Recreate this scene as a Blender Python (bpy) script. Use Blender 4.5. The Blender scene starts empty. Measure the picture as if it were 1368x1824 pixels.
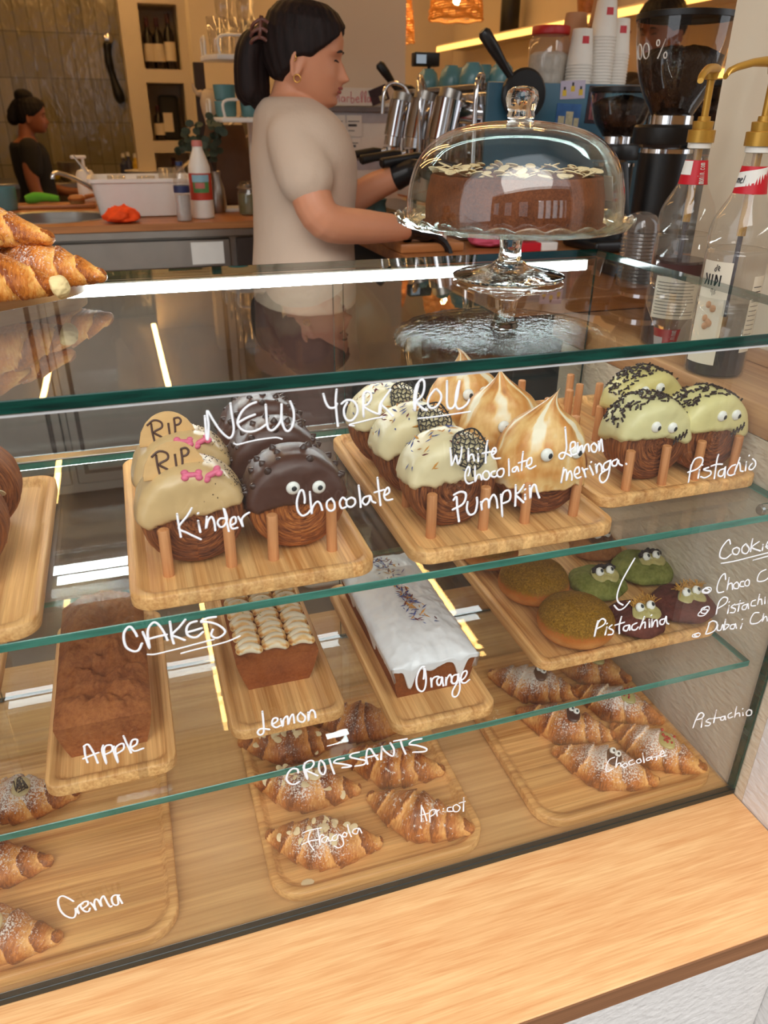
import bpy, bmesh, math, random
import numpy as np
from mathutils import Matrix, Vector, Euler
from mathutils import noise as mnoise

PI = math.pi
sc = bpy.context.scene
COL = sc.collection
R = math.radians

# ------------------------------------------------------------------ camera
CAM = Vector((-0.80510, -0.66046, 0.94749))
FPX, YAW, PITCH, ROLL = 1361.967, 0.31889, 0.47568, 0.00775
FW = Vector((math.sin(YAW)*math.cos(PITCH), math.cos(YAW)*math.cos(PITCH), -math.sin(PITCH)))
_r = Vector((math.cos(YAW), -math.sin(YAW), 0)); _u = _r.cross(FW)
RT = _r*math.cos(ROLL)+_u*math.sin(ROLL); UP = -_r*math.sin(ROLL)+_u*math.cos(ROLL)
cam = bpy.data.cameras.new('camera'); cam_o = bpy.data.objects.new('camera', cam); COL.objects.link(cam_o)
cam.sensor_fit = 'HORIZONTAL'; cam.sensor_width = 36.0; cam.lens = 36.0*FPX/1368.0
cam.clip_start = 0.02; cam.clip_end = 60
m = Matrix((RT, UP, -FW)).transposed().to_4x4(); m.translation = CAM
cam_o.matrix_world = m
cam.dof.use_dof = True; cam.dof.focus_distance = 1.0; cam.dof.aperture_fstop = 9.5
sc.camera = cam_o
# ------------------------------------------------------------------ world, lamps, exposure
sc.view_settings.view_transform = 'Standard'; sc.view_settings.look = 'None'
sc.view_settings.gamma = 1; sc.view_settings.exposure = 0.34; sc.view_settings.use_curve_mapping = False
w = bpy.data.worlds.new('daylight'); sc.world = w; w.use_nodes = True
bg = w.node_tree.nodes['Background']; bg.inputs[0].default_value = (0.93, 0.96, 1.0, 1); bg.inputs[1].default_value = 1.4
SUN = bpy.data.lights.new('sun', 'SUN'); SUN.energy = 2.0; SUN.angle = R(50); SUN.color = (1, .96, .9)
so = bpy.data.objects.new('sun', SUN); COL.objects.link(so); so.rotation_euler = (R(56), 0, R(-14))
LED_STRENGTH = 26.0        # white tube along the back of the display case
STRIP_STRENGTH = 25.0     # warm linear ceiling lamps
SHELF_LED = 2.4
BULB = 70.0
cy = sc.cycles
cy.max_bounces = 10; cy.transparent_max_bounces = 40; cy.glossy_bounces = 4; cy.transmission_bounces = 8
cy.sample_clamp_indirect = 30.0; cy.caustics_refractive = False; cy.caustics_reflective = False

def gray(px, py): return FW + RT*((px-684)/FPX) - UP*((py-912)/FPX)
def on_z(px, py, z): d = gray(px, py); return CAM + d*((z-CAM.z)/d.z)
def on_y(px, py, y): d = gray(px, py); return CAM + d*((y-CAM.y)/d.y)
def on_x(px, py, x): d = gray(px, py); return CAM + d*((x-CAM.x)/d.x)

# ------------------------------------------------------------------ materials
def lin(c):
    return tuple(((v/255)/12.92 if v/255 <= .04045 else ((v/255+.055)/1.055)**2.4) for v in c)
def c4(c): return (*lin(c), 1)
MATS = {}
class NT:
    def __init__(s, name):
        s.m = bpy.data.materials.new(name); s.m.use_nodes = True; s.t = s.m.node_tree; s.t.nodes.clear()
        s.out = s.n('ShaderNodeOutputMaterial'); MATS[name] = s.m
    def n(s, t, **kw):
        x = s.t.nodes.new(t)
        for k, v in kw.items(): setattr(x, k, v)
        return x
    def l(s, a, b): s.t.links.new(a, b)
    def val(s, sock, v):
        if hasattr(v, 'is_output'): s.l(v, sock)
        else: sock.default_value = v
    def math(s, op, a, b=0.0, c=None, clamp=False):
        x = s.n('ShaderNodeMath', operation=op); x.use_clamp = clamp
        s.val(x.inputs[0], a); s.val(x.inputs[1], b)
        if c is not None: s.val(x.inputs[2], c)
        return x.outputs[0]
    def mix(s, f, a, b, mode='MIX'):
        x = s.n('ShaderNodeMix', data_type='RGBA', blend_type=mode)
        s.val(x.inputs[0], f); s.val(x.inputs[6], a); s.val(x.inputs[7], b)
        return x.outputs[2]
    def coord(s, kind='Object', rnd=True):
        o = s.n('ShaderNodeTexCoord').outputs[kind]
        if not rnd: return o
        oi = s.n('ShaderNodeObjectInfo'); k = s.math('MULTIPLY', oi.outputs['Random'], 7.0)
        a = s.n('ShaderNodeVectorMath', operation='ADD'); s.l(o, a.inputs[0]); s.l(k, a.inputs[1]); return a.outputs[0]
    def mapping(s, v, scale):
        x = s.n('ShaderNodeMapping'); s.l(v, x.inputs[0]); x.inputs['Scale'].default_value = scale; return x.outputs[0]
    def noise(s, v, scale=1, detail=3, rough=.55, dist=0):
        x = s.n('ShaderNodeTexNoise'); s.l(v, x.inputs['Vector']); x.inputs['Scale'].default_value = scale
        x.inputs['Detail'].default_value = detail; x.inputs['Roughness'].default_value = rough; x.inputs['Distortion'].default_value = dist
        return x.outputs['Fac']
    def ramp(s, f, stops):
        x = s.n('ShaderNodeValToRGB'); e = x.color_ramp.elements
        while len(e) < len(stops): e.new(.5)
        for i, (p_, c) in enumerate(stops):
            e[i].position = p_; e[i].color = c if len(c) == 4 else c4(c)
        s.val(x.inputs[0], f); return x.outputs[0]
    def bump(s, h, strength=.3, dist=.002):
        x = s.n('ShaderNodeBump'); x.inputs['Strength'].default_value = strength; x.inputs['Distance'].default_value = dist
        s.l(h, x.inputs['Height']); return x.outputs[0]
    def pbr(s, color, rough=.5, metal=0, bump=None, **kw):
        b = s.n('ShaderNodeBsdfPrincipled')
        s.val(b.inputs['Base Color'], color); s.val(b.inputs['Roughness'], rough); b.inputs['Metallic'].default_value = metal
        if bump is not None: s.l(bump, b.inputs['Normal'])
        for k, v in kw.items(): s.val(b.inputs[k], v)
        s.l(b.outputs[0], s.out.inputs[0]); return b
    def smooth(s, f, a, b):
        x = s.n('ShaderNodeMapRange'); x.interpolation_type = 'SMOOTHSTEP'
        s.val(x.inputs[0], f); x.inputs[1].default_value = a; x.inputs[2].default_value = b; return x.outputs[0]

def plain(name, col, rough=.5, metal=0, var=.12, scale=30, bump=0.0, bscale=80, bdist=.001, **kw):
    t = NT(name); v = t.coord()
    c = c4(col)
    if var:
        n = t.noise(v, scale, 3); d = tuple(x*(1-var*1.6) for x in c[:3])+(1,); u = tuple(min(1, x*(1+var)) for x in c[:3])+(1,)
        c = t.mix(n, d, u)
    b = t.bump(t.noise(v, bscale, 4), bump, bdist) if bump else None
    t.pbr(c, rough, metal, b, **kw); return t.m
def wood(name, dark, light, axis='Y', across=90, along=3.0, rough=.42, strip=0, stripvar=.18, knots=0.0, coat=0.0):
    t = NT(name); v = t.coord()
    ax = 'XYZ'.index(axis)
    s1 = [across]*3; s1[ax] = along; s2 = [across*.22]*3; s2[ax] = along*.5
    n1 = t.noise(t.mapping(v, s1), 1, 5, .6, .4); n2 = t.noise(t.mapping(v, s2), 1, 3, .5, .6)
    f = t.math('ADD', t.math('MULTIPLY', n1, .55), t.math('MULTIPLY', n2, .5))
    col = t.ramp(f, [(.36, dark), (.66, light)])
    if strip:
        sx = t.n('ShaderNodeSeparateXYZ'); t.l(v, sx.inputs[0])
        q = t.math('FLOOR', t.math('MULTIPLY', sx.outputs[(ax+1) % 2 if ax < 2 else 0], 1/strip))
        wn = t.n('ShaderNodeTexWhiteNoise', noise_dimensions='1D'); t.l(q, wn.inputs['W'])
        k = t.math('ADD', t.math('MULTIPLY', wn.outputs[0], stripvar), 1-stripvar*.6)
        cm = t.n('ShaderNodeCombineColor'); [t.l(k, cm.inputs[i]) for i in range(3)]
        col = t.mix(1.0, col, cm.outputs[0], 'MULTIPLY')
    if knots:
        s3 = [40]*3; s3[ax] = 9
        k = t.smooth(t.noise(t.mapping(v, s3), 1, 2), .70, .78)
        col = t.mix(t.math('MULTIPLY', k, knots), col, c4(tuple(x*.55 for x in dark)))
    t.pbr(col, rough, 0, t.bump(n1, .15, .0006), **({'Coat Weight': coat, 'Coat Roughness': .2} if coat else {}))
    return t.m
def thin_glass(name, tint=(.975, .99, .985), f0=.04, rough=0.0, bump=0, bscale=60, gain=1.0, milk=0.0):
    """pane of clear glass: Schlick mirror over a faintly tinted clear body"""
    t = NT(name)
    g = t.n('ShaderNodeNewGeometry'); d = t.n('ShaderNodeVectorMath', operation='DOT_PRODUCT')
    t.l(g.outputs['Normal'], d.inputs[0]); t.l(g.outputs['Incoming'], d.inputs[1])
    k = t.math('SUBTRACT', 1.0, t.math('ABSOLUTE', d.outputs['Value']), clamp=True)
    k5 = t.math('POWER', k, 5.0)
    f = t.math('ADD', t.math('MULTIPLY', k5, gain*(1-f0)), f0, clamp=True)
    tr = t.n('ShaderNodeBsdfTransparent'); tr.inputs[0].default_value = (*tint, 1)
    gl = t.n('ShaderNodeBsdfGlossy'); gl.inputs['Roughness'].default_value = rough; gl.inputs[0].default_value = (1, 1, 1, 1)
    if bump:
        b = t.bump(t.noise(t.coord(rnd=False), bscale, 3), bump, .003); t.l(b, gl.inputs['Normal'])
    body = tr.outputs[0]
    if milk:        # slightly cloudy plastic
        df = t.n('ShaderNodeBsdfDiffuse'); df.inputs[0].default_value = (.86, .83, .78, 1); tl = t.n('ShaderNodeBsdfTranslucent'); tl.inputs[0].default_value = (.86, .83, .78, 1)
        m2 = t.n('ShaderNodeMixShader'); m2.inputs[0].default_value = .5; t.l(df.outputs[0], m2.inputs[1]); t.l(tl.outputs[0], m2.inputs[2])
        m3 = t.n('ShaderNodeMixShader'); m3.inputs[0].default_value = milk; t.l(body, m3.inputs[1]); t.l(m2.outputs[0], m3.inputs[2]); body = m3.outputs[0]
    mx = t.n('ShaderNodeMixShader'); t.l(f, mx.inputs[0]); t.l(body, mx.inputs[1]); t.l(gl.outputs[0], mx.inputs[2])
    t.l(mx.outputs[0], t.out.inputs[0]); return t.m
def emit(name, col, strength):
    t = NT(name); e = t.n('ShaderNodeEmission'); e.inputs[0].default_value = (*col, 1); e.inputs[1].default_value = strength
    t.l(e.outputs[0], t.out.inputs[0]); return t.m

# ------------------------------------------------------------------ mesh builder
class MB:
    def __init__(s): s.v = []; s.f = []; s.mi = []; s.att = {}
    def add(s, V, F, mi=0, M=None):
        o = len(s.v)
        if M is not None: V = [M @ Vector(p) for p in V]
        s.v += [tuple(p) for p in V]; s.f += [tuple(i+o for i in f) for f in F]; s.mi += [mi]*len(F); return s
    def bm(s, b, mi=0, M=None):
        b.verts.ensure_lookup_table(); b.verts.index_update()
        s.add([v.co.copy() for v in b.verts], [[v.index for v in f.verts] for f in b.faces], mi, M); b.free(); return s
    def box(s, c, size, bev=0.0, seg=2, mi=0, M=None):
        b = bmesh.new(); bmesh.ops.create_cube(b, size=1)
        for v in b.verts: v.co = Vector((v.co.x*size[0]+c[0], v.co.y*size[1]+c[1], v.co.z*size[2]+c[2]))
        if bev: bmesh.ops.bevel(b, geom=b.edges[:], offset=min(bev, min(size)*.49), segments=seg, profile=.5, affect='EDGES')
        return s.bm(b, mi, M)
    def b2(s, lo, hi, bev=0.0, seg=2, mi=0, M=None):
        return s.box([(a+b)/2 for a, b in zip(lo, hi)], [abs(b-a) for a, b in zip(lo, hi)], bev, seg, mi, M)
    def grid(s, P, cu=False, cv=False, mi=0, M=None, flip=False):
        nu, nv = len(P), len(P[0]); V = [q for row in P for q in row]; F = []
        for i in range(nu if cu else nu-1):
            for j in range(nv if cv else nv-1):
                a, b, c, d = i*nv+j, ((i+1) % nu)*nv+j, ((i+1) % nu)*nv+(j+1) % nv, i*nv+(j+1) % nv
                F.append((a, d, c, b) if flip else (a, b, c, d))
        return s.add(V, F, mi, M)
    def lathe(s, prof, seg=32, M=None, mi=0, c=(0, 0, 0)):
        """prof: (radius, z) from bottom to top round z"""
        P = [[(c[0]+r*math.cos(2*PI*k/seg), c[1]+r*math.sin(2*PI*k/seg), c[2]+z) for k in range(seg)] for r, z in prof]
        return s.grid(P, False, True, mi, M, flip=True)
    def tube(s, pts, r, seg=8, mi=0, M=None, caps=True):
        pts = [Vector(p) for p in pts]; n = len(pts)
        rr = r if isinstance(r, (list, tuple)) else [r]*n
        up = None; P = []
        for i in range(n):
            t = (pts[min(i+1, n-1)]-pts[max(i-1, 0)])
            if t.length < 1e-9: t = Vector((0, 0, 1))
            t.normalize()
            if up is None: up = t.orthogonal().normalized()
            else:
                up = up - t*up.dot(t)
                up = up.normalized() if up.length > 1e-6 else t.orthogonal().normalized()
            bn = t.cross(up)
            P.append([pts[i]+(up*math.cos(2*PI*k/seg)+bn*math.sin(2*PI*k/seg))*rr[i] for k in range(seg)])
        o = len(s.v); s.grid(P, False, True, mi, M)
        if caps:
            s.f.append(tuple(o+k for k in range(seg))[::-1]); s.f.append(tuple(o+(n-1)*seg+k for k in range(seg))); s.mi += [mi, mi]
        return s
    def cyl(s, a, b, r, seg=16, mi=0, r2=None, M=None): return s.tube([a, b], [r, r if r2 is None else r2], seg, mi, M)
    def cap(s, a, b, r0, r1=None, seg=10, mi=0, n=4):
        """round-ended limb"""
        a, b = Vector(a), Vector(b); r1 = r0 if r1 is None else r1; d = (b-a).normalized(); P = []; Q = []
        for i in range(n+1):
            t = PI/2*i/n; P.append(a-d*r0*math.cos(t)); Q.append(max(r0*math.sin(t), 1e-4))
        for i in range(n+1):
            t = PI/2*i/n; P.append(b+d*r1*math.sin(t)); Q.append(max(r1*math.cos(t), 1e-4))
        return s.tube(P, Q, seg, mi)
    def ell(s, c, r, M=None, mi=0, u=20, v=12):
        if not hasattr(r, '__len__'): r = (r, r, r)
        P = [[(c[0]+r[0]*math.sin(PI*i/v)*math.cos(2*PI*k/u), c[1]+r[1]*math.sin(PI*i/v)*math.sin(2*PI*k/u), c[2]-r[2]*math.cos(PI*i/v)) for k in range(u)] for i in range(v+1)]
        P[0] = [(c[0]+1e-5*math.cos(2*PI*k/u), c[1]+1e-5*math.sin(2*PI*k/u), c[2]-r[2]) for k in range(u)]
        P[-1] = [(c[0]+1e-5*math.cos(2*PI*k/u), c[1]+1e-5*math.sin(2*PI*k/u), c[2]+r[2]) for k in range(u)]
        return s.grid(P, False, True, mi, M, flip=True)
    def prism(s, poly, z0, z1, mi=0, M=None, bev=0.0):
        n = len(poly); V = [(x, y, z0) for x, y in poly]+[(x, y, z1) for x, y in poly]
        F = [tuple(range(n))[::-1], tuple(range(n, 2*n))]+[(i, (i+1) % n, n+(i+1) % n, n+i) for i in range(n)]
        if not bev: return s.add(V, F, mi, M)
        b = bmesh.new(); vs = [b.verts.new(p) for p in V]; fs = [b.faces.new([vs[i] for i in f]) for f in F]
        ed = [e for e in b.edges if abs(e.verts[0].co.z-e.verts[1].co.z) < 1e-7]
        bmesh.ops.bevel(b, geom=ed, offset=bev, segments=2, profile=.5, affect='EDGES'); return s.bm(b, mi, M)
    def build(s, name, mats, parent=None, loc=None, rot=None, smooth=True, sharp=38, remesh=0, smoothit=0):
        me = bpy.data.meshes.new(name); me.from_pydata(s.v, [], s.f)
        mats = mats if isinstance(mats, (list, tuple)) else [mats]
        for q in mats: me.materials.append(q)
        if len(mats) > 1: me.polygons.foreach_set('material_index', s.mi)
        for k, (arr, dim) in s.att.items():
            a = me.attributes.new(k, 'FLOAT_VECTOR', 'POINT'); a.data.foreach_set('vector', np.asarray(arr, np.float32).ravel())
        me.update()
        if smooth:
            me.polygons.foreach_set('use_smooth', [True]*len(me.polygons))
            if sharp: me.set_sharp_from_angle(angle=R(sharp))
        o = bpy.data.objects.new(name, me); COL.objects.link(o)
        if parent: o.parent = parent
        if loc is not None: o.location = loc
        if rot is not None: o.rotation_euler = rot
        if remesh:
            q = o.modifiers.new('remesh', 'REMESH'); q.mode = 'VOXEL'; q.voxel_size = remesh; q.use_smooth_shade = True
            if smoothit:
                q = o.modifiers.new('smooth', 'SMOOTH'); q.iterations = smoothit; q.factor = .5
        return o

def thing(name, label, cat, loc=(0, 0, 0), rz=0, group=None):
    o = bpy.data.objects.new(name, None); COL.objects.link(o); o.empty_display_size = .02
    o.location = loc; o.rotation_euler = (0, 0, rz); o['label'] = label; o['category'] = cat
    if group: o['group'] = group
    return o
def tag(o, label, cat, group=None):
    o['label'] = label; o['category'] = cat
    if group: o['group'] = group
    return o
def struct(name, mb, mat, **kw):
    o = mb.build(name, mat, **kw); o['kind'] = 'structure'; return o
def stuff(o): o['kind'] = 'stuff'; return o
def plabel(o, t): o['label'] = t; return o
def copy_tree(o, parent=None):
    c = o.copy(); COL.objects.link(c)
    if parent: c.parent = parent
    for ch in list(o.children): copy_tree(ch, c)
    return c
def again(src, label, loc, rz=0):
    c = copy_tree(src); c.location = loc; c.rotation_euler = (0, 0, rz); c['label'] = label; return c
def crv(pts, n=6, closed=False):
    """Catmull-Rom through points"""
    P = [Vector(p) for p in pts]; out = []; N = len(P)
    if N < 3: return P
    for i in range(N-1):
        p0, p1, p2, p3 = P[max(i-1, 0)], P[i], P[i+1], P[min(i+2, N-1)]
        for k in range(n):
            t = k/n; out.append(.5*((2*p1)+(p2-p0)*t+(2*p0-5*p1+4*p2-p3)*t*t+(3*p1-p0-3*p2+p3)*t**3))
    out.append(P[-1]); return out
def fbm(p, o=3): return mnoise.fractal(Vector(p), 1.0, 2.0, o)
def sstep(a, b, x):
    t = min(1, max(0, (x-a)/(b-a))); return t*t*(3-2*t)
def rrect(x0, x1, y0, y1, r, n=6):
    P = []
    for cx, cy_, a in ((x1-r, y1-r, 0), (x0+r, y1-r, PI/2), (x0+r, y0+r, PI), (x1-r, y0+r, 1.5*PI)):
        for k in range(n+1): P.append((cx+r*math.cos(a+PI/2*k/n), cy_+r*math.sin(a+PI/2*k/n)))
    return P
def frame(o, x, y, z):
    m_ = Matrix((Vector(x), Vector(y), Vector(z))).transposed().to_4x4(); m_.translation = Vector(o); return m_
def look(o, d, up=(0, 0, 1)):
    """matrix whose z axis points along d"""
    z = Vector(d).normalized(); x = Vector(up).cross(z)
    if x.length < 1e-4: x = Vector((1, 0, 0)).cross(z)
    x.normalize(); y = z.cross(x); return frame(o, x, y, z)

# ------------------------------------------------------------------ shared materials
H = .7425; Z1 = .4938; Z2 = .2440; D = .58; FLOOR = -.38
M_glass = thin_glass('pane_glass'); M_glass_top = thin_glass('top_glass', (.93, .96, .95), .075); M_clear_under = thin_glass('top_glass_underside', (.97, .985, .98), 0.0, gain=0.0)
M_dome = thin_glass('dome_glass', (.965, .985, .975), .045, gain=1.0)
def edge_glass(name, a, b, rough=.12):
    t = NT(name); v = t.coord(rnd=False)
    n = t.noise(t.mapping(v, (14, 14, 160)), 1, 3)
    t.pbr(t.ramp(n, [(.3, a), (.7, b)]), rough, 0, None, **{'Coat Weight': .25, 'Specular IOR Level': .5}); return t.m
M_edge_dark = edge_glass('green_glass_edge', (2, 34, 28), (10, 70, 58)); M_edge = edge_glass('shelf_glass_edge', (40, 104, 88), (72, 140, 122))
M_seal = plain('black_seal', (34, 40, 36), .35)
M_seam = plain('silicone_seam', (205, 205, 205), .3, var=.2)
M_counter = wood('oak_laminate', (226, 160, 102), (250, 200, 140), 'X', 420, 14, .35)
M_counter_edge = wood('oak_edge_band', (128, 86, 56), (160, 112, 76), 'X', 200, 3, .5)
M_case_floor = wood('oak_case_floor', (176, 128, 78), (214, 168, 112), 'X', 150, 4, .35)
M_bamboo_y = wood('bamboo_lengthwise', (184, 122, 60), (240, 188, 122), 'Y', 260, 5, .5, .011, .26, .3)
M_bamboo_x = wood('bamboo_crosswise', (178, 116, 56), (234, 180, 112), 'X', 240, 5, .5, .02, .24, .55)
M_peg = wood('peg_wood', (178, 112, 62), (214, 150, 96), 'Z', 300, 12, .6)
M_ledge = wood('oak_ledge', (164, 116, 76), (204, 156, 108), 'Y', 120, 4, .4)
M_workwood = wood('work_counter_wood', (140, 84, 44), (186, 122, 70), 'X', 100, 4, .4)
def plaster(name, col, s=90, st=.7):
    t = NT(name); v = t.coord('Object', False)
    n = t.noise(t.mapping(v, (s, s*.6, s*1.2)), 1, 2, .5)
    t.pbr(t.mix(n, c4(tuple(x*.93 for x in col)), c4(col)), .85, 0, t.bump(n, st, .004)); return t.m
M_plaster = plaster('cream_plaster', (226, 210, 184)); M_facade = plaster('white_facade_plaster', (236, 232, 228), 70, .8)
M_wallwarm = plain('cream_wall_paint', (224, 210, 190), .8, var=.05, scale=3)
M_pillar = plain('pale_wall_paint', (232, 218, 200), .8, var=.04, scale=3)
M_ceil = plain('ceiling_paint', (226, 214, 196), .9, var=.03)
M_steel = plain('brushed_steel', (176, 172, 166), .32, 1, .1, 12); M_chrome = plain('chrome', (225, 225, 228), .08, 1, .02)
M_black = plain('black_plastic', (22, 21, 21), .38, var=.15); M_blacksoft = plain('matte_black', (26, 24, 24), .7)
M_dark = plain('dark_brown_cabinet', (58, 44, 36), .5); M_white = plain('white_enamel', (238, 234, 226), .35, var=.03)
M_red = plain('red_label', (200, 24, 40), .4, var=.05); M_paper = plain('white_paper', (238, 234, 226), .7, var=.04)
M_gold = plain('gold_plastic', (196, 148, 62), .35, .55, .08); M_ink = plain('dark_ink', (40, 36, 40), .6)

# ------------------------------------------------------------------ the setting
def tile_mat():
    t = NT('glazed_green_tiles'); v = t.coord('Object', False)
    sx = t.n('ShaderNodeSeparateXYZ'); t.l(v, sx.inputs[0])
    cx = t.n('ShaderNodeCombineXYZ'); t.l(sx.outputs[2], cx.inputs[0]); t.l(sx.outputs[0], cx.inputs[1])
    b = t.n('ShaderNodeTexBrick'); b.offset = 0.0; b.squash = 1; t.l(cx.outputs[0], b.inputs['Vector'])
    b.inputs['Scale'].default_value = 1; b.inputs['Brick Width'].default_value = .30; b.inputs['Row Height'].default_value = .095
    b.inputs['Mortar Size'].default_value = .0035; b.inputs['Bias'].default_value = 0
    b.inputs['Color1'].default_value = c4((124, 114, 88)); b.inputs['Color2'].default_value = c4((150, 138, 110)); b.inputs['Mortar'].default_value = c4((104, 96, 76))
    n = t.noise(t.mapping(v, (16, 16, 7)), 1, 2, .5)
    bp = t.n('ShaderNodeBump'); bp.inputs['Strength'].default_value = .35; bp.inputs['Distance'].default_value = .02; t.l(n, bp.inputs['Height'])
    t.pbr(b.outputs['Color'], .1, 0, bp.outputs[0]); return t.m
def facing_mat():
    t = NT('street_paving'); v = t.coord('Object', False)
    b = t.n('ShaderNodeTexBrick'); t.l(v, b.inputs['Vector']); b.inputs['Scale'].default_value = 2.2
    b.inputs['Color1'].default_value = c4((84, 76, 70)); b.inputs['Color2'].default_value = c4((98, 90, 82)); b.inputs['Mortar'].default_value = c4((62, 56, 52))
    t.pbr(b.outputs['Color'], .8); return t.m
M_tile = tile_mat(); M_floor = plain('cafe_floor_tile', (92, 74, 60), .45, var=.15, scale=4)
struct('floor', MB().b2((-4, .75, FLOOR-.05), (4.5, 7.2, FLOOR)), M_floor, sharp=0, smooth=False)
struct('street_ground', MB().b2((-9, -9, -.68), (9, -.02, -.62)), facing_mat(), smooth=False)
struct('ceiling', MB().b2((-4, .2, 2.12), (4.5, 7.2, 2.2)), M_ceil, smooth=False)
struct('wall_back', MB().b2((-4, 6.5, FLOOR), (-.58, 6.6, 2.12)), M_tile, smooth=False)
struct('wall_left', MB().b2((-4.1, -.1, FLOOR), (-4, 7.2, 2.2)), M_wallwarm, smooth=False)
# niche wall: built of bands and posts round the open niches
nx0, nx1 = -.60, 1.2; ny = 6.0
nh = [(.36, .70), (.782, 1.168), (1.255, 1.66)]
ncx0, ncx1 = -.47, -.20
n_ = MB(); n_.b2((nx0, ny, FLOOR), (ncx0, ny+.5, 2.12)); n_.b2((ncx1, ny, FLOOR), (nx1, ny+.5, 2.12)); n_.b2((ncx0, ny+.4, FLOOR), (ncx1, ny+.5, 2.12))
zz = FLOOR
for a, b in nh: n_.b2((ncx0, ny, zz), (ncx1, ny+.4, a)); zz = b
n_.b2((ncx0, ny, zz), (ncx1, ny+.4, 2.12))
struct('wall_niche', n_, M_wallwarm, smooth=False)
# pale pillar behind the barista
struct('wall_pillar', MB().b2((-.02, 2.62, FLOOR), (.352, 3.1, 2.12)), M_pillar, smooth=False)
# far room on the right: end wall with an arch, right wall with lit shelves
ax0, ax1, ay = .5, 1.25, 5.2
arch = [(-.2, FLOOR), (ax0, FLOOR)]+[((ax0+ax1)/2-(ax1-ax0)/2*math.cos(t), 1.02+.36*math.sin(t)) for t in [PI*i/16 for i in range(17)]]+[(ax1, FLOOR), (3.2, FLOOR), (3.2, 2.12), (-.2, 2.12)]
Mz = Matrix(((1, 0, 0, 0), (0, 0, -1, 0), (0, 1, 0, 0), (0, 0, 0, 1)))
a_ = MB(); n = len(arch)
a_.prism(arch, -(ay+.2), -ay, M=Mz)
struct('wall_arch', a_, M_wallwarm, smooth=False)
struct('wall_end', MB().b2((-.58, 6.9, FLOOR), (4.4, 7.0, 2.12)), M_dark, smooth=False)
RX = 1.62
struct('wall_right', MB().b2((RX, .56, FLOOR), (RX+.1, 5.2, 2.12)), M_wallwarm, smooth=False)
# window reveal on the right: low wall with an oak ledge, and the jamb
struct('wall_sill', MB().b2((.0012, -.02, -.66), (.30, .66, .556)), M_plaster, smooth=False)
struct('trim_ledge', MB().b2((.0, .002, .557), (.30, .70, .600), .002), M_ledge)
struct('wall_jamb', MB().b2((.152, -.02, .601), (.55, .515, 2.2)), plain('jamb_paint', (236, 222, 198), .8, var=.04, scale=5, bump=.25, bscale=60), smooth=False)
struct('trim_jamb', MB().b2((.138, .004, .601), (.1518, .512, .622), .001), M_ledge)
struct('wall_outer', MB().b2((.0012, -.20, -.66), (.55, -.0205, 2.4)), M_facade, smooth=False)
struct('wall_facade', MB().b2((-4, -.16, -.64), (.0, .02, -.036)), M_facade, smooth=False)
struct('wall_lintel', MB().b2((-4, .0, 2.0), (.55, .25, 3.2)), M_facade, smooth=False)
# street front across the way, which the panes mirror
o_ = MB(); o_.b2((-9, -7.4, -.62), (-.6, -7, 4.2)); o_.b2((3.6, -7.4, -.62), (9, -7, 4.2)); o_.b2((-.6, -7.4, 2.6), (3.6, -7, 4.2)); [o_.b2((x, -7.4, -.62), (x+.28, -7, 2.6)) for x in (.1, 1.1, 2.1, 3.0)]; o_.b2((-.6, -7.4, -.62), (3.6, -7, .3))
struct('wall_opposite', o_, plain('street_front_render', (110, 96, 84), .85, var=.1, scale=2), smooth=False)
for i, x in enumerate((-7.5, -5, -2.6, 5.2)):
    struct('window_%d' % (i+1), MB().b2((x-.6, -7.0, .5), (x+.6, -6.96, 2.4), .01), plain('window_pale_%d' % i, (205, 210, 214), .15), smooth=False)

# ------------------------------------------------------------------ serving counter and display case
sc_ = thing('serving_counter', 'pale oak laminate counter board running along the foot of the glass display case', 'counter', (-.8, 0, 0))
MB().b2((-1.6, -.212, -.032), (.7995, D+.10, -.0005), .0015, 1).build('worktop', M_counter, sc_)
MB().b2((-1.6, -.2145, -.032), (.7995, -.2125, -.001)).build('edge_band', M_counter_edge, sc_)

case = thing('display_case', 'glass pastry display case with two glass shelves and white handwriting on its front pane', 'display case', (-.8, 0, 0))
def loc_(x0, y0, z0, x1, y1, z1): return (x0+.8, y0, z0), (x1+.8, y1, z1)
XL = -1.75
def slab(name, lo, hi, gm, em, under=None, parent=case):
    """glass slab: wide faces clear, narrow faces green"""
    b = MB().b2(lo, hi, .0008, 1); sz = [h-l for l, h in zip(lo, hi)]; ax = sz.index(min(sz))
    for i, f in enumerate(b.f):
        q = [b.v[k] for k in f]; nrm = (Vector(q[1])-Vector(q[0])).cross(Vector(q[2])-Vector(q[0]))
        b.mi[i] = 0 if nrm.length and abs(nrm.normalized()[ax]) > .9 else 1
    if under:       # lower face of a thick pane: clear, its mirror image is carried by the upper face
        for i, f in enumerate(b.f):
            if b.mi[i] == 0 and sum(b.v[k][2] for k in f)/len(f) < (lo[2]+hi[2])/2: b.mi[i] = 2
    return b.build(name, [gm, em]+([under] if under else []), parent, smooth=False)
front = slab('front_pane', *loc_(XL, -.004, .010, .0, .004, H-.0135), M_glass, M_edge_dark)
slab('top_pane', *loc_(XL, -.006, H-.012, .0, D, H), M_glass_top, M_edge_dark, M_clear_under)
slab('glass_shelf', *loc_(XL, .020, Z1-.010, -.003, .480, Z1), M_glass, M_edge)
slab('glass_shelf', *loc_(XL, .024, Z2-.010, -.012, .495, Z2), M_glass, M_edge)
for x0, x1 in ((XL, -1.12), (-1.14, -.47), (-.49, -.004)):
    slab('sliding_pane', *loc_(x0, D-.014 if x0 != -1.14 else D-.007, .006, x1, D-.008 if x0 != -1.14 else D-.001, H-.013), M_glass, M_edge_dark)
MB().b2(*loc_(XL, .005, 0, -.001, D, .004)).build('case_floor', M_case_floor, case, smooth=False)
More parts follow.
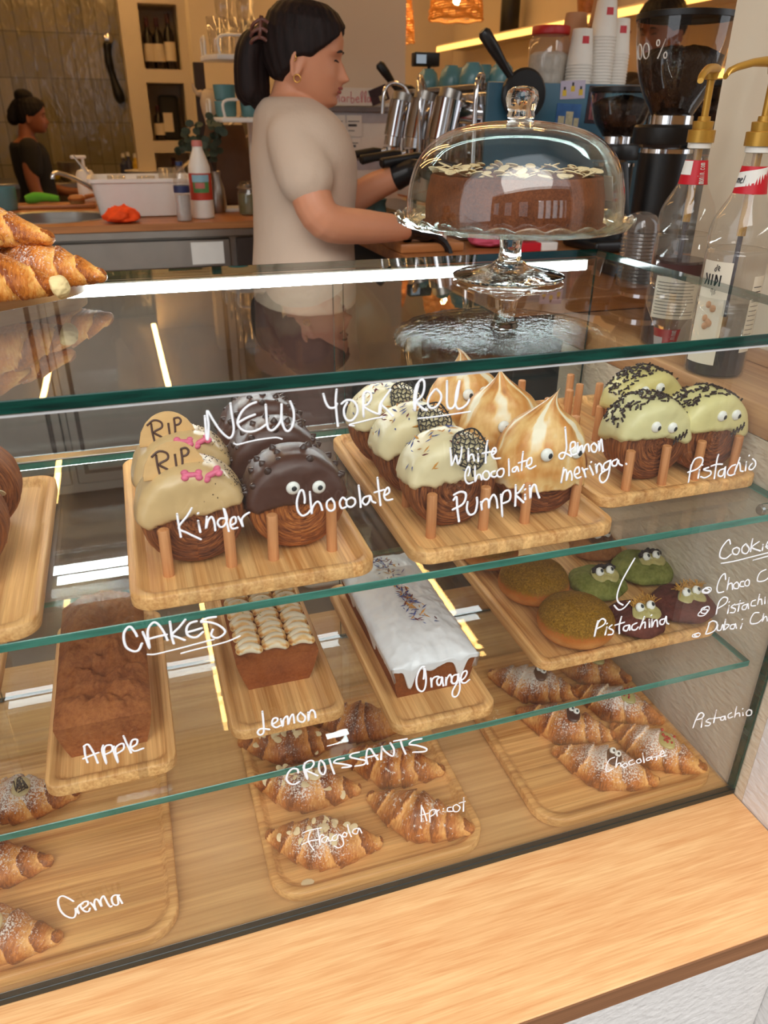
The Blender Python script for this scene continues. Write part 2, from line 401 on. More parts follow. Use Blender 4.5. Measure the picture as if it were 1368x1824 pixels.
MB().b2(*loc_(XL, -.005, 0, -.0005, .0048, .0105), .001, 1).build('base_seal', M_seal, case)
MB().b2(*loc_(-.0065, -.0045, .0105, -.0005, .0085, H-.0125), .001, 1).build('corner_edge', M_edge_dark, case)
MB().b2(*loc_(XL, -.0042, H-.0148, -.001, .004, H-.0122)).build('silicone_seam', M_seam, case, smooth=False)
# the white tube under the back of the top pane
MB().b2(*loc_(-1.10, D-.0265, H-.030, -.03, D-.0165, H-.0125), .001, 1).build('lamp_housing', M_white, case)
M_led = emit('white_led', (.90, .98, 1), LED_STRENGTH)
plabel(MB().b2(*loc_(-1.095, D-.029, H-.0300, -.035, D-.0267, H-.0140)).build('light_tube', M_led, case, smooth=False), 'glowing white light tube')
MB().b2(*loc_(-1.74, D-.040, .460, -.005, D-.018, .472), .001, 1).build('light_rail', M_steel, case)
plabel(MB().b2(*loc_(-1.73, D-.038, .4575, -.01, D-.020, .4598)).build('light_tube', emit('soft_white_led', (.90, .98, 1), LED_STRENGTH*.36), case, smooth=False), 'lower white light tube under the rear rail')
for z in (Z1,):      # pegs the shelves sit on
    for x in (-.0125,):
        for y in (.06, .33):
            q = MB(); q.cyl((x+.8-.014, y, z-.017), (x+.8+.0122, y, z-.017), .0085, 14); q.cyl((x+.8-.018, y, z-.017), (x+.8-.012, y, z-.017), .006, 14)
            q.build('shelf_support', M_chrome, case)
def lettering(name, r, s):
    b = MB()
    for st in s.split('|'):
        P = [tuple(int(v) for v in q.split(',')) for q in st.split()]
        P = [Vector((x/1e4+.8, -.0046, z/1e4)) for x, z in P]
        if len(P) > 2: P = crv(P, 5)
        o = len(b.v); b.cap(P[0], P[0]+(P[1]-P[0])*.01+Vector((1e-6, 0, 0)), r*1e-5, n=3, seg=6); b.tube(P, r*1e-5, 6); b.cap(P[-1], P[-1]+Vector((1e-6, 0, 0)), r*1e-5, n=3, seg=6)
        for i in range(o, len(b.v)): x, y, z = b.v[i]; b.v[i] = (x, -.0043+(y+.0046)*.25-.0002, z)
    return b
M_chalk = plain('white_marker', (246, 248, 252), .55, var=0)
TEXT = [
('NEW',114,'-7557,7124 -7560,7027 -7563,6934 -7555,6902 -7544,6948 -7533,7048 -7533,7171 -7491,7082 -7442,6983 -7390,6914 -7355,6894 -7326,6930 -7315,7000 -7322,7110 -7326,7218|-7099,7207 -7163,7186 -7225,7138 -7272,7058 -7272,7003 -7232,6951 -7166,6932 -7090,6947 -7020,6987|-7278,7027 -7201,7066 -7118,7092|-7014,7175 -7014,7077 -7013,6998 -7001,6937 -6964,6925 -6916,6964 -6886,7016 -6873,7110 -6870,7172 -6876,7063 -6873,6983 -6850,6916 -6820,6900 -6787,6933 -6765,7003 -6764,7098 -6790,7183'),
('NEWl',77,'-7326,6839 -7294,6823 -7203,6836 -7097,6848 -6991,6851 -6930,6848 -6885,6829'),
('YORK',118,'-6479,7223 -6460,7144 -6427,7087 -6374,7082 -6353,7116|-6353,7252 -6364,7141 -6358,7007 -6348,6896|-6308,7113 -6260,7142 -6201,7130 -6160,7072 -6160,6999 -6203,6942 -6252,6941 -6281,6987 -6286,7060 -6255,7118|-6087,7173 -6099,7078 -6094,6955 -6099,7078 -6099,7174 -6069,7207 -6027,7185 -6021,7130 -6057,7079 -6094,7065 -6021,7008 -5935,6975 -5929,7060 -5941,6963 -5935,7061 -5887,7129 -5824,7210 -5899,7112 -5917,7065 -5861,7004 -5805,6939'),
('ROLL',123,'-5549,7230 -5571,7123 -5579,6962 -5591,7088 -5573,7208 -5525,7270 -5494,7249 -5491,7176 -5514,7105 -5563,7054 -5497,6979 -5458,6960|-5383,7160 -5432,7097 -5448,7024 -5414,6976 -5357,6989 -5315,7048 -5317,7110 -5364,7164|-5259,7234 -5254,7129 -5249,7016 -5227,6957 -5181,6959 -5147,7044 -5133,7155 -5127,7228 -5156,7107 -5157,6994 -5128,6940 -5076,6948 -5032,6981 -5014,7018'),
('YORKl',80,'-6192,6881 -6240,6897 -6119,6914 -5996,6932 -5885,6939'),
('ROLLl',82,'-5545,6886 -5404,6883 -5236,6888 -5105,6893 -4993,6898'),
('Kinder',109,'-7902,6204 -7900,6086 -7895,5960|-7765,6243 -7812,6172 -7903,6059 -7831,5992 -7772,5945 -7716,5904|-7721,6103 -7713,5982|-7716,6179 -7711,6184|-7638,6133 -7657,6010 -7630,6089 -7594,6126 -7575,6071 -7573,5978|-7469,6091 -7517,6095 -7544,6057 -7525,6007 -7483,6016 -7453,6089 -7475,6199 -7462,6072 -7448,5948|-7419,6009 -7376,6030 -7375,6086 -7408,6082 -7428,6029 -7414,5971 -7364,5972|-7347,6087 -7327,6032 -7311,5973 -7317,6049 -7289,6091 -7241,6117'),
('Choc1',115,'-6699,6142 -6696,6197 -6710,6273 -6741,6269 -6774,6171 -6770,6068 -6730,6005 -6678,6016 -6647,6049|-6643,6249 -6639,6133 -6632,6008 -6624,6074 -6579,6133 -6545,6109 -6526,6036|-6430,6149 -6475,6118 -6477,6052 -6443,6012 -6403,6031 -6402,6097 -6430,6149|-6282,6108 -6316,6142 -6347,6089 -6327,6025 -6286,6032|-6228,6129 -6273,6107 -6274,6050 -6230,6024 -6190,6056 -6193,6105 -6228,6129|-6151,6250 -6139,6135 -6131,6009|-6040,6121 -6094,6110 -6113,6064 -6077,6026 -6041,6063 -6031,6120 -6013,6059 -5977,6034|-5956,6308 -5941,6164 -5922,5997|-5986,6151 -5887,6166|-5886,6099 -5832,6129 -5842,6184 -5869,6163 -5886,6099 -5859,6046 -5798,6047'),
('White',113,'-5190,6530 -5176,6440 -5164,6337 -5138,6403 -5121,6441 -5094,6340 -5067,6426 -5064,6523|-4989,6498 -4981,6358 -4968,6422 -4936,6426 -4915,6358|-4878,6427 -4869,6344|-4886,6485 -4882,6488|-4781,6562 -4790,6457 -4784,6316|-4829,6429 -4688,6436|-4710,6398 -4676,6427 -4686,6469 -4712,6464 -4724,6408 -4690,6354 -4622,6350'),
('Choc2',110,'-4971,6199 -4958,6256 -4977,6300 -5006,6237 -5001,6153 -4965,6106 -4916,6116|-4902,6290 -4898,6223 -4887,6117 -4870,6185 -4837,6189 -4816,6131|-4781,6224 -4807,6194 -4795,6141 -4756,6123 -4728,6158 -4746,6211 -4781,6224|-4670,6209 -4708,6197 -4704,6155 -4664,6141 -4641,6163|-4612,6227 -4643,6197 -4631,6145 -4587,6134 -4565,6178 -4577,6222 -4612,6227|-4522,6324 -4511,6239 -4501,6136|-4424,6228 -4465,6208 -4462,6173 -4428,6177 -4415,6226 -4393,6172|-4362,6388 -4363,6279 -4358,6176|-4402,6267 -4292,6287|-4310,6213 -4252,6239 -4259,6308 -4300,6288 -4303,6229 -4263,6181 -4196,6206'),
('Lemon',118,'-3894,6606 -3867,6479 -3847,6358 -3866,6258 -3910,6255 -3925,6300 -3874,6319 -3778,6264|-3805,6336 -3747,6372 -3754,6423 -3799,6420 -3798,6352 -3771,6281 -3717,6283|-3717,6410 -3700,6289 -3682,6355 -3657,6369 -3633,6289 -3621,6365 -3586,6378 -3562,6298|-3515,6386 -3547,6356 -3525,6293 -3480,6279 -3471,6338 -3515,6386|-3462,6397 -3431,6282 -3441,6377 -3429,6419 -3410,6357 -3388,6276'),
('meringa',121,'-3850,6135 -3854,6048 -3860,5957 -3850,6065 -3830,6115 -3807,6077 -3797,5979 -3786,6057 -3763,6089 -3737,6033 -3730,5979|-3701,6037 -3649,6056 -3667,6120 -3702,6107 -3708,6046 -3668,5991 -3623,5999|-3619,6105 -3584,6047 -3556,5981 -3588,6074 -3553,6087|-3530,6120 -3492,6053 -3467,6005|-3518,6162 -3515,6165|-3457,6128 -3422,6017 -3434,6098 -3412,6131 -3379,6100 -3363,6036|-3284,6150 -3345,6122 -3345,6060 -3295,6045 -3269,6112 -3276,6157 -3267,6041 -3278,5935 -3327,5891 -3371,5929 -3373,6001 -3287,6052|-3192,6155 -3245,6136 -3237,6087 -3188,6081 -3175,6144 -3154,6097 -3111,6070|-3063,6086 -3056,6079'),
('Pumpkin',135,'-5122,5940 -5091,5970 -5075,5838 -5046,5675|-5120,6000 -5052,6024 -4992,5999 -4988,5929 -5026,5866 -5125,5828|-4960,5890 -4963,5804 -4925,5736 -4866,5754 -4848,5856 -4857,5927|-4806,5868 -4785,5768 -4796,5849 -4756,5895 -4720,5872 -4705,5782 -4703,5870 -4665,5934 -4626,5876 -4605,5771|-4578,5922 -4560,5813 -4537,5649 -4560,5813 -4553,5936 -4494,5962 -4463,5905 -4474,5836 -4551,5812|-4412,6011 -4401,5896 -4394,5762|-4314,5998 -4360,5925 -4401,5896 -4352,5845 -4297,5789|-4288,5880 -4279,5822|-4295,5942 -4292,5946|-4242,5979 -4217,5825 -4218,5923 -4198,5982 -4170,5969 -4144,5895 -4109,5818'),
('Pist1',116,'-2171,5953 -2166,5866 -2158,5728 -2167,5892 -2158,5977 -2131,6026 -2067,6035 -2022,6003 -2026,5943 -2081,5889 -2194,5865|-2039,5875 -2033,5769|-2012,5933 -2010,5934|-1918,5890 -1982,5876 -1938,5853 -1876,5836 -1865,5790 -1935,5760 -1998,5782|-1814,6037 -1817,5951 -1797,5732|-1882,5903 -1808,5915 -1728,5906|-1693,5843 -1747,5828 -1754,5775 -1718,5748 -1678,5765 -1675,5871 -1648,5725|-1534,5875 -1589,5860 -1623,5802 -1606,5755 -1558,5740 -1511,5752|-1492,5958 -1502,5866 -1518,5757 -1510,5858 -1485,5895 -1458,5852 -1436,5786 -1397,5772|-1379,5890 -1363,5777|-1361,5968 -1360,5972|-1290,5857 -1316,5824 -1311,5788 -1268,5778 -1230,5822 -1246,5878 -1298,5920'),
('CAKES',138,'-8431,4935 -8443,4985 -8471,5050 -8503,5051 -8543,4995 -8556,4903 -8541,4816 -8483,4760 -8435,4768 -8397,4837|-8371,4969 -8354,4882 -8332,4762 -8331,4877 -8324,4970 -8292,5034 -8247,5060 -8206,5010 -8171,4913 -8153,4824|-8312,4878 -8240,4886 -8154,4891|-8104,5035 -8105,4946 -8107,4850 -8097,4769|-7957,5028 -8023,4952 -8099,4879 -8047,4831 -7989,4787|-7851,4987 -7915,4977 -7954,4925 -7957,4853 -7923,4809 -7866,4797 -7802,4844|-7945,4875 -7876,4884 -7812,4894|-7660,5000 -7748,5001 -7809,4972 -7724,4948 -7640,4893 -7583,4808 -7623,4755 -7684,4744 -7724,4790 -7703,4852'),
('CAKESl',98,'-8360,4695 -8295,4680 -8169,4688 -8032,4699 -7884,4715 -7705,4730|-8040,4633 -7891,4648 -7742,4657 -7590,4673 -7508,4692 -7440,4714'),
('Cookies',120,'-1316,4766 -1354,4832 -1406,4791 -1446,4698 -1430,4595 -1336,4558 -1264,4606|-1202,4696 -1256,4675 -1233,4611 -1163,4588 -1149,4657 -1202,4696|-1071,4724 -1113,4681 -1093,4606 -1019,4573 -994,4640 -1071,4724|-979,4779 -972,4677 -960,4594|-865,4720 -955,4654 -803,4576|-785,4665 -771,4581|-729,4625 -646,4642 -662,4696 -717,4695 -715,4613 -636,4568'),
('Cookiesl',107,'-1384,4495 -1191,4491 -936,4507 -660,4525 -547,4532|-877,4451 -645,4472'),
('arrow',121,'-2717,4803 -2766,4696 -2847,4494 -2876,4320 -2848,4212 -2767,4145|-2893,4164 -2816,4083 -2739,4098 -2674,4181'),
('Pistachina',125,'-3094,3975 -3105,3852 -3107,3736 -3088,3932 -3038,3995 -2982,3951 -3003,3893 -3105,3852|-2946,3849 -2953,3734|-2955,3904 -2951,3907|-2879,3866 -2913,3831 -2844,3774 -2845,3721 -2906,3723|-2756,3966 -2765,3841 -2742,3709|-2827,3855 -2699,3870|-2617,3810 -2687,3804 -2688,3750 -2633,3728 -2611,3808 -2593,3729|-2507,3818 -2565,3798 -2563,3734 -2508,3711 -2473,3746|-2408,3893 -2430,3791 -2445,3708 -2419,3788 -2381,3802 -2363,3712|-2325,3832 -2296,3708|-2305,3892 -2302,3896|-2281,3823 -2257,3699 -2242,3783 -2203,3796 -2172,3692|-2088,3793 -2149,3784 -2137,3723 -2083,3716 -2071,3832 -2043,3729 -2004,3695'),
('ChocoC',116,'-1253,4232 -1287,4322 -1340,4280 -1361,4147 -1325,4045 -1236,4038|-1202,4243 -1184,4049 -1184,4134 -1133,4146 -1097,4049|-1058,4153 -1097,4118 -1073,4060 -1008,4047 -1015,4112 -1058,4153|-945,4142 -989,4140 -982,4074 -923,4058|-884,4158 -919,4126 -899,4069 -845,4058 -847,4123 -884,4158|-624,4263 -705,4235 -727,4154 -699,4095 -595,4086 -520,4136|-512,4263 -470,4084 -467,4148 -434,4153 -402,4082'),
('PistC',117,'-1265,3893 -1271,3785 -1263,3684 -1271,3872 -1213,3947 -1138,3911 -1152,3837 -1259,3783|-1085,3791 -1075,3667|-1100,3848 -1096,3852|-997,3795 -1043,3760 -963,3711 -972,3657 -1031,3669|-918,3834 -907,3665|-982,3781 -849,3787|-783,3751 -848,3742 -845,3686 -785,3674 -774,3760 -740,3675|-659,3792 -712,3781 -705,3713 -632,3698|-613,3872 -599,3703 -599,3780 -558,3783 -525,3699|-503,3805 -477,3700|-435,3770 -411,3687 -402,3774 -341,3684'),
('Dubai',119,'-1341,3579 -1348,3468 -1351,3390 -1224,3419 -1207,3528 -1289,3590 -1350,3569|-1189,3501 -1180,3420 -1121,3407 -1109,3495 -1073,3397|-1083,3568 -1064,3406 -1023,3420 -999,3460 -1050,3483|-906,3452 -963,3452 -960,3395 -899,3382 -898,3461 -858,3379|-777,3435 -783,3356|-796,3507 -793,3511|-538,3566 -620,3572 -651,3476 -618,3401 -511,3389 -454,3435|-445,3524 -431,3395 -415,3461 -381,3465 -347,3389|-289,3468 -331,3454 -325,3407 -274,3396'),
('bullets',94,'-1510,4145 -1583,4138 -1573,4093 -1492,4067 -1446,4100 -1468,4147 -1546,4158 -1567,4113 -1506,4080 -1470,4109 -1519,4136|-1460,3846 -1552,3778 -1552,3730 -1462,3715 -1403,3790 -1429,3850 -1523,3837 -1518,3771 -1447,3745 -1426,3795 -1483,3807|-1485,3442 -1569,3427 -1561,3391 -1480,3373 -1449,3412 -1495,3437 -1543,3410 -1494,3388'),
('Apple',122,'-9120,3698 -9131,3576 -9124,3468|-9125,3692 -9082,3705 -9047,3577 -9029,3433|-9157,3531 -9060,3555 -9002,3569|-8942,3651 -8963,3578 -8948,3392 -8945,3573 -8916,3638 -8862,3627 -8873,3551 -8953,3522|-8840,3608 -8855,3546 -8833,3373 -8837,3540 -8808,3606 -8749,3621 -8755,3543 -8833,3499|-8730,3720 -8713,3610 -8688,3474|-8695,3538 -8623,3570 -8605,3631 -8652,3640 -8682,3561 -8654,3486 -8561,3498'),
('Lemon2',130,'-7277,3659 -7275,3522 -7282,3358 -7326,3329 -7348,3377 -7310,3416 -7217,3381|-7181,3441 -7121,3480 -7123,3521 -7166,3519 -7181,3441 -7142,3388 -7091,3402|-7082,3496 -7063,3380 -7051,3474 -7006,3517 -7002,3391 -6976,3481 -6941,3526 -6932,3399|-6855,3530 -6889,3485 -6881,3413 -6828,3384 -6804,3447 -6855,3530|-6769,3507 -6767,3381 -6754,3489 -6724,3531 -6693,3487 -6685,3409'),
('CROISSANTS',139,'-6921,2629 -6930,2685 -6988,2709 -7041,2657 -7065,2566 -7028,2485 -6970,2456 -6917,2479|-6839,2751 -6851,2637 -6813,2485 -6836,2632 -6856,2698 -6816,2764 -6750,2767 -6730,2708 -6769,2651 -6829,2640 -6757,2568 -6692,2507|-6662,2726 -6673,2621 -6653,2535 -6616,2503 -6592,2576 -6611,2681 -6647,2741|-6542,2723 -6516,2592 -6488,2473|-6365,2688 -6453,2691 -6487,2652 -6394,2604 -6280,2539 -6303,2526 -6387,2542|-6178,2727 -6270,2725 -6283,2679 -6194,2622 -6094,2562 -6118,2508 -6226,2516|-6071,2504 -6086,2619 -6070,2734 -6031,2733 -5993,2651 -5937,2534|-6094,2612 -5992,2611 -5946,2607|-5891,2731 -5898,2522|-5891,2721 -5836,2624 -5748,2533 -5733,2634 -5782,2758|-5735,2774 -5572,2762|-5651,2759 -5622,2641 -5579,2517|-5378,2706 -5488,2712 -5535,2665 -5437,2616 -5312,2529 -5327,2482 -5483,2518'),
('Fragola',104,'-6910,1606 -6824,1623 -6677,1612|-6807,1617 -6848,1450 -6785,1254|-6927,1406 -6831,1432 -6727,1418|-6721,1598 -6709,1448 -6700,1297 -6701,1421 -6681,1487 -6647,1469|-6613,1437 -6666,1420 -6673,1361 -6625,1338 -6596,1419 -6580,1339 -6536,1347|-6481,1426 -6535,1396 -6536,1335 -6483,1328 -6455,1416 -6412,1339 -6396,1208 -6460,1169 -6521,1230|-6384,1428 -6408,1375 -6367,1335 -6349,1390 -6384,1428|-6337,1546 -6321,1430 -6291,1314|-6196,1434 -6259,1432 -6268,1373 -6215,1341 -6187,1430 -6151,1331'),
('Apricot',109,'-5343,1554 -5339,1404 -5334,1251|-5343,1542 -5301,1416 -5257,1237|-5347,1369 -5243,1371|-5224,1377 -5207,1181 -5223,1339 -5206,1408 -5149,1408 -5146,1337 -5202,1301|-5124,1392 -5110,1262 -5118,1353 -5090,1381|-5031,1335 -5031,1330|-5027,1384 -5027,1377|-4917,1371 -4965,1375 -4962,1311 -4893,1287|-4840,1396 -4888,1374 -4873,1281 -4813,1260 -4788,1327 -4840,1396|-4743,1488 -4733,1232|-4802,1408 -4719,1412'),
('Orange',132,'-5381,3640 -5376,3707 -5379,3792 -5394,3825 -5432,3788 -5465,3695 -5469,3594 -5445,3502 -5400,3456 -5365,3481 -5350,3564 -5353,3676 -5376,3816|-5290,3626 -5280,3555 -5274,3484 -5277,3571 -5261,3619 -5218,3634 -5189,3622|-5152,3609 -5195,3602 -5211,3555 -5191,3498 -5162,3508 -5144,3607 -5137,3536 -5123,3472|-5096,3586 -5090,3463 -5086,3549 -5063,3604 -5042,3616 -5024,3560 -5025,3508|-4949,3597 -4997,3596 -5020,3550 -5013,3488 -4975,3469 -4944,3514 -4942,3609 -4917,3489 -4906,3364 -4928,3280 -4964,3259 -4996,3289 -4996,3369 -4932,3498|-4895,3493 -4852,3526 -4826,3589 -4843,3627 -4879,3610 -4901,3538 -4885,3464 -4839,3444 -4789,3479'),
('Crema',129,'-9603,1461 -9643,1529 -9692,1588 -9733,1580 -9759,1501 -9758,1371 -9728,1266 -9676,1197 -9636,1193 -9610,1254 -9601,1330|-9601,1330 -9578,1227 -9583,1321 -9550,1373 -9517,1378|-9526,1297 -9467,1337 -9458,1393 -9497,1402 -9539,1368 -9537,1302 -9508,1236 -9472,1228 -9453,1272|-9431,1361 -9410,1287 -9394,1207 -9398,1308 -9377,1391 -9351,1380 -9337,1308 -9326,1251 -9322,1354 -9284,1417 -9268,1358 -9256,1274 -9238,1206 -9220,1212|-9115,1362 -9166,1381 -9201,1343 -9202,1251 -9175,1206 -9143,1226 -9133,1354 -9115,1280 -9102,1211'),
('Chocol3',118,'-2446,1511 -2526,1486 -2557,1346 -2521,1259 -2440,1284|-2401,1497 -2388,1293 -2368,1362 -2325,1361 -2302,1292|-2234,1333 -2284,1311 -2241,1247 -2193,1283 -2234,1333|-2120,1361 -2182,1343 -2147,1269 -2074,1284|-1999,1349 -2049,1327 -2021,1268 -1963,1275 -1999,1349|-1972,1442 -1907,1245|-1829,1323 -1883,1314 -1863,1270 -1810,1279 -1809,1330 -1775,1268|-1716,1365 -1696,1232|-1759,1302 -1649,1307|-1640,1317 -1589,1339 -1633,1390 -1655,1334 -1620,1272 -1554,1278'),
('Pist3',120,'-1134,1953 -1160,1826 -1173,1687 -1154,1849 -1101,1956 -1032,1900 -1052,1845 -1151,1836|-1041,1817 -1021,1663|-1043,1879 -1039,1883|-916,1795 -964,1759 -870,1696 -895,1658 -956,1675|-825,1929 -812,1692|-892,1788 -715,1764|-648,1771 -703,1761 -689,1708 -635,1700 -638,1775 -600,1690|-529,1800 -576,1776 -551,1707 -483,1713|-461,1893 -442,1689 -434,1749 -377,1754 -348,1688|-311,1741 -289,1685|-333,1821 -331,1826|-208,1775 -244,1735 -212,1664 -139,1656 -149,1734 -208,1775'),
]

_h = {}
for nm, r, s in TEXT:
    key = nm[:-1] if nm.endswith('l') and nm[:-1] in _h else nm
    q = lettering(nm, r, s)
    if key in _h: _h[key].add(q.v, q.f)
    else: _h[key] = q
for nm, q in _h.items(): q.build('lettering', M_chalk, front, sharp=0)

# ------------------------------------------------------------------ trays
def tray(label, x0, x1, y0, y1, z, mat, hgt=.018, pegs=(), rad=.024):
    cx, cy_ = (x0+x1)/2, (y0+y1)/2
    t = thing('bamboo_tray', label, 'tray', (cx, cy_, z+.0004))
    w_, d_ = (x1-x0)/2, (y1-y0)/2
    rings = [(0.004, 0, 0), (0.0, .003, 0), (0, hgt-.0015, 0), (.0015, hgt, 0), (.0095, hgt, 0), (.0115, hgt-.002, 0), (.017, .0105, 0), (.020, .0098, 0)]
    b = MB(); P = []
    for ins, zz_, _ in rings: P.append([(x, y, zz_) for x, y in rrect(-w_+ins, w_-ins, -d_+ins, d_-ins, max(rad-ins*.6, .004), 7)])
    b.grid(P, False, True); n = len(P[0]); k = (len(P)-1)*n
    b.f += [tuple(k+i for i in range(n)), tuple(range(n))[::-1]]; b.mi += [0, 0]
    b.build('board', mat, t, sharp=50)
    for px, py in pegs:
        p_ = MB(); jx, jy = random.uniform(-.0015, .0015), random.uniform(-.001, .001); r = .0062
        p_.tube([(0, 0, 0), (jx, jy, .0555), (jx, jy, .0565)], [r, r, r-.0008], 14)
        p_.build('peg', M_peg, t, loc=(px-cx, py-cy_, .0096))
    return t
random.seed(4)
def pairs(cs, rows, dx=.034): return [(c+s*dx, y) for c in cs for y in rows for s in (-1, 1)]
CB = (-.771, -.656); CC = (-.468, -.344); CD = (-.176, -.063)
FR = (.086, .181, .276)
tray('bamboo peg tray at the left edge of the top shelf holding two almond rolls', -1.196, -.932, .018, .386, Z1, M_bamboo_y, pegs=[(-.985, .215), (-.985, .12), (-1.05, .215), (-1.05, .12)])
tray('bamboo peg tray of tan and dark chocolate rolls on the top glass shelf', -.846, -.583, .030, .412, Z1, M_bamboo_y, pegs=pairs(CB, (.0845, .171, .267, .364)))
tray('bamboo peg tray of white chocolate and toasted meringue rolls on the top glass shelf', -.540, -.275, .030, .412, Z1, M_bamboo_y, pegs=pairs(CC, (.0795, .166, .262, .358)))
tray('bamboo peg tray with bare pegs and three pale green rolls on the top shelf', -.262, -.006, .092, .468, Z1, M_bamboo_y, pegs=[(-.203, .124), (-.146, .124), (-.092, .124), (-.030, .124), (-.203, .262), (-.146, .290), (-.203, .345), (-.150, .372), (-.118, .395), (-.084, .390), (-.200, .440), (-.104, .448)])
tray('narrow bamboo tray under the plain brown apple loaf', -.975, -.826, .058, .395, Z2, M_bamboo_y, rad=.02)
tray('narrow bamboo tray under the small loaf topped with piped toasted meringue', -.757, -.607, .084, .425, Z2, M_bamboo_y, rad=.02)
tray('narrow bamboo tray under the white iced loaf', -.560, -.416, .030, .378, Z2, M_bamboo_y, rad=.02)
tray('wide bamboo tray of sugared buns and cookies on the lower glass shelf', -.322, -.0145, .088, .470, Z2, M_bamboo_y, rad=.022)
tray('narrow bamboo tray cut off by the left picture edge on the lower glass shelf', -1.20, -1.045, .058, .395, Z2, M_bamboo_y, rad=.02)
tray('large mostly bare bamboo tray with three cream croissants at its left end', -1.168, -.852, .014, .40, .0042, M_bamboo_x, rad=.045)
tray('large bamboo tray of almond and plain croissants in the middle of the case floor', -.730, -.416, .014, .40, .0042, M_bamboo_x, rad=.045)
tray('large bamboo tray of decorated croissants in the right corner of the case floor', -.330, -.014, .014, .40, .0042, M_bamboo_x, rad=.045)

# ------------------------------------------------------------------ pastry materials
def roll_mat(name, dark, mid, light):
    t = NT(name); v = t.coord('Object', False)
    sx = t.n('ShaderNodeSeparateXYZ'); t.l(v, sx.inputs[0]); x, y, z = sx.outputs
    zc = t.math('SUBTRACT', z, .0565)
    r = t.math('SQRT', t.math('ADD', t.math('MULTIPLY', x, x), t.math('MULTIPLY', zc, zc)))
    an = t.math('ARCTAN2', x, zc)
    rs = t.math('ADD', r, t.math('MULTIPLY', an, .0011))
    oi = t.n('ShaderNodeObjectInfo')
    cb = t.n('ShaderNodeCombineXYZ'); t.l(t.math('ADD', t.math('MULTIPLY', rs, 420), t.math('MULTIPLY', oi.outputs['Random'], 50)), cb.inputs[0])
    t.l(t.math('MULTIPLY', y, 420), cb.inputs[1]); t.l(t.math('MULTIPLY', an, 1.6), cb.inputs[2])
    n1 = t.noise(cb.outputs[0], 1, 3, .6, .5)
    n2 = t.noise(v, 45, 2)
    side = t.smooth(r, .046, .0555)        # baked rim is lighter than the cut face
    col = t.ramp(n1, [(.3, dark), (.5, mid), (.72, light)])
    rim = t.ramp(n1, [(.3, mid), (.55, light), (.8, tuple(min(255, q*1.25) for q in light))])
    col = t.mix(t.math('MULTIPLY', side, t.math('ADD', n2, .15)), col, rim)
    t.pbr(col, .55, 0, t.bump(n1, .8, .002), **{'Specular IOR Level': .22}); return t.m
M_roll = roll_mat('laminated_roll_crust', (66, 34, 22), (120, 68, 40), (172, 106, 60))
M_roll_o = roll_mat('laminated_roll_crust_golden', (92, 46, 22), (152, 86, 42), (204, 128, 64))
def glaze(name, col, rough=.3, spots=None, bump=.12, patch=None):
    t = NT(name); v = t.coord('Object')
    n = t.noise(v, 55, 2)
    c = t.mix(n, c4(tuple(q*.9 for q in col)), c4(col))
    if patch: c = t.mix(t.math('MULTIPLY', t.smooth(t.noise(v, 34, 3), .5, .66), .7), c, c4(patch))
    t.pbr(c, rough, 0, t.bump(n, bump, .004), **{'Subsurface Weight': 0.0, 'Coat Weight': .10, 'Coat Roughness': .3}); return t.m
M_tan = glaze('tan_glaze', (220, 184, 130)); M_choc = glaze('chocolate_glaze', (84, 50, 38), .4); M_whitechoc = glaze('white_chocolate_glaze', (238, 220, 174), .36)
M_pist = glaze('pistachio_glaze', (224, 208, 136), .38); M_pist2 = glaze('pale_pistachio_glaze', (230, 220, 162), .4); M_pist3 = glaze('yellow_pistachio_glaze', (232, 220, 154), .38)
M_chip = plain('chocolate_chips', (62, 38, 30), .3); M_sprk = plain('chocolate_sprinkles', (52, 32, 26), .45)
M_eye = plain('sugar_eye_white', (240, 238, 230), .35, var=.02); M_pupil = plain('sugar_eye_black', (36, 40, 42), .35, var=.02)
M_pink = plain('pink_icing', (232, 110, 140), .5, var=.25, scale=160); M_bisc = plain('wafer_biscuit', (222, 176, 116), .7, var=.12, scale=60, bump=.3, bscale=260)
M_lace = plain('dark_chocolate_lace', (30, 20, 20), .3); M_almond = plain('almond_flakes', (232, 208, 164), .55, var=.14, scale=70)
M_icing_w = glaze('white_icing', (240, 238, 238), .28, bump=.25)
def toast(name, lo=.45, hi=.62, sc_=38, st=1.0):
    """torched meringue: cream in the folds, brown on the raised parts (attribute 'toast')"""
    t = NT(name); v = t.coord('Object')
    a = t.n('ShaderNodeAttribute', attribute_name='toast'); sx = t.n('ShaderNodeSeparateXYZ'); t.l(a.outputs['Vector'], sx.inputs[0])
    n = t.noise(t.mapping(v, (sc_, sc_, sc_*.35)), 1, 4, .6)
    f = t.math('ADD', t.math('MULTIPLY', sx.outputs[0], st), t.math('MULTIPLY', t.math('SUBTRACT', n, .5), .9))
    col = t.ramp(f, [(.12, (244, 230, 200)), (.38, (236, 192, 124)), (.66, (208, 138, 64)), (.95, (142, 84, 40))])
    t.pbr(col, .45, 0, t.bump(n, .12, .002)); return t.m
M_toast = toast('torched_meringue')

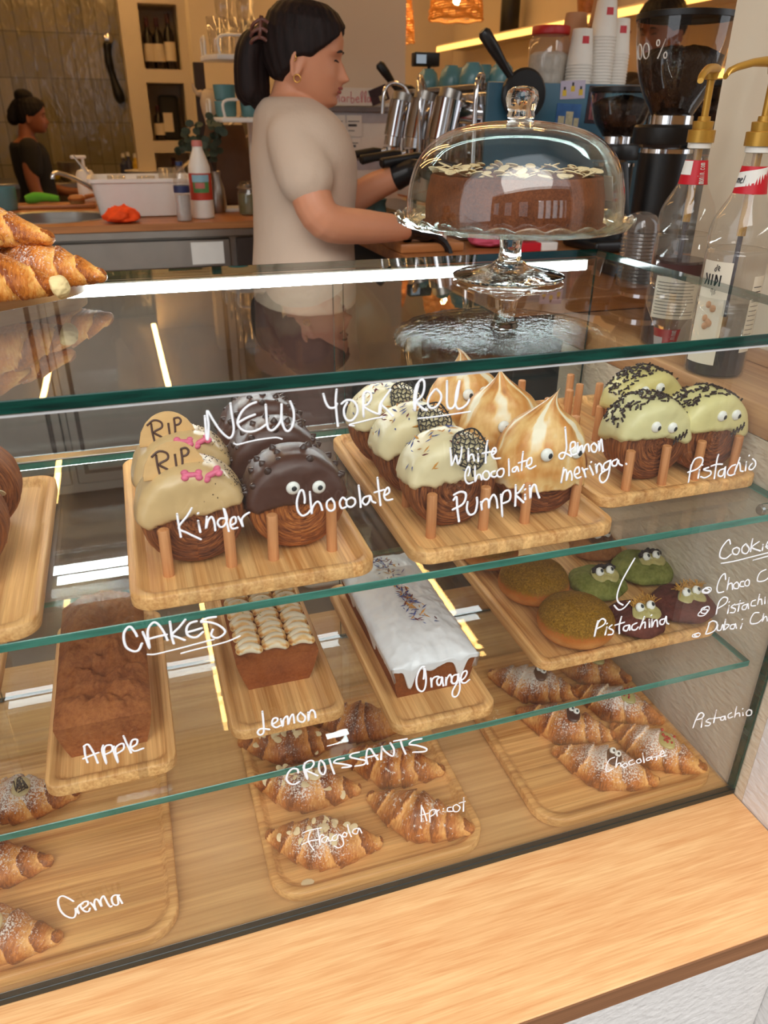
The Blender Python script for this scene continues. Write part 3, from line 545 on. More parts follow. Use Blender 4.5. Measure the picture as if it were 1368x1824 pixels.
RPROF = [(.0005, -.0302), (.012, -.0304), (.028, -.0302), (.042, -.0294), (.0490, -.0275), (.0532, -.0235), (.0553, -.0175), (.0560, -.006), (.0560, .006), (.0553, .0175), (.0532, .0235), (.0490, .0275), (.042, .0294), (.028, .0302), (.0005, .0304)]
def rface(x, z, extra=0.0):
    """front face y of a roll at (x, z)"""
    r = math.hypot(x, z-.0565)
    for (r0, y0), (r1, y1) in zip(RPROF, RPROF[1:]):
        if r0 <= r <= r1: return y0+(y1-y0)*(r-r0)/(r1-r0)-extra
    return -.014
def rollshape(seed, off=None, nseg=84, sub=3):
    prof = [Vector((r, y, 0)) for r, y in RPROF]; pr = crv(prof, sub)
    P = []
    for i, q in enumerate(pr):
        t_ = (pr[min(i+1, len(pr)-1)]-pr[max(i-1, 0)]).normalized(); nr, ny = -t_.y*-1, -t_.x*1
        nr, ny = t_.y, -t_.x
        row = []
        for k in range(nseg):
            a = 2*PI*k/nseg; r = max(q.x, .0003)
            x, z = r*math.sin(a), r*math.cos(a)
            d = .0011*fbm((math.sin(a)*2.2+seed, math.cos(a)*2.2, q.y*160))*sstep(.02, .05, r)
            if off: d = off(x, q.y, z+.0565, a, r)
            row.append((x+nr*d*math.sin(a), q.y+ny*d, z+nr*d*math.cos(a)+.0565))
        P.append(row)
    return P
def eye(parent, x, z, y, r=.0068, look_=(0, 0), tilt=0):
    e = MB(); e.ell((0, 0, 0), (r, r*.55, r), u=16, v=10)
    o = e.build('eye', M_eye, parent, loc=(x, y, z), rot=(tilt, 0, 0), sharp=0)
    q = MB(); q.ell((look_[0]*r, -r*.34, look_[1]*r), (r*.48, r*.28, r*.48), u=12, v=8); q.build('pupil', M_pupil, o, sharp=0)
    return o
def glaze_off(zf, th=.0032, soft=.006):
    def f(x, y, z, a, r):
        b = zf(x, y); s = sstep(b-soft*.5, b+soft*.5, z)
        return -.0035*(1-s)+th*s+(.0014*fbm((x*38+th*900, y*38, z*38+3))+.0005*fbm((x*110, y*110, z*110)) if s > .3 else 0)
    return f
def scatter(n, seed, test, rfun, box):
    """points on the roll surface picked by test(x,y,z)"""
    rg = random.Random(seed); out = []
    while len(out) < n:
        a = rg.uniform(-box, box); y = rg.uniform(-.033, .031)
        if y < -.026: r = rg.uniform(.012, .05)
        else: r = None
        if r is None:
            for (r0, y0), (r1, y1) in zip(RPROF[2:], RPROF[3:]):
                if y0 <= y <= y1: r = r0+(r1-r0)*(y-y0)/(y1-y0)
            if r is None: continue
            p = Vector((r*math.sin(a), y, .0565+r*math.cos(a))); nn = Vector((math.sin(a), 0, math.cos(a)))
        else:
            x, z = r*math.sin(a), .0565+r*math.cos(a); p = Vector((x, rface(x, z), z)); nn = Vector((0, -1, 0))
        if test(p.x, p.y, p.z): out.append((p+nn*.0047, nn, rg))
    return out
def roll_base(name, label, x, y, z, seed, mat, group):
    t = thing(name, label, 'pastry roll', (x, y, z), 0, group)
    b = MB(); b.grid(rollshape(seed), False, True); b.build('roll_body', mat, t, sharp=0)
    return t
def roll_glaze(t, off, mat, name='glaze'):
    g = MB(); g.grid(rollshape(0, off), False, True); return g.build(name, mat, t, sharp=0)
ZT1 = Z1+.0102
def bits(pts, size, flat=.35, long=1.0, fl=None):
    b = MB()
    for p, nn, rg in pts:
        M = look(p, nn) @ Matrix.Rotation(rg.uniform(0, 6.3), 4, 'Z')
        s = size*rg.uniform(.7, 1.25); b.box((0, 0, 0), (s*long, s/long**.2*.6, s*flat), s*.12, 1, M=M)
    return b
# --- tan rolls with a wafer headstone
def tan_roll(label, x, y, seed):
    t = roll_base('tan_glazed_roll', label, x, y, ZT1, seed, M_roll, 'rolls with tan glaze and wafer')
    zb = lambda X, Y: .0625+X*.14+.004*fbm((X*70+seed, Y*50, 0))-.004*sstep(-.01, .03, Y)
    roll_glaze(t, glaze_off(zb, .0045), M_tan)
    stuff(bits(scatter(130, seed, lambda X, Y, Z: X > .012 and Z > .078 and rnd.random() < .3+X*14, None, 1.2), .0016, .5).build('black_crumbs', M_sprk, t))
    w_ = MB(); Mw = frame((-.013, -.012, .1035), (1, .10, .0), (0, .30, 1), (.10, -1, .30))
    w_.prism([(.033*math.cos(PI*i/20)*(1+.02*math.sin(i*3)), .036*math.sin(PI*i/20)) for i in range(21)], -.0015, .0015, M=Mw, bev=.0008)
    wf = w_.build('wafer', M_bisc, t)
    L = [[(-.016, .006), (-.017, .016), (-.017, .026)], [(-.022, .024), (-.014, .029), (-.006, .026), (-.006, .020), (-.015, .016), (-.008, .010), (-.004, .007)], [(.002, .008), (.002, .017), (.002, .024)], [(.008, .009), (.009, .018), (.009, .028)], [(.0085, .028), (.014, .0285), (.0165, .025), (.014, .0212), (.009, .0205)]]
    lt = MB()
    for l in L: lt.tube([Mw @ Vector((a, b_-.001, .0016)) for a, b_ in crv([(q[0], q[1], 0) for q in l], 4) and [(q.x, q.y) for q in crv([(q[0], q[1], 0) for q in l], 4)]], .0013, 6)
    lt.build('icing_lettering', M_choc, wf, sharp=0)
    for dx, dz, a in ((.003, .1085, .1), (.0235, .1070, -.4)):
        c_ = MB()
        for s in (-1, 1):
            for u in (-1, 1): c_.ell((s*.0072, 0, u*.0030), (.0042, .0032, .0036), u=10, v=8)
        c_.cap((-.0072, 0, 0), (.0072, 0, 0), .0034, seg=8)
        c_.build('candy_bone', M_pink, t, loc=(dx, -.0285, dz+.0015), rot=(-.9, a, 0), sharp=0)
    s_ = MB(); s_.tube(crv([(.004, -.028, .098), (.012, -.027, .1), (.02, -.028, .1), (.024, -.028, .099)], 4), [.0012]*13, 6); s_.build('icing_line', M_choc, t, sharp=0)
    return t
rnd = random.Random(3)
RY = [.1225, .2190, .3155]
tan_roll('tan glazed roll with RIP wafer, front of the left column nearest the glass', CB[0], RY[0], 1)
tan_roll('tan glazed roll with RIP wafer half hidden behind the front tan roll', CB[0], RY[1], 2)
# --- dark chocolate rolls
def choc_roll(label, x, y, seed, eyes=((-.0135, .080), (.0145, .080))):
    t = roll_base('chocolate_roll', label, x, y, ZT1, seed, M_roll_o, 'dark chocolate rolls with chips')
    zb = lambda X, Y: .0605-.010*sstep(.0, .05, abs(X+.02))*(1 if X < 0 else .3)+.005*fbm((X*60+seed, Y*40, 1))
    roll_glaze(t, glaze_off(zb, .004), M_choc)
    rg = random.Random(seed); k = 0
    for a in np.linspace(-1.25, 1.25, 9):
        for yy in (-.021, -.004, .015):
            if rg.random() < .82:
                aa = a+rg.uniform(-.1, .1); y_ = yy+rg.uniform(-.006, .006); r = .0585
                if abs(y_) > .016: r = .0555
                nn = Vector((math.sin(aa), (-.45 if y_ < -.014 else 0), math.cos(aa)))
                c_ = MB(); c_.lathe([(.0005, -.001), (.0046, -.001), (.0048, .001), (.0034, .0036), (.0012, .0058), (.0004, .0064)], 12)
                o = c_.build('chocolate_chip', M_chip, t, sharp=0); o.matrix_local = look((r*math.sin(aa), y_, .0565+r*math.cos(aa)), nn)
    for sx, z in eyes: eye(t, sx, z, rface(sx, z, .0042), .0078, (.06, .06))
    return t
choc_roll('dark chocolate roll with sugar eyes and chips, front of its column on the left tray', CB[1], RY[0], 11, ((-.007, .083), (.022, .080)))
choc_roll('dark chocolate roll with sugar eyes, second behind the front chocolate roll', CB[1]-.004, RY[1], 12, ((-.015, .084), (.011, .086)))
choc_roll('dark chocolate roll at the very back of its column, below the top pane edge', CB[1]-.002, RY[2], 13)
# --- white chocolate rolls with lace
def lace(t, seed):
    M = frame((.012, -.0345, .1060), (1, .02, -.14), (.10, .50, .86), Vector((1, .02, -.14)).cross(Vector((.10, .50, .86))))
    b = MB(); R0 = .0235
    def pt(a, r): return M @ Vector((r*math.sin(a)*.95, r*math.cos(a)+.0, 0))
    b.tube([pt(2*PI*k/40, R0*(1+.05*math.sin(5*2*PI*k/40))) for k in range(41)], .0011, 5)
    for i in range(-3, 4):
        x = R0*i/4; h = math.sqrt(max(R0*R0-x*x, 1e-6))
        b.tube([M @ Vector((x+.0016*math.sin(j*1.7+i), -h+2*h*j/12, 0)) for j in range(13)], .0008, 5)
        b.tube([M @ Vector((-h+2*h*j/12, x+.0016*math.sin(j*2.1+i), 0)) for j in range(13)], .0008, 5)
    b.tube([M @ Vector((0, -R0, 0)), M @ Vector((.001, -R0-.009, .001))], .0012, 5)
    return b.build('chocolate_lace', M_lace, t, sharp=0)
M_pet = [plain('petal_blue', (74, 84, 140), .7), plain('petal_maroon', (110, 34, 40), .7), plain('petal_orange', (206, 140, 52), .7)]
def petals(t, pts, name='dried_petals', size=.0068):
    b = MB()
    for i, (p, nn, rg) in enumerate(pts):
        M = look(p, nn) @ Matrix.Rotation(rg.uniform(0, 6.3), 4, 'Z'); s = size*rg.uniform(.5, 1.2)
        b.add([(-s, 0, 0), (0, -s*.22, .0004), (s, 0, .0008), (0, s*.22, .0004), (0, 0, .0011)], [(0, 1, 4), (1, 2, 4), (2, 3, 4), (3, 0, 4), (3, 2, 1, 0)], rg.choice((0, 0, 1, 2)), M)
    return stuff(b.build(name, M_pet, t, smooth=False))
def white_roll(label, x, y, seed):
    t = roll_base('white_chocolate_roll', label, x, y, ZT1, seed, M_roll, 'white chocolate rolls with lace discs')
    zb = lambda X, Y: .0635+X*.06+.006*fbm((X*55+seed, Y*45, 2))
    roll_glaze(t, glaze_off(zb, .0045), M_whitechoc); lace(t, seed)
    petals(t, scatter(46, seed, lambda X, Y, Z: X < .02 and Z > .075 and Y < .03, None, 1.15))
    return t
white_roll('white chocolate roll with dark lace disc, front of its column beside the front meringue', CC[0], RY[0]-.005, 21)
white_roll('white chocolate roll with dark lace disc, middle of its column', CC[0]-.006, RY[1]-.005, 22)
white_roll('white chocolate roll with dark lace disc, rear of its column', CC[0]-.010, RY[2]-.006, 23)
# --- torched meringue rolls
def meringue_roll(label, x, y, seed, lean=(.012, 0), hook=0.0, hh=1.0, eyes=((-.017, .091), (.024, .089))):
    t = roll_base('meringue_roll', label, x, y, ZT1, seed, M_roll, 'rolls with torched meringue peaks')
    b = MB(); P = []; T = []; nu, nv = 60, 96
    for i in range(nu+1):
        s = i/nu                      # 0 at the lower lip, 1 at the tip
        row = []
        if s < .6: z = .048+.070*(s/.6); rr = .0615*math.sqrt(max(0, 1-((z-.05)/.086)**2))
        else:
            q = (s-.6)/.4; z = .118+hh*.042*q; rr = .0371*(1-q)**(1.75-.35*(hh < .95))+.0002
        for k in range(nv):
            a = 2*PI*k/nv
            ridge = .5+.5*math.sin(a*5+s*4.5+1.9*fbm((math.cos(a)*1.5+seed, math.sin(a)*1.5, s*2)))
            fz = fbm((math.cos(a)*2+seed*3, math.sin(a)*2, s*4))
            r = rr*(1+.05*(ridge-.5)+.05*fz)
            low = (1-sstep(0, .12, s))
            x_ = r*math.cos(a); y_ = r*math.sin(a)*(.76+.24*max(0, (s-.5)/.5))
            tip = max(0, (s-.6)/.4)
            x_ += lean[0]*tip**1.6+hook*max(0, (s-.86)/.14)**2*-.014; y_ += lean[1]*tip**1.5
            zz_ = z-low*.010*(.5+.5*fbm((math.cos(a)*4+seed, math.sin(a)*4, 5)))-hook*max(0, (s-.93)/.07)**2*.010
            row.append((x_, y_, zz_)); T.append((.54-.50*(1-sstep(.0, .34, ridge))*sstep(.1, .5, s)+.22*fz+.16*ridge*sstep(.45, .9, s)-.25*(1-sstep(.0, .16, s))*(fz > -.05), 0, 0))
        P.append(row)
    b.grid(P, False, True, flip=True); b.att['toast'] = (T, 3)
    # the lip turns back under into the roll
    k = len(b.v); b.v += [(q[0]*.8, q[1]*.8, q[2]+.004) for q in P[0]]; T += [(.1, 0, 0)]*nv
    for j in range(nv): b.f.append((j, (j+1) % nv, k+(j+1) % nv, k+j)[::-1]); b.mi.append(0)
    b.build('meringue', M_toast, t, sharp=0)
    for sx, z in eyes:
        yy = -.0615*math.sqrt(1-((z-.05)/.086)**2)*.76*math.sqrt(max(0, 1-(sx/.056)**2))-.0034
        eye(t, sx, z, yy, .0082, (.25, -.1), -.15)
    return t
meringue_roll('torched meringue roll with pointed peak, front right of the middle peg tray', CC[1], RY[0]-.008, 31, (.014, -.004), 0, .95)
meringue_roll('torched meringue roll with blunt peak, between the front and hooked meringues', CC[1]-.008, RY[1]-.006, 32, (-.008, 0), 0, .9, ((-.017, .091), (.007, .096)))
meringue_roll('torched meringue roll with tall hooked peak at the back of its column', CC[1]-.020, RY[2]-.006, 33, (-.012, 0), 1.0, 1.12, ((-.012, .103), (.013, .104)))
# --- pistachio rolls
def pist_roll(label, x, y, seed, mat, eyes):
    t = roll_base('pistachio_roll', label, x, y, ZT1, seed, M_roll, 'pale green rolls with stitched mouths')
    zb = lambda X, Y: .0655-.014*sstep(.01, .05, X)-.012*sstep(-.02, .02, Y)+.003*fbm((X*60+seed, Y*40, 4))
    roll_glaze(t, glaze_off(zb, .0045), mat)
    sp = MB()
    for p, nn, rg in scatter(150, seed, lambda X, Y, Z: Z > .08+.02*max(0, X*20) and (Y > -.022 or Z > .108), None, 1.25):
        d = Vector((rg.uniform(-1, 1), rg.uniform(-1, 1), rg.uniform(-1, 1))); d -= nn*d.dot(nn)*.8; d.normalize()
        sp.tube([p+nn*.0010-d*.0034, p+nn*.0010+d*.0034], .00135, 6)
    stuff(sp.build('chocolate_sprinkles', M_sprk, t, sharp=0))
    for sx, z in eyes: eye(t, sx, z, rface(sx, z, .0045), .0076, (.32, -.12))
    m_ = MB(); P = [(.0195+.0215*i/8, rface(.0195+.0215*i/8, .06+.010*i/8, .0052), .060+.0105*i/8) for i in range(9)]
    m_.tube(P, .0011, 6)
    for i in (1, 3, 5, 7):
        p = Vector(P[i]); m_.tube([p+Vector((-.001, 0, -.0058)), p+Vector((.0006, -.0004, 0)), p+Vector((.0012, 0, .0058))], .0011, 6)
    m_.build('icing_mouth', M_sprk, t, sharp=0); return t
pist_roll('pale green roll with stitched mouth, front left of the three green rolls', CD[0]+.019, .1625, 41, M_pist2, ((-.011, .084), (.015, .080)))
pist_roll('yellow-green roll with stitched mouth, rightmost of the three green rolls', CD[1], .1625, 42, M_pist3, ((-.001, .088), (.023, .087)))
pist_roll('olive green roll with sprinkles behind the two front green rolls', -.087, .270, 43, M_pist, ((-.024, .093), (.001, .096)))
# --- almond rolls at the left edge
def flake(rg, s): 
    return [(s*math.cos(2*PI*k/9)*.5*(1+.15*math.cos(2*PI*k/9)), s*math.sin(2*PI*k/9)*.34) for k in range(9)]
def almond_roll(label, x, y, seed):
    t = roll_base('almond_roll', label, x, y, ZT1, seed, M_roll, 'almond rolls on the left edge tray')
    rg = random.Random(seed); b = MB()
    for i in range(46):
        a = rg.uniform(0, 6.3); r = .040*math.sqrt(rg.random()); xx, zz_ = r*math.cos(a), .0565+r*math.sin(a)
        M = look((xx, rface(xx, zz_, .002+.010*rg.random()*(1-r/.045)), zz_), (rg.uniform(-.7, .7), -1, rg.uniform(-.7, .7))) @ Matrix.Rotation(rg.uniform(0, 6.3), 4, 'Z')
        b.prism(flake(rg, .017*rg.uniform(.6, 1.1)), -.0005, .0005, M=M)
    stuff(b.build('almond_topping', M_almond, t)); return t
almond_roll('almond topped roll at the left picture edge, nearest the glass', -1.018, .160, 51)
almond_roll('almond topped roll at the left picture edge, behind the nearest one', -1.014, .262, 52)

# ------------------------------------------------------------------ loaf cakes
def cake_mat(name, crust, side, s=200):
    t = NT(name); v = t.coord('Object'); n = t.noise(v, s, 5, .65); n2 = t.noise(v, 22, 3)
    f = t.math('ADD', t.math('MULTIPLY', n, .5), t.math('MULTIPLY', n2, .5))
    t.pbr(t.ramp(f, [(.34, side), (.66, crust)]), .8, 0, t.bump(n, .6, .0025), **{'Specular IOR Level': .12}); return t.m
M_apple = cake_mat('apple_loaf_crust', (178, 112, 64), (128, 70, 38)); M_lemonc = cake_mat('lemon_loaf_crust', (168, 98, 52), (134, 72, 36), 260); M_orangec = cake_mat('orange_loaf_crust', (160, 92, 44), (122, 66, 32), 260)
def loaf(name, wb, wt, L, h, dome, seed, crack=0, nx=40, ny=64):
    """loaf tin shape: y along its length, front at y=0"""
    def top(u, v):
        X = wt/2*u; e = 1-abs(u)**3; ev = 1-abs(2*v-1)**6
        z = h+dome*e*ev*(.85+.15*math.sin(v*6+seed))+.002*fbm((X*60, v*L*60, seed))
        if crack: z += .015*sstep(.33, .40, v+.04*math.sin(5*u+1)+.02*fbm((u*4, 0, 1)))*e-.006*math.exp(-((v+.04*math.sin(5*u+1)-.325)/.018)**2)*e; z += crack*(.8*fbm((X*30+9, v*L*26, seed))+.35*abs(fbm((X*70, v*L*60, seed+4)))-.2*math.exp(-(u*6+1.2*math.sin(v*9))**2))*e*ev
        return z
    b = MB(); P = []
    for j in range(ny+1):
        v = j/ny; row = []
        yy = v*L
        for i in range(nx+1):
            u = -1+2*i/nx; row.append((wt/2*u, yy, top(u, v)))
        P.append(row)
    b.grid(P)
    # sides taper to the base, rounded corners
    ring = [P[0][i] for i in range(nx+1)]+[P[j][nx] for j in range(1, ny+1)]+[P[ny][i] for i in range(nx-1, -1, -1)]+[P[j][0] for j in range(ny-1, 0, -1)]
    Q = []
    for k in range(9):
        s = k/8; f = 1-s; sx = (wb+(wt-wb)*f)/wt; sy = 1-.05*s
        Q.append([(x*sx*(1+.02*math.sin(PI*s)), L/2+(y-L/2)*sy*(1+.01*math.sin(PI*s)), z*f+.0) for x, y, z in ring])
    b.grid(Q, False, True); n = len(b.v)-len(ring); b.f.append(tuple(range(n, n+len(ring)))); b.mi.append(0)
    return b, top
t = thing('apple_loaf', 'plain brown apple loaf cake with a cracked uneven top', 'loaf cake', (-.9035, .104, Z2+.0104))
b, _ = loaf('x', .088, .112, .262, .052, .020, 3, .020, 56, 110); b.build('cake', M_apple, t, sharp=60)
rg = random.Random(8)
t = thing('lemon_loaf', 'small brown loaf cake topped with three rows of piped toasted meringue', 'loaf cake', (-.681, .164, Z2+.0104))
b, tp = loaf('x', .084, .112, .20, .050, .008, 5); b.build('cake', M_lemonc, t, sharp=60)
def piped(col, x0, wd, y0, y1, n, seed):
    rg = random.Random(seed); b = MB(); T = []
    for i in range(n):
        yy = y0+(y1-y0)*i/(n-1); sk = .0022*(1 if i % 2 else -1)+rg.uniform(-.0006, .0006); o = len(b.v); r = .0070+rg.uniform(-.0005, .0005)
        P = [Vector((x0+wd*.5*q, yy+sk*q+.0012*math.cos(q*3), .0625-.0026*abs(q)**2.5)) for q in (-1, -.75, -.5, -.25, 0, .25, .5, .75, 1)]
        b.cap(P[0], P[0]+(P[1]-P[0])*.02, r*.82, r*.82, 14); b.tube(crv(P, 3), [r*(.82+.18*math.sin(PI*k/24)) for k in range(25)], 14); b.cap(P[-1], P[-1]+(P[-1]-P[-2])*.02, r*.82, r*.82, 14)
        for v in b.v[o:]:
            u = (v[0]-x0)/(wd*.5); dy = abs(v[1]-(yy+sk*u+.0012*math.cos(u*3)))/r; hz = (v[2]-.0625)/r
            T.append((max(0, .62*sstep(.42, .66, dy)*(1-sstep(.80, .98, dy))*(hz > -.2)+.42*sstep(.95, 1.2, abs(u))+.03+.14*fbm((v[0]*70, v[1]*70, 2))), 0, 0))
    b.att['toast'] = (T, 3); return b
M_piped = toast('torched_piped_meringue', st=.8)
for i, x0 in enumerate((-.0355, .0, .0355)): piped(i, x0, .0245, .014, .19, 14, i).build('piped_meringue', M_piped, t, sharp=0)
z_ = MB()
for i in range(30):
    x, y = rg.uniform(-.04, .04), rg.uniform(.06, .17); z_.tube([(x, y, .0705), (x+rg.uniform(-.002, .002), y+rg.uniform(-.002, .002), .0710)], .0004, 4)
stuff(z_.build('lime_zest', plain('lime_zest', (120, 150, 40), .6), t))
t = thing('orange_loaf', 'long loaf cake under smooth white icing with a strip of dried petals', 'loaf cake', (-.4855, .086, Z2+.0104))
b, tp = loaf('x', .100, .118, .272, .056, .018, 7); b.build('cake', M_orangec, t, sharp=60)
# icing: a draped skin that runs over the edges in tongues
P = []; nx, ny = 90, 120; L = .272; wt = .118
def drip(s, seed): return .016+.020*max(0, fbm((s*26+seed, seed, 0)))+.018*max(0, math.sin(s*62+seed))**6
for j in range(ny+1):
    row = []; v = -.14+1.28*j/ny
    for i in range(nx+1):
        u = -1.42+2.84*i/nx; uu = max(-1, min(1, u)); vv = max(0, min(1, v))
        ou, ov = max(0, abs(u)-1), max(0, -v, v-1)
        z = tp(uu, vv)+.0035; x = wt/2*uu; y = vv*L
        dn = 0
        if ou or ov:
            k = ou/.42 if ou*1.0/.42 > ov/.14 else ov/.14
            s = y if ou/.42 >= ov/.14 else x
            lim = drip(s, 1 if u > 0 else 2) if ou/.42 >= ov/.14 else (.006+.036*math.exp(-((x+.036)/.007)**2)+.030*math.exp(-((x-.036)/.007)**2)+.010*math.exp(-((x+.008)/.012)**2)+.003*fbm((x*50, 0, 4)))
            dn = min(k, 1)*lim; x += math.copysign(.0038, u)*min(1, k*6)*(ou/.42 >= ov/.14 or ou > 0); y += (-.0038 if v < 0 else .0038)*min(1, k*6)*(ov > 0)
            tap = dn/.056*.010; x -= math.copysign(tap, x)*(ou > 0)
            if k > .96: x -= math.copysign(.004, u)*(ou > 0); y += (.005 if v < 0 else -.005)*(ov > 0)
        row.append((x, y, z-dn-.002*min(1, dn*300)+.0008*fbm((x*40, y*40, 9))))
    P.append(row)
b = MB(); b.grid(P); b.build('icing', M_icing_w, t, sharp=0)
pp = []; rg = random.Random(5)
for i in range(190):
    v = rg.random()**.9; u = rg.gauss(.06, .12)*(1+.4*math.sin(v*9)); pp.append((Vector((u*wt/2, .03+v*.232, tp(max(-1, min(1, u)), v)+.0052)), Vector((rg.uniform(-.4, .4), rg.uniform(-.4, .4), 1)), rg))
petals(t, pp, 'dried_petals', .0066)

# ------------------------------------------------------------------ buns and cookies
def lump(r, h, seed, rough=.05, flat=2.4, nu=36, nv=64, under=.35):
    P = []
    for i in range(nu+1):
        s = -1+2*i/nu; a = s*PI/2; row = []
        for k in range(nv):
            t_ = 2*PI*k/nv
            q = 1+rough*fbm((math.cos(t_)*1.6+seed, math.sin(t_)*1.6, s*1.4))
            cr = max(abs(math.cos(a)), 1e-3)**(2/flat); z = math.copysign(abs(math.sin(a))**(2/2.0), s)
            z = h*(under+(1-under)*z) if s > 0 else h*under*(1+z)
            row.append((r*cr*q*math.cos(t_), r*cr*q*math.sin(t_), max(0, z*(1+.6*rough*fbm((math.cos(t_)*3*cr+seed, math.sin(t_)*3*cr, 7))) if s > 0 else z)))
        P.append(row)
    b = MB(); b.grid(P, False, True, flip=True); return b
def bun_mat():
    t = NT('fried_bun_with_green_sugar'); v = t.coord('Object', False); n = t.noise(v, 360, 4, .75); n2 = t.noise(v, 26, 3)
    sx = t.n('ShaderNodeSeparateXYZ'); t.l(v, sx.inputs[0]); z = sx.outputs[2]
    base = t.ramp(t.math('ADD', t.math('MULTIPLY', z, 14), t.math('MULTIPLY', n2, .35)), [(.16, (190, 116, 56)), (.42, (222, 154, 84)), (.62, (190, 108, 44)), (.9, (158, 84, 30))])
    dust = t.ramp(n, [(.35, (100, 70, 14)), (.55, (148, 106, 26)), (.75, (190, 144, 56))])
    f = t.math('MULTIPLY', t.smooth(t.math('ADD', z, t.math('MULTIPLY', t.math('SUBTRACT', n, .5), .030)), .031, .038), .95)
    t.pbr(t.mix(f, base, dust), .7, 0, t.bump(n, .7, .002), **{'Specular IOR Level': .15}); return t.m
M_bun = bun_mat()
ZT2 = Z2+.0102
for i, (x, y, r, h, lb) in enumerate(((-.244, .262, .0575, .062, 'round bun dusted with green sugar, behind the front bun'), (-.236, .145, .058, .062, 'round bun dusted with green sugar at the front of the tray'), (-.268, .378, .05, .055, 'round golden bun at the back left of the cookie tray'))):
    t = thing('sugared_bun', lb, 'bun', (x, y, ZT2), 0, 'buns on the lower shelf'); lump(r, h, i*3, .02, 2.6, under=.42).build('bun', M_bun, t, sharp=0)
def cookie_mat(name, a, b_):
    t = NT(name); v = t.coord('Object'); n = t.noise(v, 130, 4, .65); n2 = t.noise(v, 30, 2)
    t.pbr(t.ramp(t.math('ADD', t.math('MULTIPLY', n, .5), t.math('MULTIPLY', n2, .5)), [(.35, a), (.65, b_)]), .75, 0, t.bump(n, .6, .003), **{'Specular IOR Level': .15}); return t.m
M_ckg = cookie_mat('green_cookie', (94, 98, 36), (146, 146, 78)); M_ckc = cookie_mat('chocolate_cookie', (78, 38, 30), (118, 64, 52)); M_ckb = cookie_mat('brown_cookie', (126, 78, 44), (172, 112, 66))
M_face = glaze('pistachio_icing_face', (190, 176, 112), .35); M_hair1 = plain('chocolate_hair_crumbs', (40, 24, 20), .6); M_hair2 = plain('golden_kadaif_strands', (206, 150, 60), .6)
def cookie(label, x, y, r, mat, hair, seed, face=True):
    t = thing('face_cookie', label, 'cookie', (x, y, ZT2), 0, 'cookies with icing faces')
    lump(r, .034, seed, .09, 2.2, under=.4).build('cookie', mat, t, sharp=0)
    q = Matrix.Translation((.006, -.010, .033)) @ Matrix.Rotation(R(24), 4, 'X')
    f = MB(); P = []
    for i in range(13):
        a = PI*i/12; P.append([(.0235*math.sin(a)*math.cos(u)*(1+.10*math.sin(3*u+seed)), .0205*math.sin(a)*math.sin(u)*(1+.08*math.cos(2*u+seed)), .0052*-math.cos(a)+(.0012*math.sin(u*4+i*.6) if i > 7 else 0)) for u in [2*PI*k/28 for k in range(28)]])
    f.grid(P, False, True, flip=True); fo = f.build('icing_face', M_face if face else M_choc, t, sharp=0); fo.matrix_local = q
    for sx in (-.0095, .0095):
        e = eye(t, 0, 0, 0, .0074, (.25, .12)); e.matrix_local = q @ Matrix.Translation((sx, .006, .0062)) @ Matrix.Rotation(R(-62), 4, 'X')
    if hair:
        rg = random.Random(seed); h = MB()
        for i in range(90):
            u = rg.uniform(-1, 1); p = q @ Vector((u*.0205, .0155-.006*u*u+rg.uniform(-.002, .003), .005))
            if hair == 1: h.ell(p+Vector((0, 0, rg.uniform(-.001, .002))), rg.uniform(.0016, .0034), u=6, v=5)
            else:
                d = Vector((rg.uniform(-1, 1), rg.uniform(-.6, 1), rg.uniform(-.2, 1))).normalized()*rg.uniform(.007, .014); h.tube(crv([p, p+d*.6+Vector((0, 0, .001)), p+d], 3), .0006, 4)
        stuff(h.build('hair_crumbs' if hair == 1 else 'hair_strands', M_hair1 if hair == 1 else M_hair2, t, sharp=0))
    return t
cookie('green cookie with dark-haired icing face, beside the rear bun', -.136, .243, .047, M_ckg, 1, 1)
cookie('green cookie with dark-haired icing face, by the right wall', -.034, .262, .051, M_ckg, 1, 2)
cookie('chocolate cookie with golden-haired icing face, beside the front bun', -.134, .136, .044, M_ckc, 2, 3)
cookie('chocolate cookie with golden-haired icing face at the right tray corner', -.040, .150, .0495, M_ckc, 2, 4)
cookie('plain brown cookie with a dark chocolate face at the back of the tray', -.072, .352, .046, M_ckb, 0, 5, False)

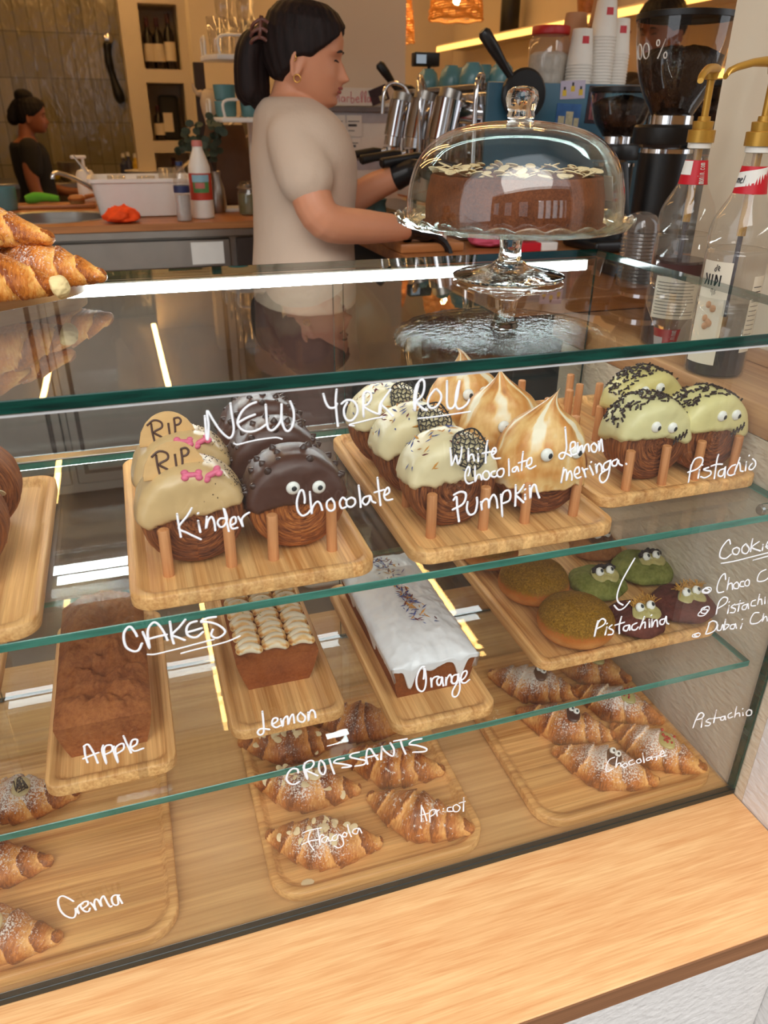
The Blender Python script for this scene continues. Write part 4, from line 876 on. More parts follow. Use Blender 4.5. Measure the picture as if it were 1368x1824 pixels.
# ------------------------------------------------------------------ croissants
def croissant_mat(name, sugar, dark=(118, 56, 22), mid=(188, 108, 46), light=(232, 172, 100), sscale=380):
    t = NT(name)
    a = t.n('ShaderNodeAttribute', attribute_name='cuv'); sx = t.n('ShaderNodeSeparateXYZ'); t.l(a.outputs['Vector'], sx.inputs[0]); u, v, ph = sx.outputs
    oi = t.n('ShaderNodeObjectInfo')
    cb = t.n('ShaderNodeCombineXYZ'); t.l(t.math('ADD', t.math('MULTIPLY', u, 34), t.math('MULTIPLY', oi.outputs['Random'], 40)), cb.inputs[0]); t.l(t.math('MULTIPLY', v, 2.4), cb.inputs[1])
    n1 = t.noise(cb.outputs[0], 1, 4, .6, .4); n2 = t.noise(t.coord('Object'), 34, 3)
    f = t.math('ADD', t.math('ADD', t.math('MULTIPLY', n1, .62), t.math('MULTIPLY', n2, .42)), t.math('MULTIPLY', t.math('SUBTRACT', ph, .55), .46))
    col = t.ramp(f, [(.26, dark), (.48, mid), (.72, light)])
    h = t.math('ADD', n1, 0.0)
    if sugar:
        g = t.n('ShaderNodeTexCoord'); nz = t.n('ShaderNodeSeparateXYZ'); t.l(g.outputs['Object'], nz.inputs[0])
        up = t.smooth(nz.outputs[2], .012, .050)
        nn = t.noise(t.coord('Object'), sscale, 3, .75); nb = t.noise(t.coord('Object'), 24, 2)
        k = t.math('ADD', t.math('MULTIPLY', up, .20*sugar+.03), t.math('MULTIPLY', t.math('SUBTRACT', nb, .5), .28))
        mk = t.smooth(t.math('ADD', nn, k), .63, .75)
        col = t.mix(t.math('MULTIPLY', mk, .88), col, c4((240, 232, 222)))
    t.pbr(col, .42, 0, t.bump(h, .55, .0018), **{'Specular IOR Level': .4}); return t.m
def croissant_mesh(L=.172, Rr=.036, sag=.020, bands=6, seed=0, flat=.84, nu=190, nv=52, ends=(1, 1)):
    P = []; A = []
    for i in range(nu+1):
        u = -1+2*i/nu
        q = abs(u); e = ends[0 if u < 0 else 1]
        rr = Rr*(1-q**1.45)**.72 if q < 1 else 0
        rr = max(rr, .0105*e*math.sqrt(max(0, 1-((q-.9)/.1)**2)) if q > .9 else .0105*e)
        uw = u+.10*math.sin(2.6*u+seed*1.3)+.05*math.sin(6*u+seed)
        row = []
        for k in range(nv):
            v = 2*PI*k/nv
            ph = uw*bands/2+.5+(.34*math.sin(v+.5)+.12*fbm((u*2+seed, math.sin(v)*1.5, math.cos(v)*1.5)))*(1 if u > 0 else -1)
            s = abs(ph-.5); fr = s-math.floor(s)
            saw = (fr**1.2 if fr < .90 else (1-fr)/.10)
            r = rr*(1+.24*(.5-saw)*(1-.4*q)+.07*fbm((u*5+seed*7, math.sin(v)*1.4, math.cos(v)*1.4)))
            x = u*L/2; y = sag*(q**1.8)-sag*.4+r*math.cos(v); z = r*flat*math.sin(v)+Rr*flat*.66*(1-.62*q**1.4)
            row.append((x, y, max(z, .0004*math.sin(v*3+i)))); A.append((u, v, fr))
        P.append(row)
    b = MB(); b.grid(P, False, True)
    n = len(P)*nv-nv; b.f += [tuple(range(nv))[::-1], tuple(range(n, n+nv))]; b.mi += [0, 0]; b.att['cuv'] = (A, 3); return b
M_crA = croissant_mat('croissant_crust_dusted', .55); M_crB = croissant_mat('croissant_crust_nibbed', .35, sscale=150); M_crC = croissant_mat('croissant_crust_sugared', 1.0); M_crD = croissant_mat('croissant_crust_light_dusting', .22, (104, 48, 20), (168, 92, 40), (220, 150, 78))
M_cut = plain('croissant_crumb', (240, 216, 156), .8, var=.1, scale=120, bump=.5, bscale=300)
def croissant(label, x, y, ang, z, mat, seed, group, L=.172, Rr=.036, sag=.018, top=None):
    t = thing('croissant', label, 'croissant', (x, y, z), R(ang), group)
    croissant_mesh(L, Rr, sag, 6, seed).build('crust', mat, t, sharp=0)
    if top: top(t, seed, Rr)
    return t
def ctop(x, y, Rr, flat=.84, L=.172, sag=.018):
    q = abs(x)/(L/2); rr = Rr*(1-q**1.45)**.72; yy = y-(sag*q**1.8-sag*.4); k = max(0, 1-(yy/rr)**2)
    return rr*flat*math.sqrt(k)*1.03+Rr*flat*.66*(1-.62*q**1.4)
def almonds(t, seed, Rr):
    rg = random.Random(seed)
    for i in range(26):
        x, y = rg.gauss(0, .026), rg.gauss(-.006, .012)
        x = max(-.06, min(.06, x)); y = max(-.026, min(.018, y))
        M = look((x, y, ctop(x, y, Rr)+.001), (rg.uniform(-.35, .35), rg.uniform(-.6, .3)+y*12, 1)) @ Matrix.Rotation(rg.uniform(0, 6.3), 4, 'Z')
        f = MB(); f.prism(flake(rg, .016*rg.uniform(.55, 1.05)), -.0005, .0006, bev=.0003); o = f.build('almond_flake', M_almond, t); o.matrix_local = M
def blob(t, mat, name, x, y, rx, ry, rz, Rr, a=0.0):
    b = MB(); P = []
    for i in range(11):
        p_ = PI*i/10; P.append([(rx*math.sin(p_)*math.cos(u)*(1+.12*math.sin(2*u+.7)), ry*math.sin(p_)*math.sin(u), -rz*math.cos(p_)) for u in [2*PI*k/22 for k in range(22)]])
    b.grid(P, False, True, flip=True); o = b.build(name, mat, t, sharp=0)
    M = look((x, y, ctop(x, y, Rr)), (0, y*14, 1)) @ Matrix.Rotation(a, 4, 'Z'); o.matrix_local = M; return M
def choc_eyes(t, seed, Rr):
    o = blob(t, M_choc, 'chocolate_face', .012, -.010, .012, .0165, .005, Rr, .5)
    for q in ((-.003, .007), (.005, .004)):
        e = eye(t, 0, 0, 0, .0052, (.2, .1)); e.matrix_local = o @ Matrix.Rotation(-.5, 4, 'Z') @ Matrix.Translation((q[0], q[1], .0062)) @ Matrix.Rotation(R(-50), 4, 'X')
M_rasp = plain('raspberry_crumbs', (176, 28, 40), .6)
def pist_blob(t, seed, Rr):
    o = blob(t, M_face, 'pistachio_cream', .016, -.008, .012, .0185, .005, Rr, .9); rg = random.Random(seed); b = MB()
    for i in range(16): b.box((rg.gauss(.0, .005), rg.gauss(.002, .009), .005), [rg.uniform(.002, .0042)]*3, .0006, 1)
    q = b.build('raspberry_crumbs', M_rasp, t); q.matrix_local = o; stuff(q)
M_cream = glaze('cream_icing_patch', (214, 190, 140), .4)
def cream_blob(t, seed, Rr):
    o = blob(t, M_cream, 'cream_patch', .012, -.010, .013, .019, .004, Rr, .6); rg = random.Random(seed); b = MB()
    for i in range(7): b.tube(crv([(rg.uniform(-.008, .008), rg.uniform(-.013, .013), .0042) for _ in range(4)], 3), .0009, 5)
    q = b.build('chocolate_marks', M_sprk, t, sharp=0); q.matrix_local = o
ZB = .0042+.0102
gA, gP, gC, gS, gK = ('almond croissants', 'plain sugared croissants', 'croissants with chocolate faces', 'croissants with pistachio cream', 'cream croissants at the left')
croissant('almond croissant nearest the glass on the middle tray', -.648, .082, -22, ZB, M_crA, 1, gA, top=almonds)
croissant('almond croissant behind the front almond croissant', -.649, .188, -24, ZB, M_crA, 2, gA, top=almonds)
croissant('almond croissant at the back left of the middle tray', -.655, .290, -16, ZB, M_crD, 3, gA, top=almonds)
croissant('plain croissant with sugar grains, front right of the middle tray', -.503, .086, -40, ZB, M_crB, 4, gP)
croissant('plain croissant with sugar grains, second on the right of the middle tray', -.508, .192, -30, ZB, M_crB, 5, gP)
croissant('plain dusted croissant at the back right of the middle tray', -.530, .300, -24, ZB, M_crD, 6, gP)
croissant('sugared croissant with chocolate face, nearest the glass on the right tray', -.186, .084, -42, ZB, M_crC, 7, gC, top=choc_eyes)
croissant('sugared croissant with chocolate face, middle of the left row', -.198, .188, -40, ZB, M_crA, 8, gC, top=choc_eyes)
croissant('sugared croissant with chocolate face at the back of the right tray', -.200, .298, -38, ZB, M_crC, 9, gC, top=choc_eyes)
croissant('croissant with pistachio cream and red crumbs, nearest the right corner', -.083, .094, -56, ZB, M_crC, 10, gS, L=.165, Rr=.035, top=pist_blob)
croissant('croissant with pistachio cream and red crumbs, second from the right corner', -.083, .204, -50, ZB, M_crC, 11, gS, L=.165, Rr=.035, top=pist_blob)
croissant('croissant with pistachio cream at the back right of the right tray', -.078, .312, -46, ZB, M_crA, 12, gS, L=.165, Rr=.035, top=pist_blob)
croissant('cream croissant cut by the left picture edge, nearest the glass', -1.078, .075, -26, ZB, M_crA, 13, gK, top=cream_blob)
croissant('cream croissant cut by the left picture edge, middle of three', -1.098, .185, -16, ZB, M_crA, 14, gK, top=cream_blob)
croissant('heavily sugared cream croissant, rear of the three at the left', -1.066, .298, -14, ZB, M_crC, 15, gK, top=cream_blob)
crumb = [(-.712, .028), (-.715, .052), (-.665, .006)]
tag(MB().prism(flake(random.Random(1), .019), 0, .001, bev=.0004).build('almond_crumb', M_almond, None, loc=(-.683, .0345, ZB)), 'fallen almond flake on the front rim of the middle tray', 'almond flake')

# ------------------------------------------------------------------ board of croissants on the top pane
bd = thing('serving_board', 'light wooden serving board carrying a heap of croissants on the glass top', 'board', (-1.022, .41, H), R(37))
MB().prism(rrect(-.20, .172, -.1, .1, .085, 10), .0003, .017, bev=.003).build('board', wood('pale_beech', (206, 160, 104), (232, 192, 136), 'X', 130, 4, .5), bd)
gB = 'croissants heaped on the board'
hb = H+.0175
M_crT = croissant_mat('croissant_crust_golden', .40, (140, 68, 22), (214, 128, 48), (246, 190, 104))
c = croissant('golden croissant with a broken pale end, front of the heap on the board', -.962, .335, -8, hb, M_crT, 21, gB, .17, .038, .012)
q = lump(.014, .02, 3, .12); q.build('broken_end', M_cut, c, loc=(.074, -.001, .0075), rot=(0, R(70), 0))
croissant('golden croissant at the right end of the heap on the board', -.910, .412, -22, hb, M_crT, 22, gB, .17, .037, .014)
croissant('golden croissant on top of the heap at the left picture edge', -1.012, .385, -30, hb+.052, M_crT, 23, gB, .17, .036, .014)
croissant('golden croissant in the second layer behind the front one', -.960, .424, -26, hb+.047, M_crT, 24, gB, .165, .033, .014)
croissant('golden croissant peeking in at the left edge, bottom front of the heap', -1.10, .300, -12, hb, M_crT, 25, gB, .17, .034, .014)

# ------------------------------------------------------------------ cake stand, dome and cake
CX, CY = -.282, .3615
def solid_glass(name, col, rough=.0, bump=0):
    t = NT(name); b_ = t.bump(t.noise(t.coord('Object', False), 70, 2), bump, .004) if bump else None
    t.pbr((*col, 1), rough, 0, b_, **{'Transmission Weight': 1.0, 'IOR': 1.45}); return t.m
M_sg = solid_glass('pressed_glass', (.95, .99, .97), .03, .15); M_sgr = thin_glass('pressed_glass_plate', (.90, .96, .94), .06, .04, .8, 90); M_foot = thin_glass('pressed_glass_foot', (.84, .92, .90), .09, .02, .9, 60)
st = thing('cake_stand', 'footed clear glass cake stand with scalloped rim on the glass top', 'cake stand', (CX, CY, H))
MB().lathe([(.001, .0006), (.070, .0006), (.079, .003), (.080, .006), (.074, .009), (.05, .0135), (.028, .019), (.018, .027)], 64).build('foot', M_sg, st)
MB().lathe([(.001, .022), (.018, .0225), (.0165, .030), (.0150, .042), (.0165, .056), (.0205, .0665), (.019, .0690), (.001, .0692)], 40).build('stem', M_sg, st)
P = []; n = 168
for rad, z, sc_f in ((.001, .0700, 0), (.06, .0700, 0), (.125, .0705, 0), (.150, .073, .1), (.1605, .078, .6), (.164, .0855, 1), (.1622, .0865, 1), (.158, .0815, .7), (.149, .0775, .1), (.125, .0760, 0), (.05, .0757, 0), (.001, .0757, 0)):
    P.append([((rad+.0012*sc_f*abs(math.sin(14*a)))*math.cos(a), (rad+.0012*sc_f*abs(math.sin(14*a)))*math.sin(a), z+.005*sc_f*(abs(math.sin(14*a))-.5)) for a in [2*PI*k/n for k in range(n)]])
b = MB(); b.grid(P, False, True, flip=True); b.build('plate', M_sgr, st, sharp=0)
dm = thing('cake_dome', 'clear glass dome with round knob covering the chocolate almond cake', 'cake dome', (CX, CY, H+.0766))
dprof = [(.1475, .0), (.1482, .022), (.146, .045), (.138, .072), (.121, .096), (.095, .113), (.062, .1225), (.030, .1265), (.014, .128)]
inn = [(r-.0028, z-.002 if z > .05 else z) for r, z in dprof]
pr = [tuple(q)[:2] for q in crv([(r, z, 0) for r, z in dprof], 5)]; pi_ = [tuple(q)[:2] for q in crv([(r, z, 0) for r, z in inn], 5)]
b = MB(); b.lathe([(.001, pi_[-1][1])]+pi_[::-1]+pr+[(.001, pr[-1][1])], 96); b.build('dome', M_dome, dm, sharp=0)
MB().lathe([(.0005, .1285), (.017, .1285), (.0185, .132), (.017, .137), (.0195, .143), (.0215, .152), (.0195, .161), (.013, .1655), (.0005, .167)], 40).build('knob', M_sg, dm, sharp=0)
ck = thing('almond_cake', 'round brown chocolate cake with flaked almonds round its top under the dome', 'cake', (CX, CY, H+.0762))
cp = [(.001, .0003), (.118, .0003), (.122, .004), (.1215, .030), (.117, .052), (.1155, .060), (.112, .0625), (.108, .0615), (.06, .061), (.001, .061)]
P = []
for r, z in [tuple(q)[:2] for q in crv([(a, b_, 0) for a, b_ in cp], 3)]: P.append([(r*(1+.008*fbm((math.cos(a)*2, math.sin(a)*2, z*30)))*math.cos(a), r*(1+.008*fbm((math.cos(a)*2, math.sin(a)*2, z*30)))*math.sin(a), z) for a in [2*PI*k/96 for k in range(96)]])
b = MB(); b.grid(P, False, True, flip=True); b.build('sponge', cake_mat('chocolate_sponge', (136, 74, 40), (74, 36, 20), 330), ck, sharp=0)
rg = random.Random(2)
for i in range(98):
    a = 2*PI*i/98+rg.uniform(-.05, .05); r = rg.uniform(.080, .111)
    f = MB(); f.prism(flake(rg, .021*rg.uniform(.7, 1.1)), -.0006, .0007, bev=.0003); o = f.build('almond_flake', M_almond, ck)
    o.matrix_local = look((r*math.cos(a), r*math.sin(a), .0640+.006*rg.random()), (rg.uniform(-.45, .45), rg.uniform(-.45, .45), 1)) @ Matrix.Rotation(rg.uniform(0, 6.3), 4, 'Z')

# ------------------------------------------------------------------ syrup bottles on the ledge
def clear(name, tint, f0=.05): return thin_glass(name, tint, f0, milk=.10)
M_pet_ = clear('clear_plastic', (.93, .915, .885), .055); M_syr = plain('dark_syrup', (62, 26, 28), .15); M_syr2 = plain('black_syrup', (26, 20, 30), .15)
M_lab = plain('cream_label', (228, 216, 194), .6, var=.04)
def band(r, z0, z1, a0, a1, n=16, th=.0004, rf=None):
    b = MB(); P = []
    for z in (z0, (z0+z1)/2, z1):
        P.append([((r+th)*math.cos(a0+(a1-a0)*k/n), (r+th)*math.sin(a0+(a1-a0)*k/n), z) for k in range(n+1)])
    return b.grid(P)
def cone_band(r0, z0, r1, z1, a0, a1, n=16, skew=0.0):
    P = []
    for i in range(4):
        s = i/3; row = []
        for k in range(n+1):
            q = k/n; a = a0+(a1-a0)*q; row.append(((r0+(r1-r0)*s)*math.cos(a), (r0+(r1-r0)*s)*math.sin(a), z0+(z1-z0)*s+skew*q*(1-s if skew < 0 else s)))
        P.append(row)
    return MB().grid(P)
def on_cyl(strokes, rf, w, name, mat, parent):
    """strokes as (angle, z) on a turned surface"""
    b = MB()
    for st in strokes:
        q = crv([(a, z, 0) for a, z in st], 4) if len(st) > 2 else [Vector((a, z, 0)) for a, z in st]
        b.tube([(rf(v.y)*math.cos(v.x), rf(v.y)*math.sin(v.x), v.y) for v in q], w, 5)
    return b.build(name, mat, parent, sharp=0)
def syrup(label, x, y, ang, liq, lm, kind):
    t = thing('syrup_bottle', label, 'bottle', (x, y, .6002), 0, 'syrup bottles with gold pumps on the oak ledge')
    pr = [(.001, .0), (.040, .0), (.0435, .004), (.0435, .095), (.0415, .102), (.0415, .108), (.0435, .114), (.0435, .176), (.041, .182), (.0435, .188), (.0442, .205), (.041, .222), (.032, .240), (.0235, .256), (.0185, .275), (.0165, .295), (.0150, .312)]
    b = MB(); b.lathe([tuple(q)[:2] for q in crv([(r, z, 0) for r, z in pr], 2)], 48); b.build('bottle_body', M_pet_, t, sharp=0)
    lp = [(.001, .003), (.0405, .003), (.0415, .006), (.0415, .092), (.0395, .102), (.0395, .108), (.0415, .114)]
    lq = [q for q in lp if q[1] <= liq]+[(.0415 if not .095 < liq < .112 else .0395, liq), (.001, liq)]
    MB().lathe(lq, 40).build('syrup', lm, t)
    front_a = math.atan2(CAM.y-y, CAM.x-x)
    if kind == 1:
        q = band(.0437, .050, .118, front_a-.75, front_a+1.0).build('back_label', M_lab, t, sharp=0)
        b = MB(); rg = random.Random(2)
        for i in range(11): b.add(*_strip(.0443, .056+.0052*i, front_a-.65, front_a+rg.uniform(.55, .9), .0012))
        b.build('printed_lines', M_ink, q, sharp=0)
        band(.0437, .121, .138, front_a-.75, front_a+1.0).build('dark_label_band', plain('maroon_label', (74, 40, 38), .5), t, sharp=0)
    else:
        q = band(.0437, .020, .168, front_a-1.1, front_a-.02).build('front_label', M_lab, t, sharp=0)
        rf = lambda z: .0444
        g = front_a-.62; s_ = .0125
        on_cyl([[(g+.0, .134), (g+.0, .150)], [(g+.12, .134), (g+.12, .150)], [(g+.12, .150), (g+.28, .134)], [(g+.28, .134), (g+.28, .150)], [(g-.28, .150), (g-.12, .134)], [(g-.12, .134), (g-.12, .150)]], rf, .0011, 'lettering', M_ink, q)
        on_cyl([[(g+.06, .160), (g+.03, .156), (g+.08, .155), (g+.10, .164)], [(g+.15, .157), (g+.20, .160), (g+.15, .162), (g+.15, .157), (g+.21, .156)]], rf, .0006, 'lettering', M_ink, q)
        b = MB(); rg = random.Random(4)
        for i in range(9):
            a = g+.12+rg.uniform(-.12, .14); z = .092+rg.uniform(-.02, .018); b.ell((.0443*math.cos(a), .0443*math.sin(a), z), (.0042, .0042, .0052), u=8, v=6)
        b.build('caramel_picture', plain('caramel_print', (196, 132, 84), .5), q, sharp=0)
        q = band(.0437, .04, .150, front_a+.75, front_a+1.3).build('back_label', M_lab, t, sharp=0)
        b = MB()
        for i in range(14): b.add(*_strip(.0443, .046+.0068*i, front_a+.8, front_a+1.2, .0012))
        b.build('printed_lines', M_ink, q, sharp=0)
    # neck label: red with a slanting white field
    n0 = cone_band(.0236, .257, .0180, .292, front_a-1.25, front_a+1.25); nl = n0.build('neck_label', M_red, t, sharp=0)
    rn = lambda z: .0236+(.0180-.0236)*(z-.257)/.035+.0005
    if kind == 1:
        P = [[(rn(z)*math.cos(a), rn(z)*math.sin(a), z) for a in [front_a-1.2+.95*k/8 for k in range(9)]] for z in (.271, .281, .291)]
        MB().grid(P).build('label_field', M_paper, nl, sharp=0)
        A = front_a+.55     # upright small web address, read bottom to top
        rf = lambda z: rn(z)+.0004
        L = []
        x0 = .2585
        def gl(pts): L.append([(A+(b_-.5)*.34, x0+a*.0026) for a, b_ in pts])
        for i, ch in enumerate('monin.com'):
            o = i*1.30
            if ch == 'm': gl([(o, 1), (o, 0)]); gl([(o, .3), (o+.45, 0), (o+.5, 1)]); gl([(o+.5, .3), (o+.9, 0), (o+1, 1)])
            elif ch == 'o': gl([(o+.5, 0), (o, .5), (o+.5, 1), (o+.9, .5), (o+.5, 0)])
            elif ch == 'n': gl([(o, 1), (o, 0)]); gl([(o, .3), (o+.6, 0), (o+.8, 1)])
            elif ch == 'i': gl([(o+.4, 1), (o+.4, 0)]); gl([(o+.4, -.4), (o+.4, -.3)])
            elif ch == '.': gl([(o+.4, .9), (o+.4, 1.0)])
            elif ch == 'c': gl([(o+.9, .2), (o+.4, 0), (o, .5), (o+.4, 1), (o+.9, .8)])
        on_cyl(L, rf, .00042, 'lettering', M_white, nl)
    else:
        P = []
        for z in (0, .5, 1): P.append([(rn(.266+.010*k/12+(.018-.004*0)*z)*math.cos(front_a-1.2+2.35*k/12), rn(.266+.010*k/12+.018*z)*math.sin(front_a-1.2+2.35*k/12), min(.2915, .264+.008*k/12+.0195*z)) for k in range(13)])
        lf = MB().grid(P).build('label_field', M_paper, nl, sharp=0)
        A = front_a-.75; rf = lambda z: rn(z)+.0004; z0 = .2705
        on_cyl([[(A-.3, z0), (A-.28, z0+.006)], [(A-.28, z0+.004), (A-.2, z0+.006), (A-.17, z0)], [(A-.17, z0+.004), (A-.09, z0+.006), (A-.06, z0)], [(A+.0, z0+.003), (A+.12, z0+.005), (A+.05, z0+.0065), (A+.0, z0+.003), (A+.06, z0), (A+.14, z0+.001)], [(A+.22, z0+.0005), (A+.27, z0+.010)]], rf, .0005, 'lettering', M_ink, lf)
    MB().lathe([(.0152, .308), (.0178, .309), (.0178, .3165), (.0150, .317)], 32).build('cap_ring', M_white, t)
    pm = MB(); pm.lathe([(.001, .3168), (.0205, .3168), (.0205, .334), (.0185, .3345), (.0150, .335), (.0160, .346), (.0145, .3465), (.0095, .347), (.0092, .353), (.0055, .3535), (.0055, .402), (.0085, .4025), (.0105, .413), (.001, .413)], 28)
    po = pm.build('pump', M_gold, t, sharp=35)
    c, s = math.cos(ang), math.sin(ang); nb = MB(); P = []
    for d, zc, wd, hh in ((-.014, .4155, .010, .006), (.0, .4165, .0125, .0075), (.016, .4165, .0105, .0065), (.042, .4145, .0068, .0048), (.068, .4085, .0056, .0044), (.080, .404, .0052, .0042), (.085, .398, .0044, .0036)):
        P.append([(c*d-s*wd*math.cos(a), s*d+c*wd*math.cos(a), zc+hh*math.sin(a)) for a in [2*PI*k/14 for k in range(14)]])
    nb.grid(P, False, True); nb.f += [tuple(range(14))[::-1], tuple(range(84, 98))]; nb.mi += [0, 0]
    nb.build('nozzle', M_gold, po, sharp=45)
    MB().cyl((0, 0, .20), (0, 0, .312), .0062, 14).build('pump_barrel', M_gold, t)
    MB().cyl((0, 0, .02), (0, 0, .20), .0038, 10).build('dip_tube', plain('grey_tube', (70, 62, 74), .4), t)
    return t
def _strip(r, z, a0, a1, h, n=10):
    P = [[(r*math.cos(a0+(a1-a0)*k/n), r*math.sin(a0+(a1-a0)*k/n), z+dz) for k in range(n+1)] for dz in (0, h)]
    V = [q for row in P for q in row]; return V, [(k, k+1, n+2+k, n+1+k) for k in range(n)]
syrup('clear syrup bottle with gold pump and dark red syrup, left of the two', .0795, .452, R(222), .142, M_syr, 1)
syrup('nearly empty clear syrup bottle with gold pump, right one nearest the wall', .0455, .285, R(186), .112, M_syr2, 2)
b = thing('lid_stack', 'stack of clear domed cup lids beside the left syrup bottle', 'cup lids', (.222, .765, .6305))
M_lid = thin_glass('clear_lid', (.93, .91, .87), .07, milk=.14)
for i in range(15):
    MB().lathe([(.038, 0), (.0385, .002), (.0365, .003), (.036, .006)], 32).build('lid', M_lid, b, loc=(0, 0, .004+i*.0072), sharp=0)
MB().lathe([(.036, .112), (.034, .130), (.026, .144), (.012, .150), (.001, .151)], 32).build('lid', M_lid, b, sharp=0)

# ------------------------------------------------------------------ right hand work counter, grinders, espresso machine
rc = thing('coffee_counter', 'dark counter with a wooden top carrying the espresso machine and grinders', 'counter', (.3, 1.6, FLOOR))
MB().b2((-.41, -.9, .98), (.55, 1.0, 1.01), .002, 1).build('worktop', M_workwood, rc)
MB().b2((-.37, -.88, .0), (.55, .98, .9795), .002, 1).build('cabinet', M_blacksoft, rc)
TC = .6302
M_bean = plain('coffee_beans', (44, 28, 20), .35, var=.3, scale=90, bump=.9, bscale=130, bdist=.006)
M_hop = thin_glass('smoked_hopper', (.80, .76, .72), .06)
def grinder(label, x, y, zt, rt, zb, rb, z_col, fill, txt=False, base=None):
    t = thing('coffee_grinder', label, 'coffee grinder', (x, y, TC), 0, 'coffee grinders on the right')
    a, b_ = zt-TC, zb-TC
    pr = [(rb, b_), (rb*1.15, b_+.012), (rb+(rt-rb)*.62, b_+(a-b_)*.36), (rt*.94, b_+(a-b_)*.70), (rt, a)]
    cv = [tuple(q)[:2] for q in crv([(r, z, 0) for r, z in pr], 4)]
    MB().lathe(cv, 48).build('hopper', M_hop, t, sharp=0)
    ins = [(max(r-.003, .01), z) for r, z in cv if z < b_+(a-b_)*fill]
    P = []
    bb = MB(); bb.lathe([(.001, ins[0][1])]+ins+[(ins[-1][0]*.7, ins[-1][1]+.012), (ins[-1][0]*.3, ins[-1][1]+.018), (.001, ins[-1][1]+.02)], 64)
    rg = random.Random(5)
    for i, v in enumerate(bb.v): bb.v[i] = tuple(np.array(v)*(1+.02*fbm((v[0]*120, v[1]*120, v[2]*120))))
    stuff(bb.build('coffee_beans', M_bean, t, sharp=0))
    MB().lathe([(rt-.002, a-.004), (rt+.003, a-.003), (rt+.003, a+.007), (rt-.01, a+.009), (.001, a+.008)], 48).build('hopper_lid', M_black, t)
    MB().lathe([(rb*1.02, b_-.012), (rb*1.12, b_-.012), (rb*1.12, b_+.004), (rb*1.02, b_+.004)], 40).build('collar', M_chrome, t)
    bd_ = MB(); bd_.lathe([(.001, b_-.05), (rb*1.75, b_-.05), (rb*1.8, b_-.046), (rb*1.8, b_-.018), (rb*1.7, b_-.013), (.001, b_-.0125)], 40); bd_.lathe([(.001, .03), (rb*1.35, .03), (rb*1.35, b_-.06), (.001, b_-.06)], 36)
    bd_.b2((-.08, -.09, 0), (.08, .09, .032), .012, 3); bd_.build('grinder_body', M_black, t)
    MB().lathe([(rb*1.37, b_-.066), (rb*1.4, b_-.066), (rb*1.4, b_-.058), (rb*1.37, b_-.058)], 36).build('trim_ring', M_chrome, t)
    sp = MB(); sp.box((-rb*1.9, -.01, b_-.12), (.035, .05, .12), .008, 2, M=Matrix.Rotation(-.2, 4, 'Y')); so_ = sp.build('spout', M_black, t)
    MB().box((-rb*1.9-.0185, -.01, b_-.11), (.003, .034, .05), .001, 1, M=Matrix.Rotation(-.2, 4, 'Y')).build('display', M_steel, so_)
    if txt:
        fa = math.atan2(CAM.y-y, CAM.x-x); rf = lambda z: float(np.interp(z, [q[1] for q in cv], [q[0] for q in cv]))+.0006; zc = b_+.105
        g = [[(fa-1.32, zc), (fa-1.30, zc+.024)]]
        for ao in (-1.12, -.86): g.append([(fa+ao+.10*math.cos(u), zc+.012+.013*math.sin(u)) for u in [2*PI*k/10 for k in range(11)]])
        g += [[(fa-.52, zc-.002), (fa-.36, zc+.03)], [(fa-.53+.035*math.cos(u), zc+.024+.005*math.sin(u)) for u in [2*PI*k/8 for k in range(9)]], [(fa-.34+.035*math.cos(u), zc+.003+.005*math.sin(u)) for u in [2*PI*k/8 for k in range(9)]]]
        on_cyl(g, rf, .0013, 'lettering', M_white, t)
    return t
grinder('black coffee grinder with the tall large hopper of beans and white writing', .322, .862, 1.128, .094, .952, .040, 0, .62, True)
grinder('black coffee grinder with shorter hopper of beans, beside the blue machine panel', .462, 1.262, 1.014, .080, .905, .038, 0, .72)
grinder('third coffee grinder, mostly hidden behind the tall hopper', .70, 1.20, 1.03, .075, .92, .038, 0, .6)

M_blue = plain('blue_panel', (58, 102, 124), .35, var=.05); M_teal = plain('teal_ceramic', (92, 140, 146), .25, var=.06)
em = thing('espresso_machine', 'chrome and blue espresso machine with three group heads behind the cake dome', 'espresso machine', (.36, 1.82, TC))
MB().b2((-.17, -.36, .06), (.30, .42, .39), .012, 3).build('machine_body', M_chrome, em)
plabel(MB().b2((-.19, -.372, .03), (.315, -.3605, .405), .004, 2).build('side_panel', M_blue, em), 'blue side panel facing the street')
MB().b2((-.18, -.35, .3905), (.31, .41, .404), .003, 1).build('cup_rail', M_steel, em)
MB().b2((-.31, -.33, .002), (-.171, .40, .055), .005, 2).build('drip_tray', M_steel, em)
for i, x in enumerate((-.13, .18)):
    for y in (-.3, .36): MB().cyl((x, y, 0), (x, y, .0595), .018, 12).build('foot', M_black, em)
for i, y in enumerate((-.22, -.02, .18)):
    g = MB(); g.cyl((-.255, y, .262), (-.235, y, .365), .040, 24); g.cyl((-.24, y, .34), (-.16, y, .33), .030, 18); g.cyl((-.262, y, .235), (-.258, y, .262), .034, 24)
    go = g.build('group_head', M_chrome, em)
    MB().cyl((-.235, y, .3655), (-.229, y, .388), .033, 24).build('group_cap', M_steel, go)
    h = MB(); h.lathe([(.001, .200), (.028, .200), (.034, .206), (.036, .233), (.001, .2345)], 24, c=(-.262, y, 0)); h.cyl((-.29, y, .222), (-.315, y-.004, .220), .008, 10)
    h.tube([(-.268, y, .2), (-.27, y, .185), (-.285, y, .172)], .007, 8)
    ho = h.build('portafilter', M_chrome, em)
    MB().tube([(-.31, y-.002, .220), (-.335, y-.006, .219), (-.40, y-.018, .211), (-.44, y-.025, .205), (-.444, y-.026, .2045)], [.010, .0135, .0125, .0145, .010], 14).build('handle', M_black, ho)
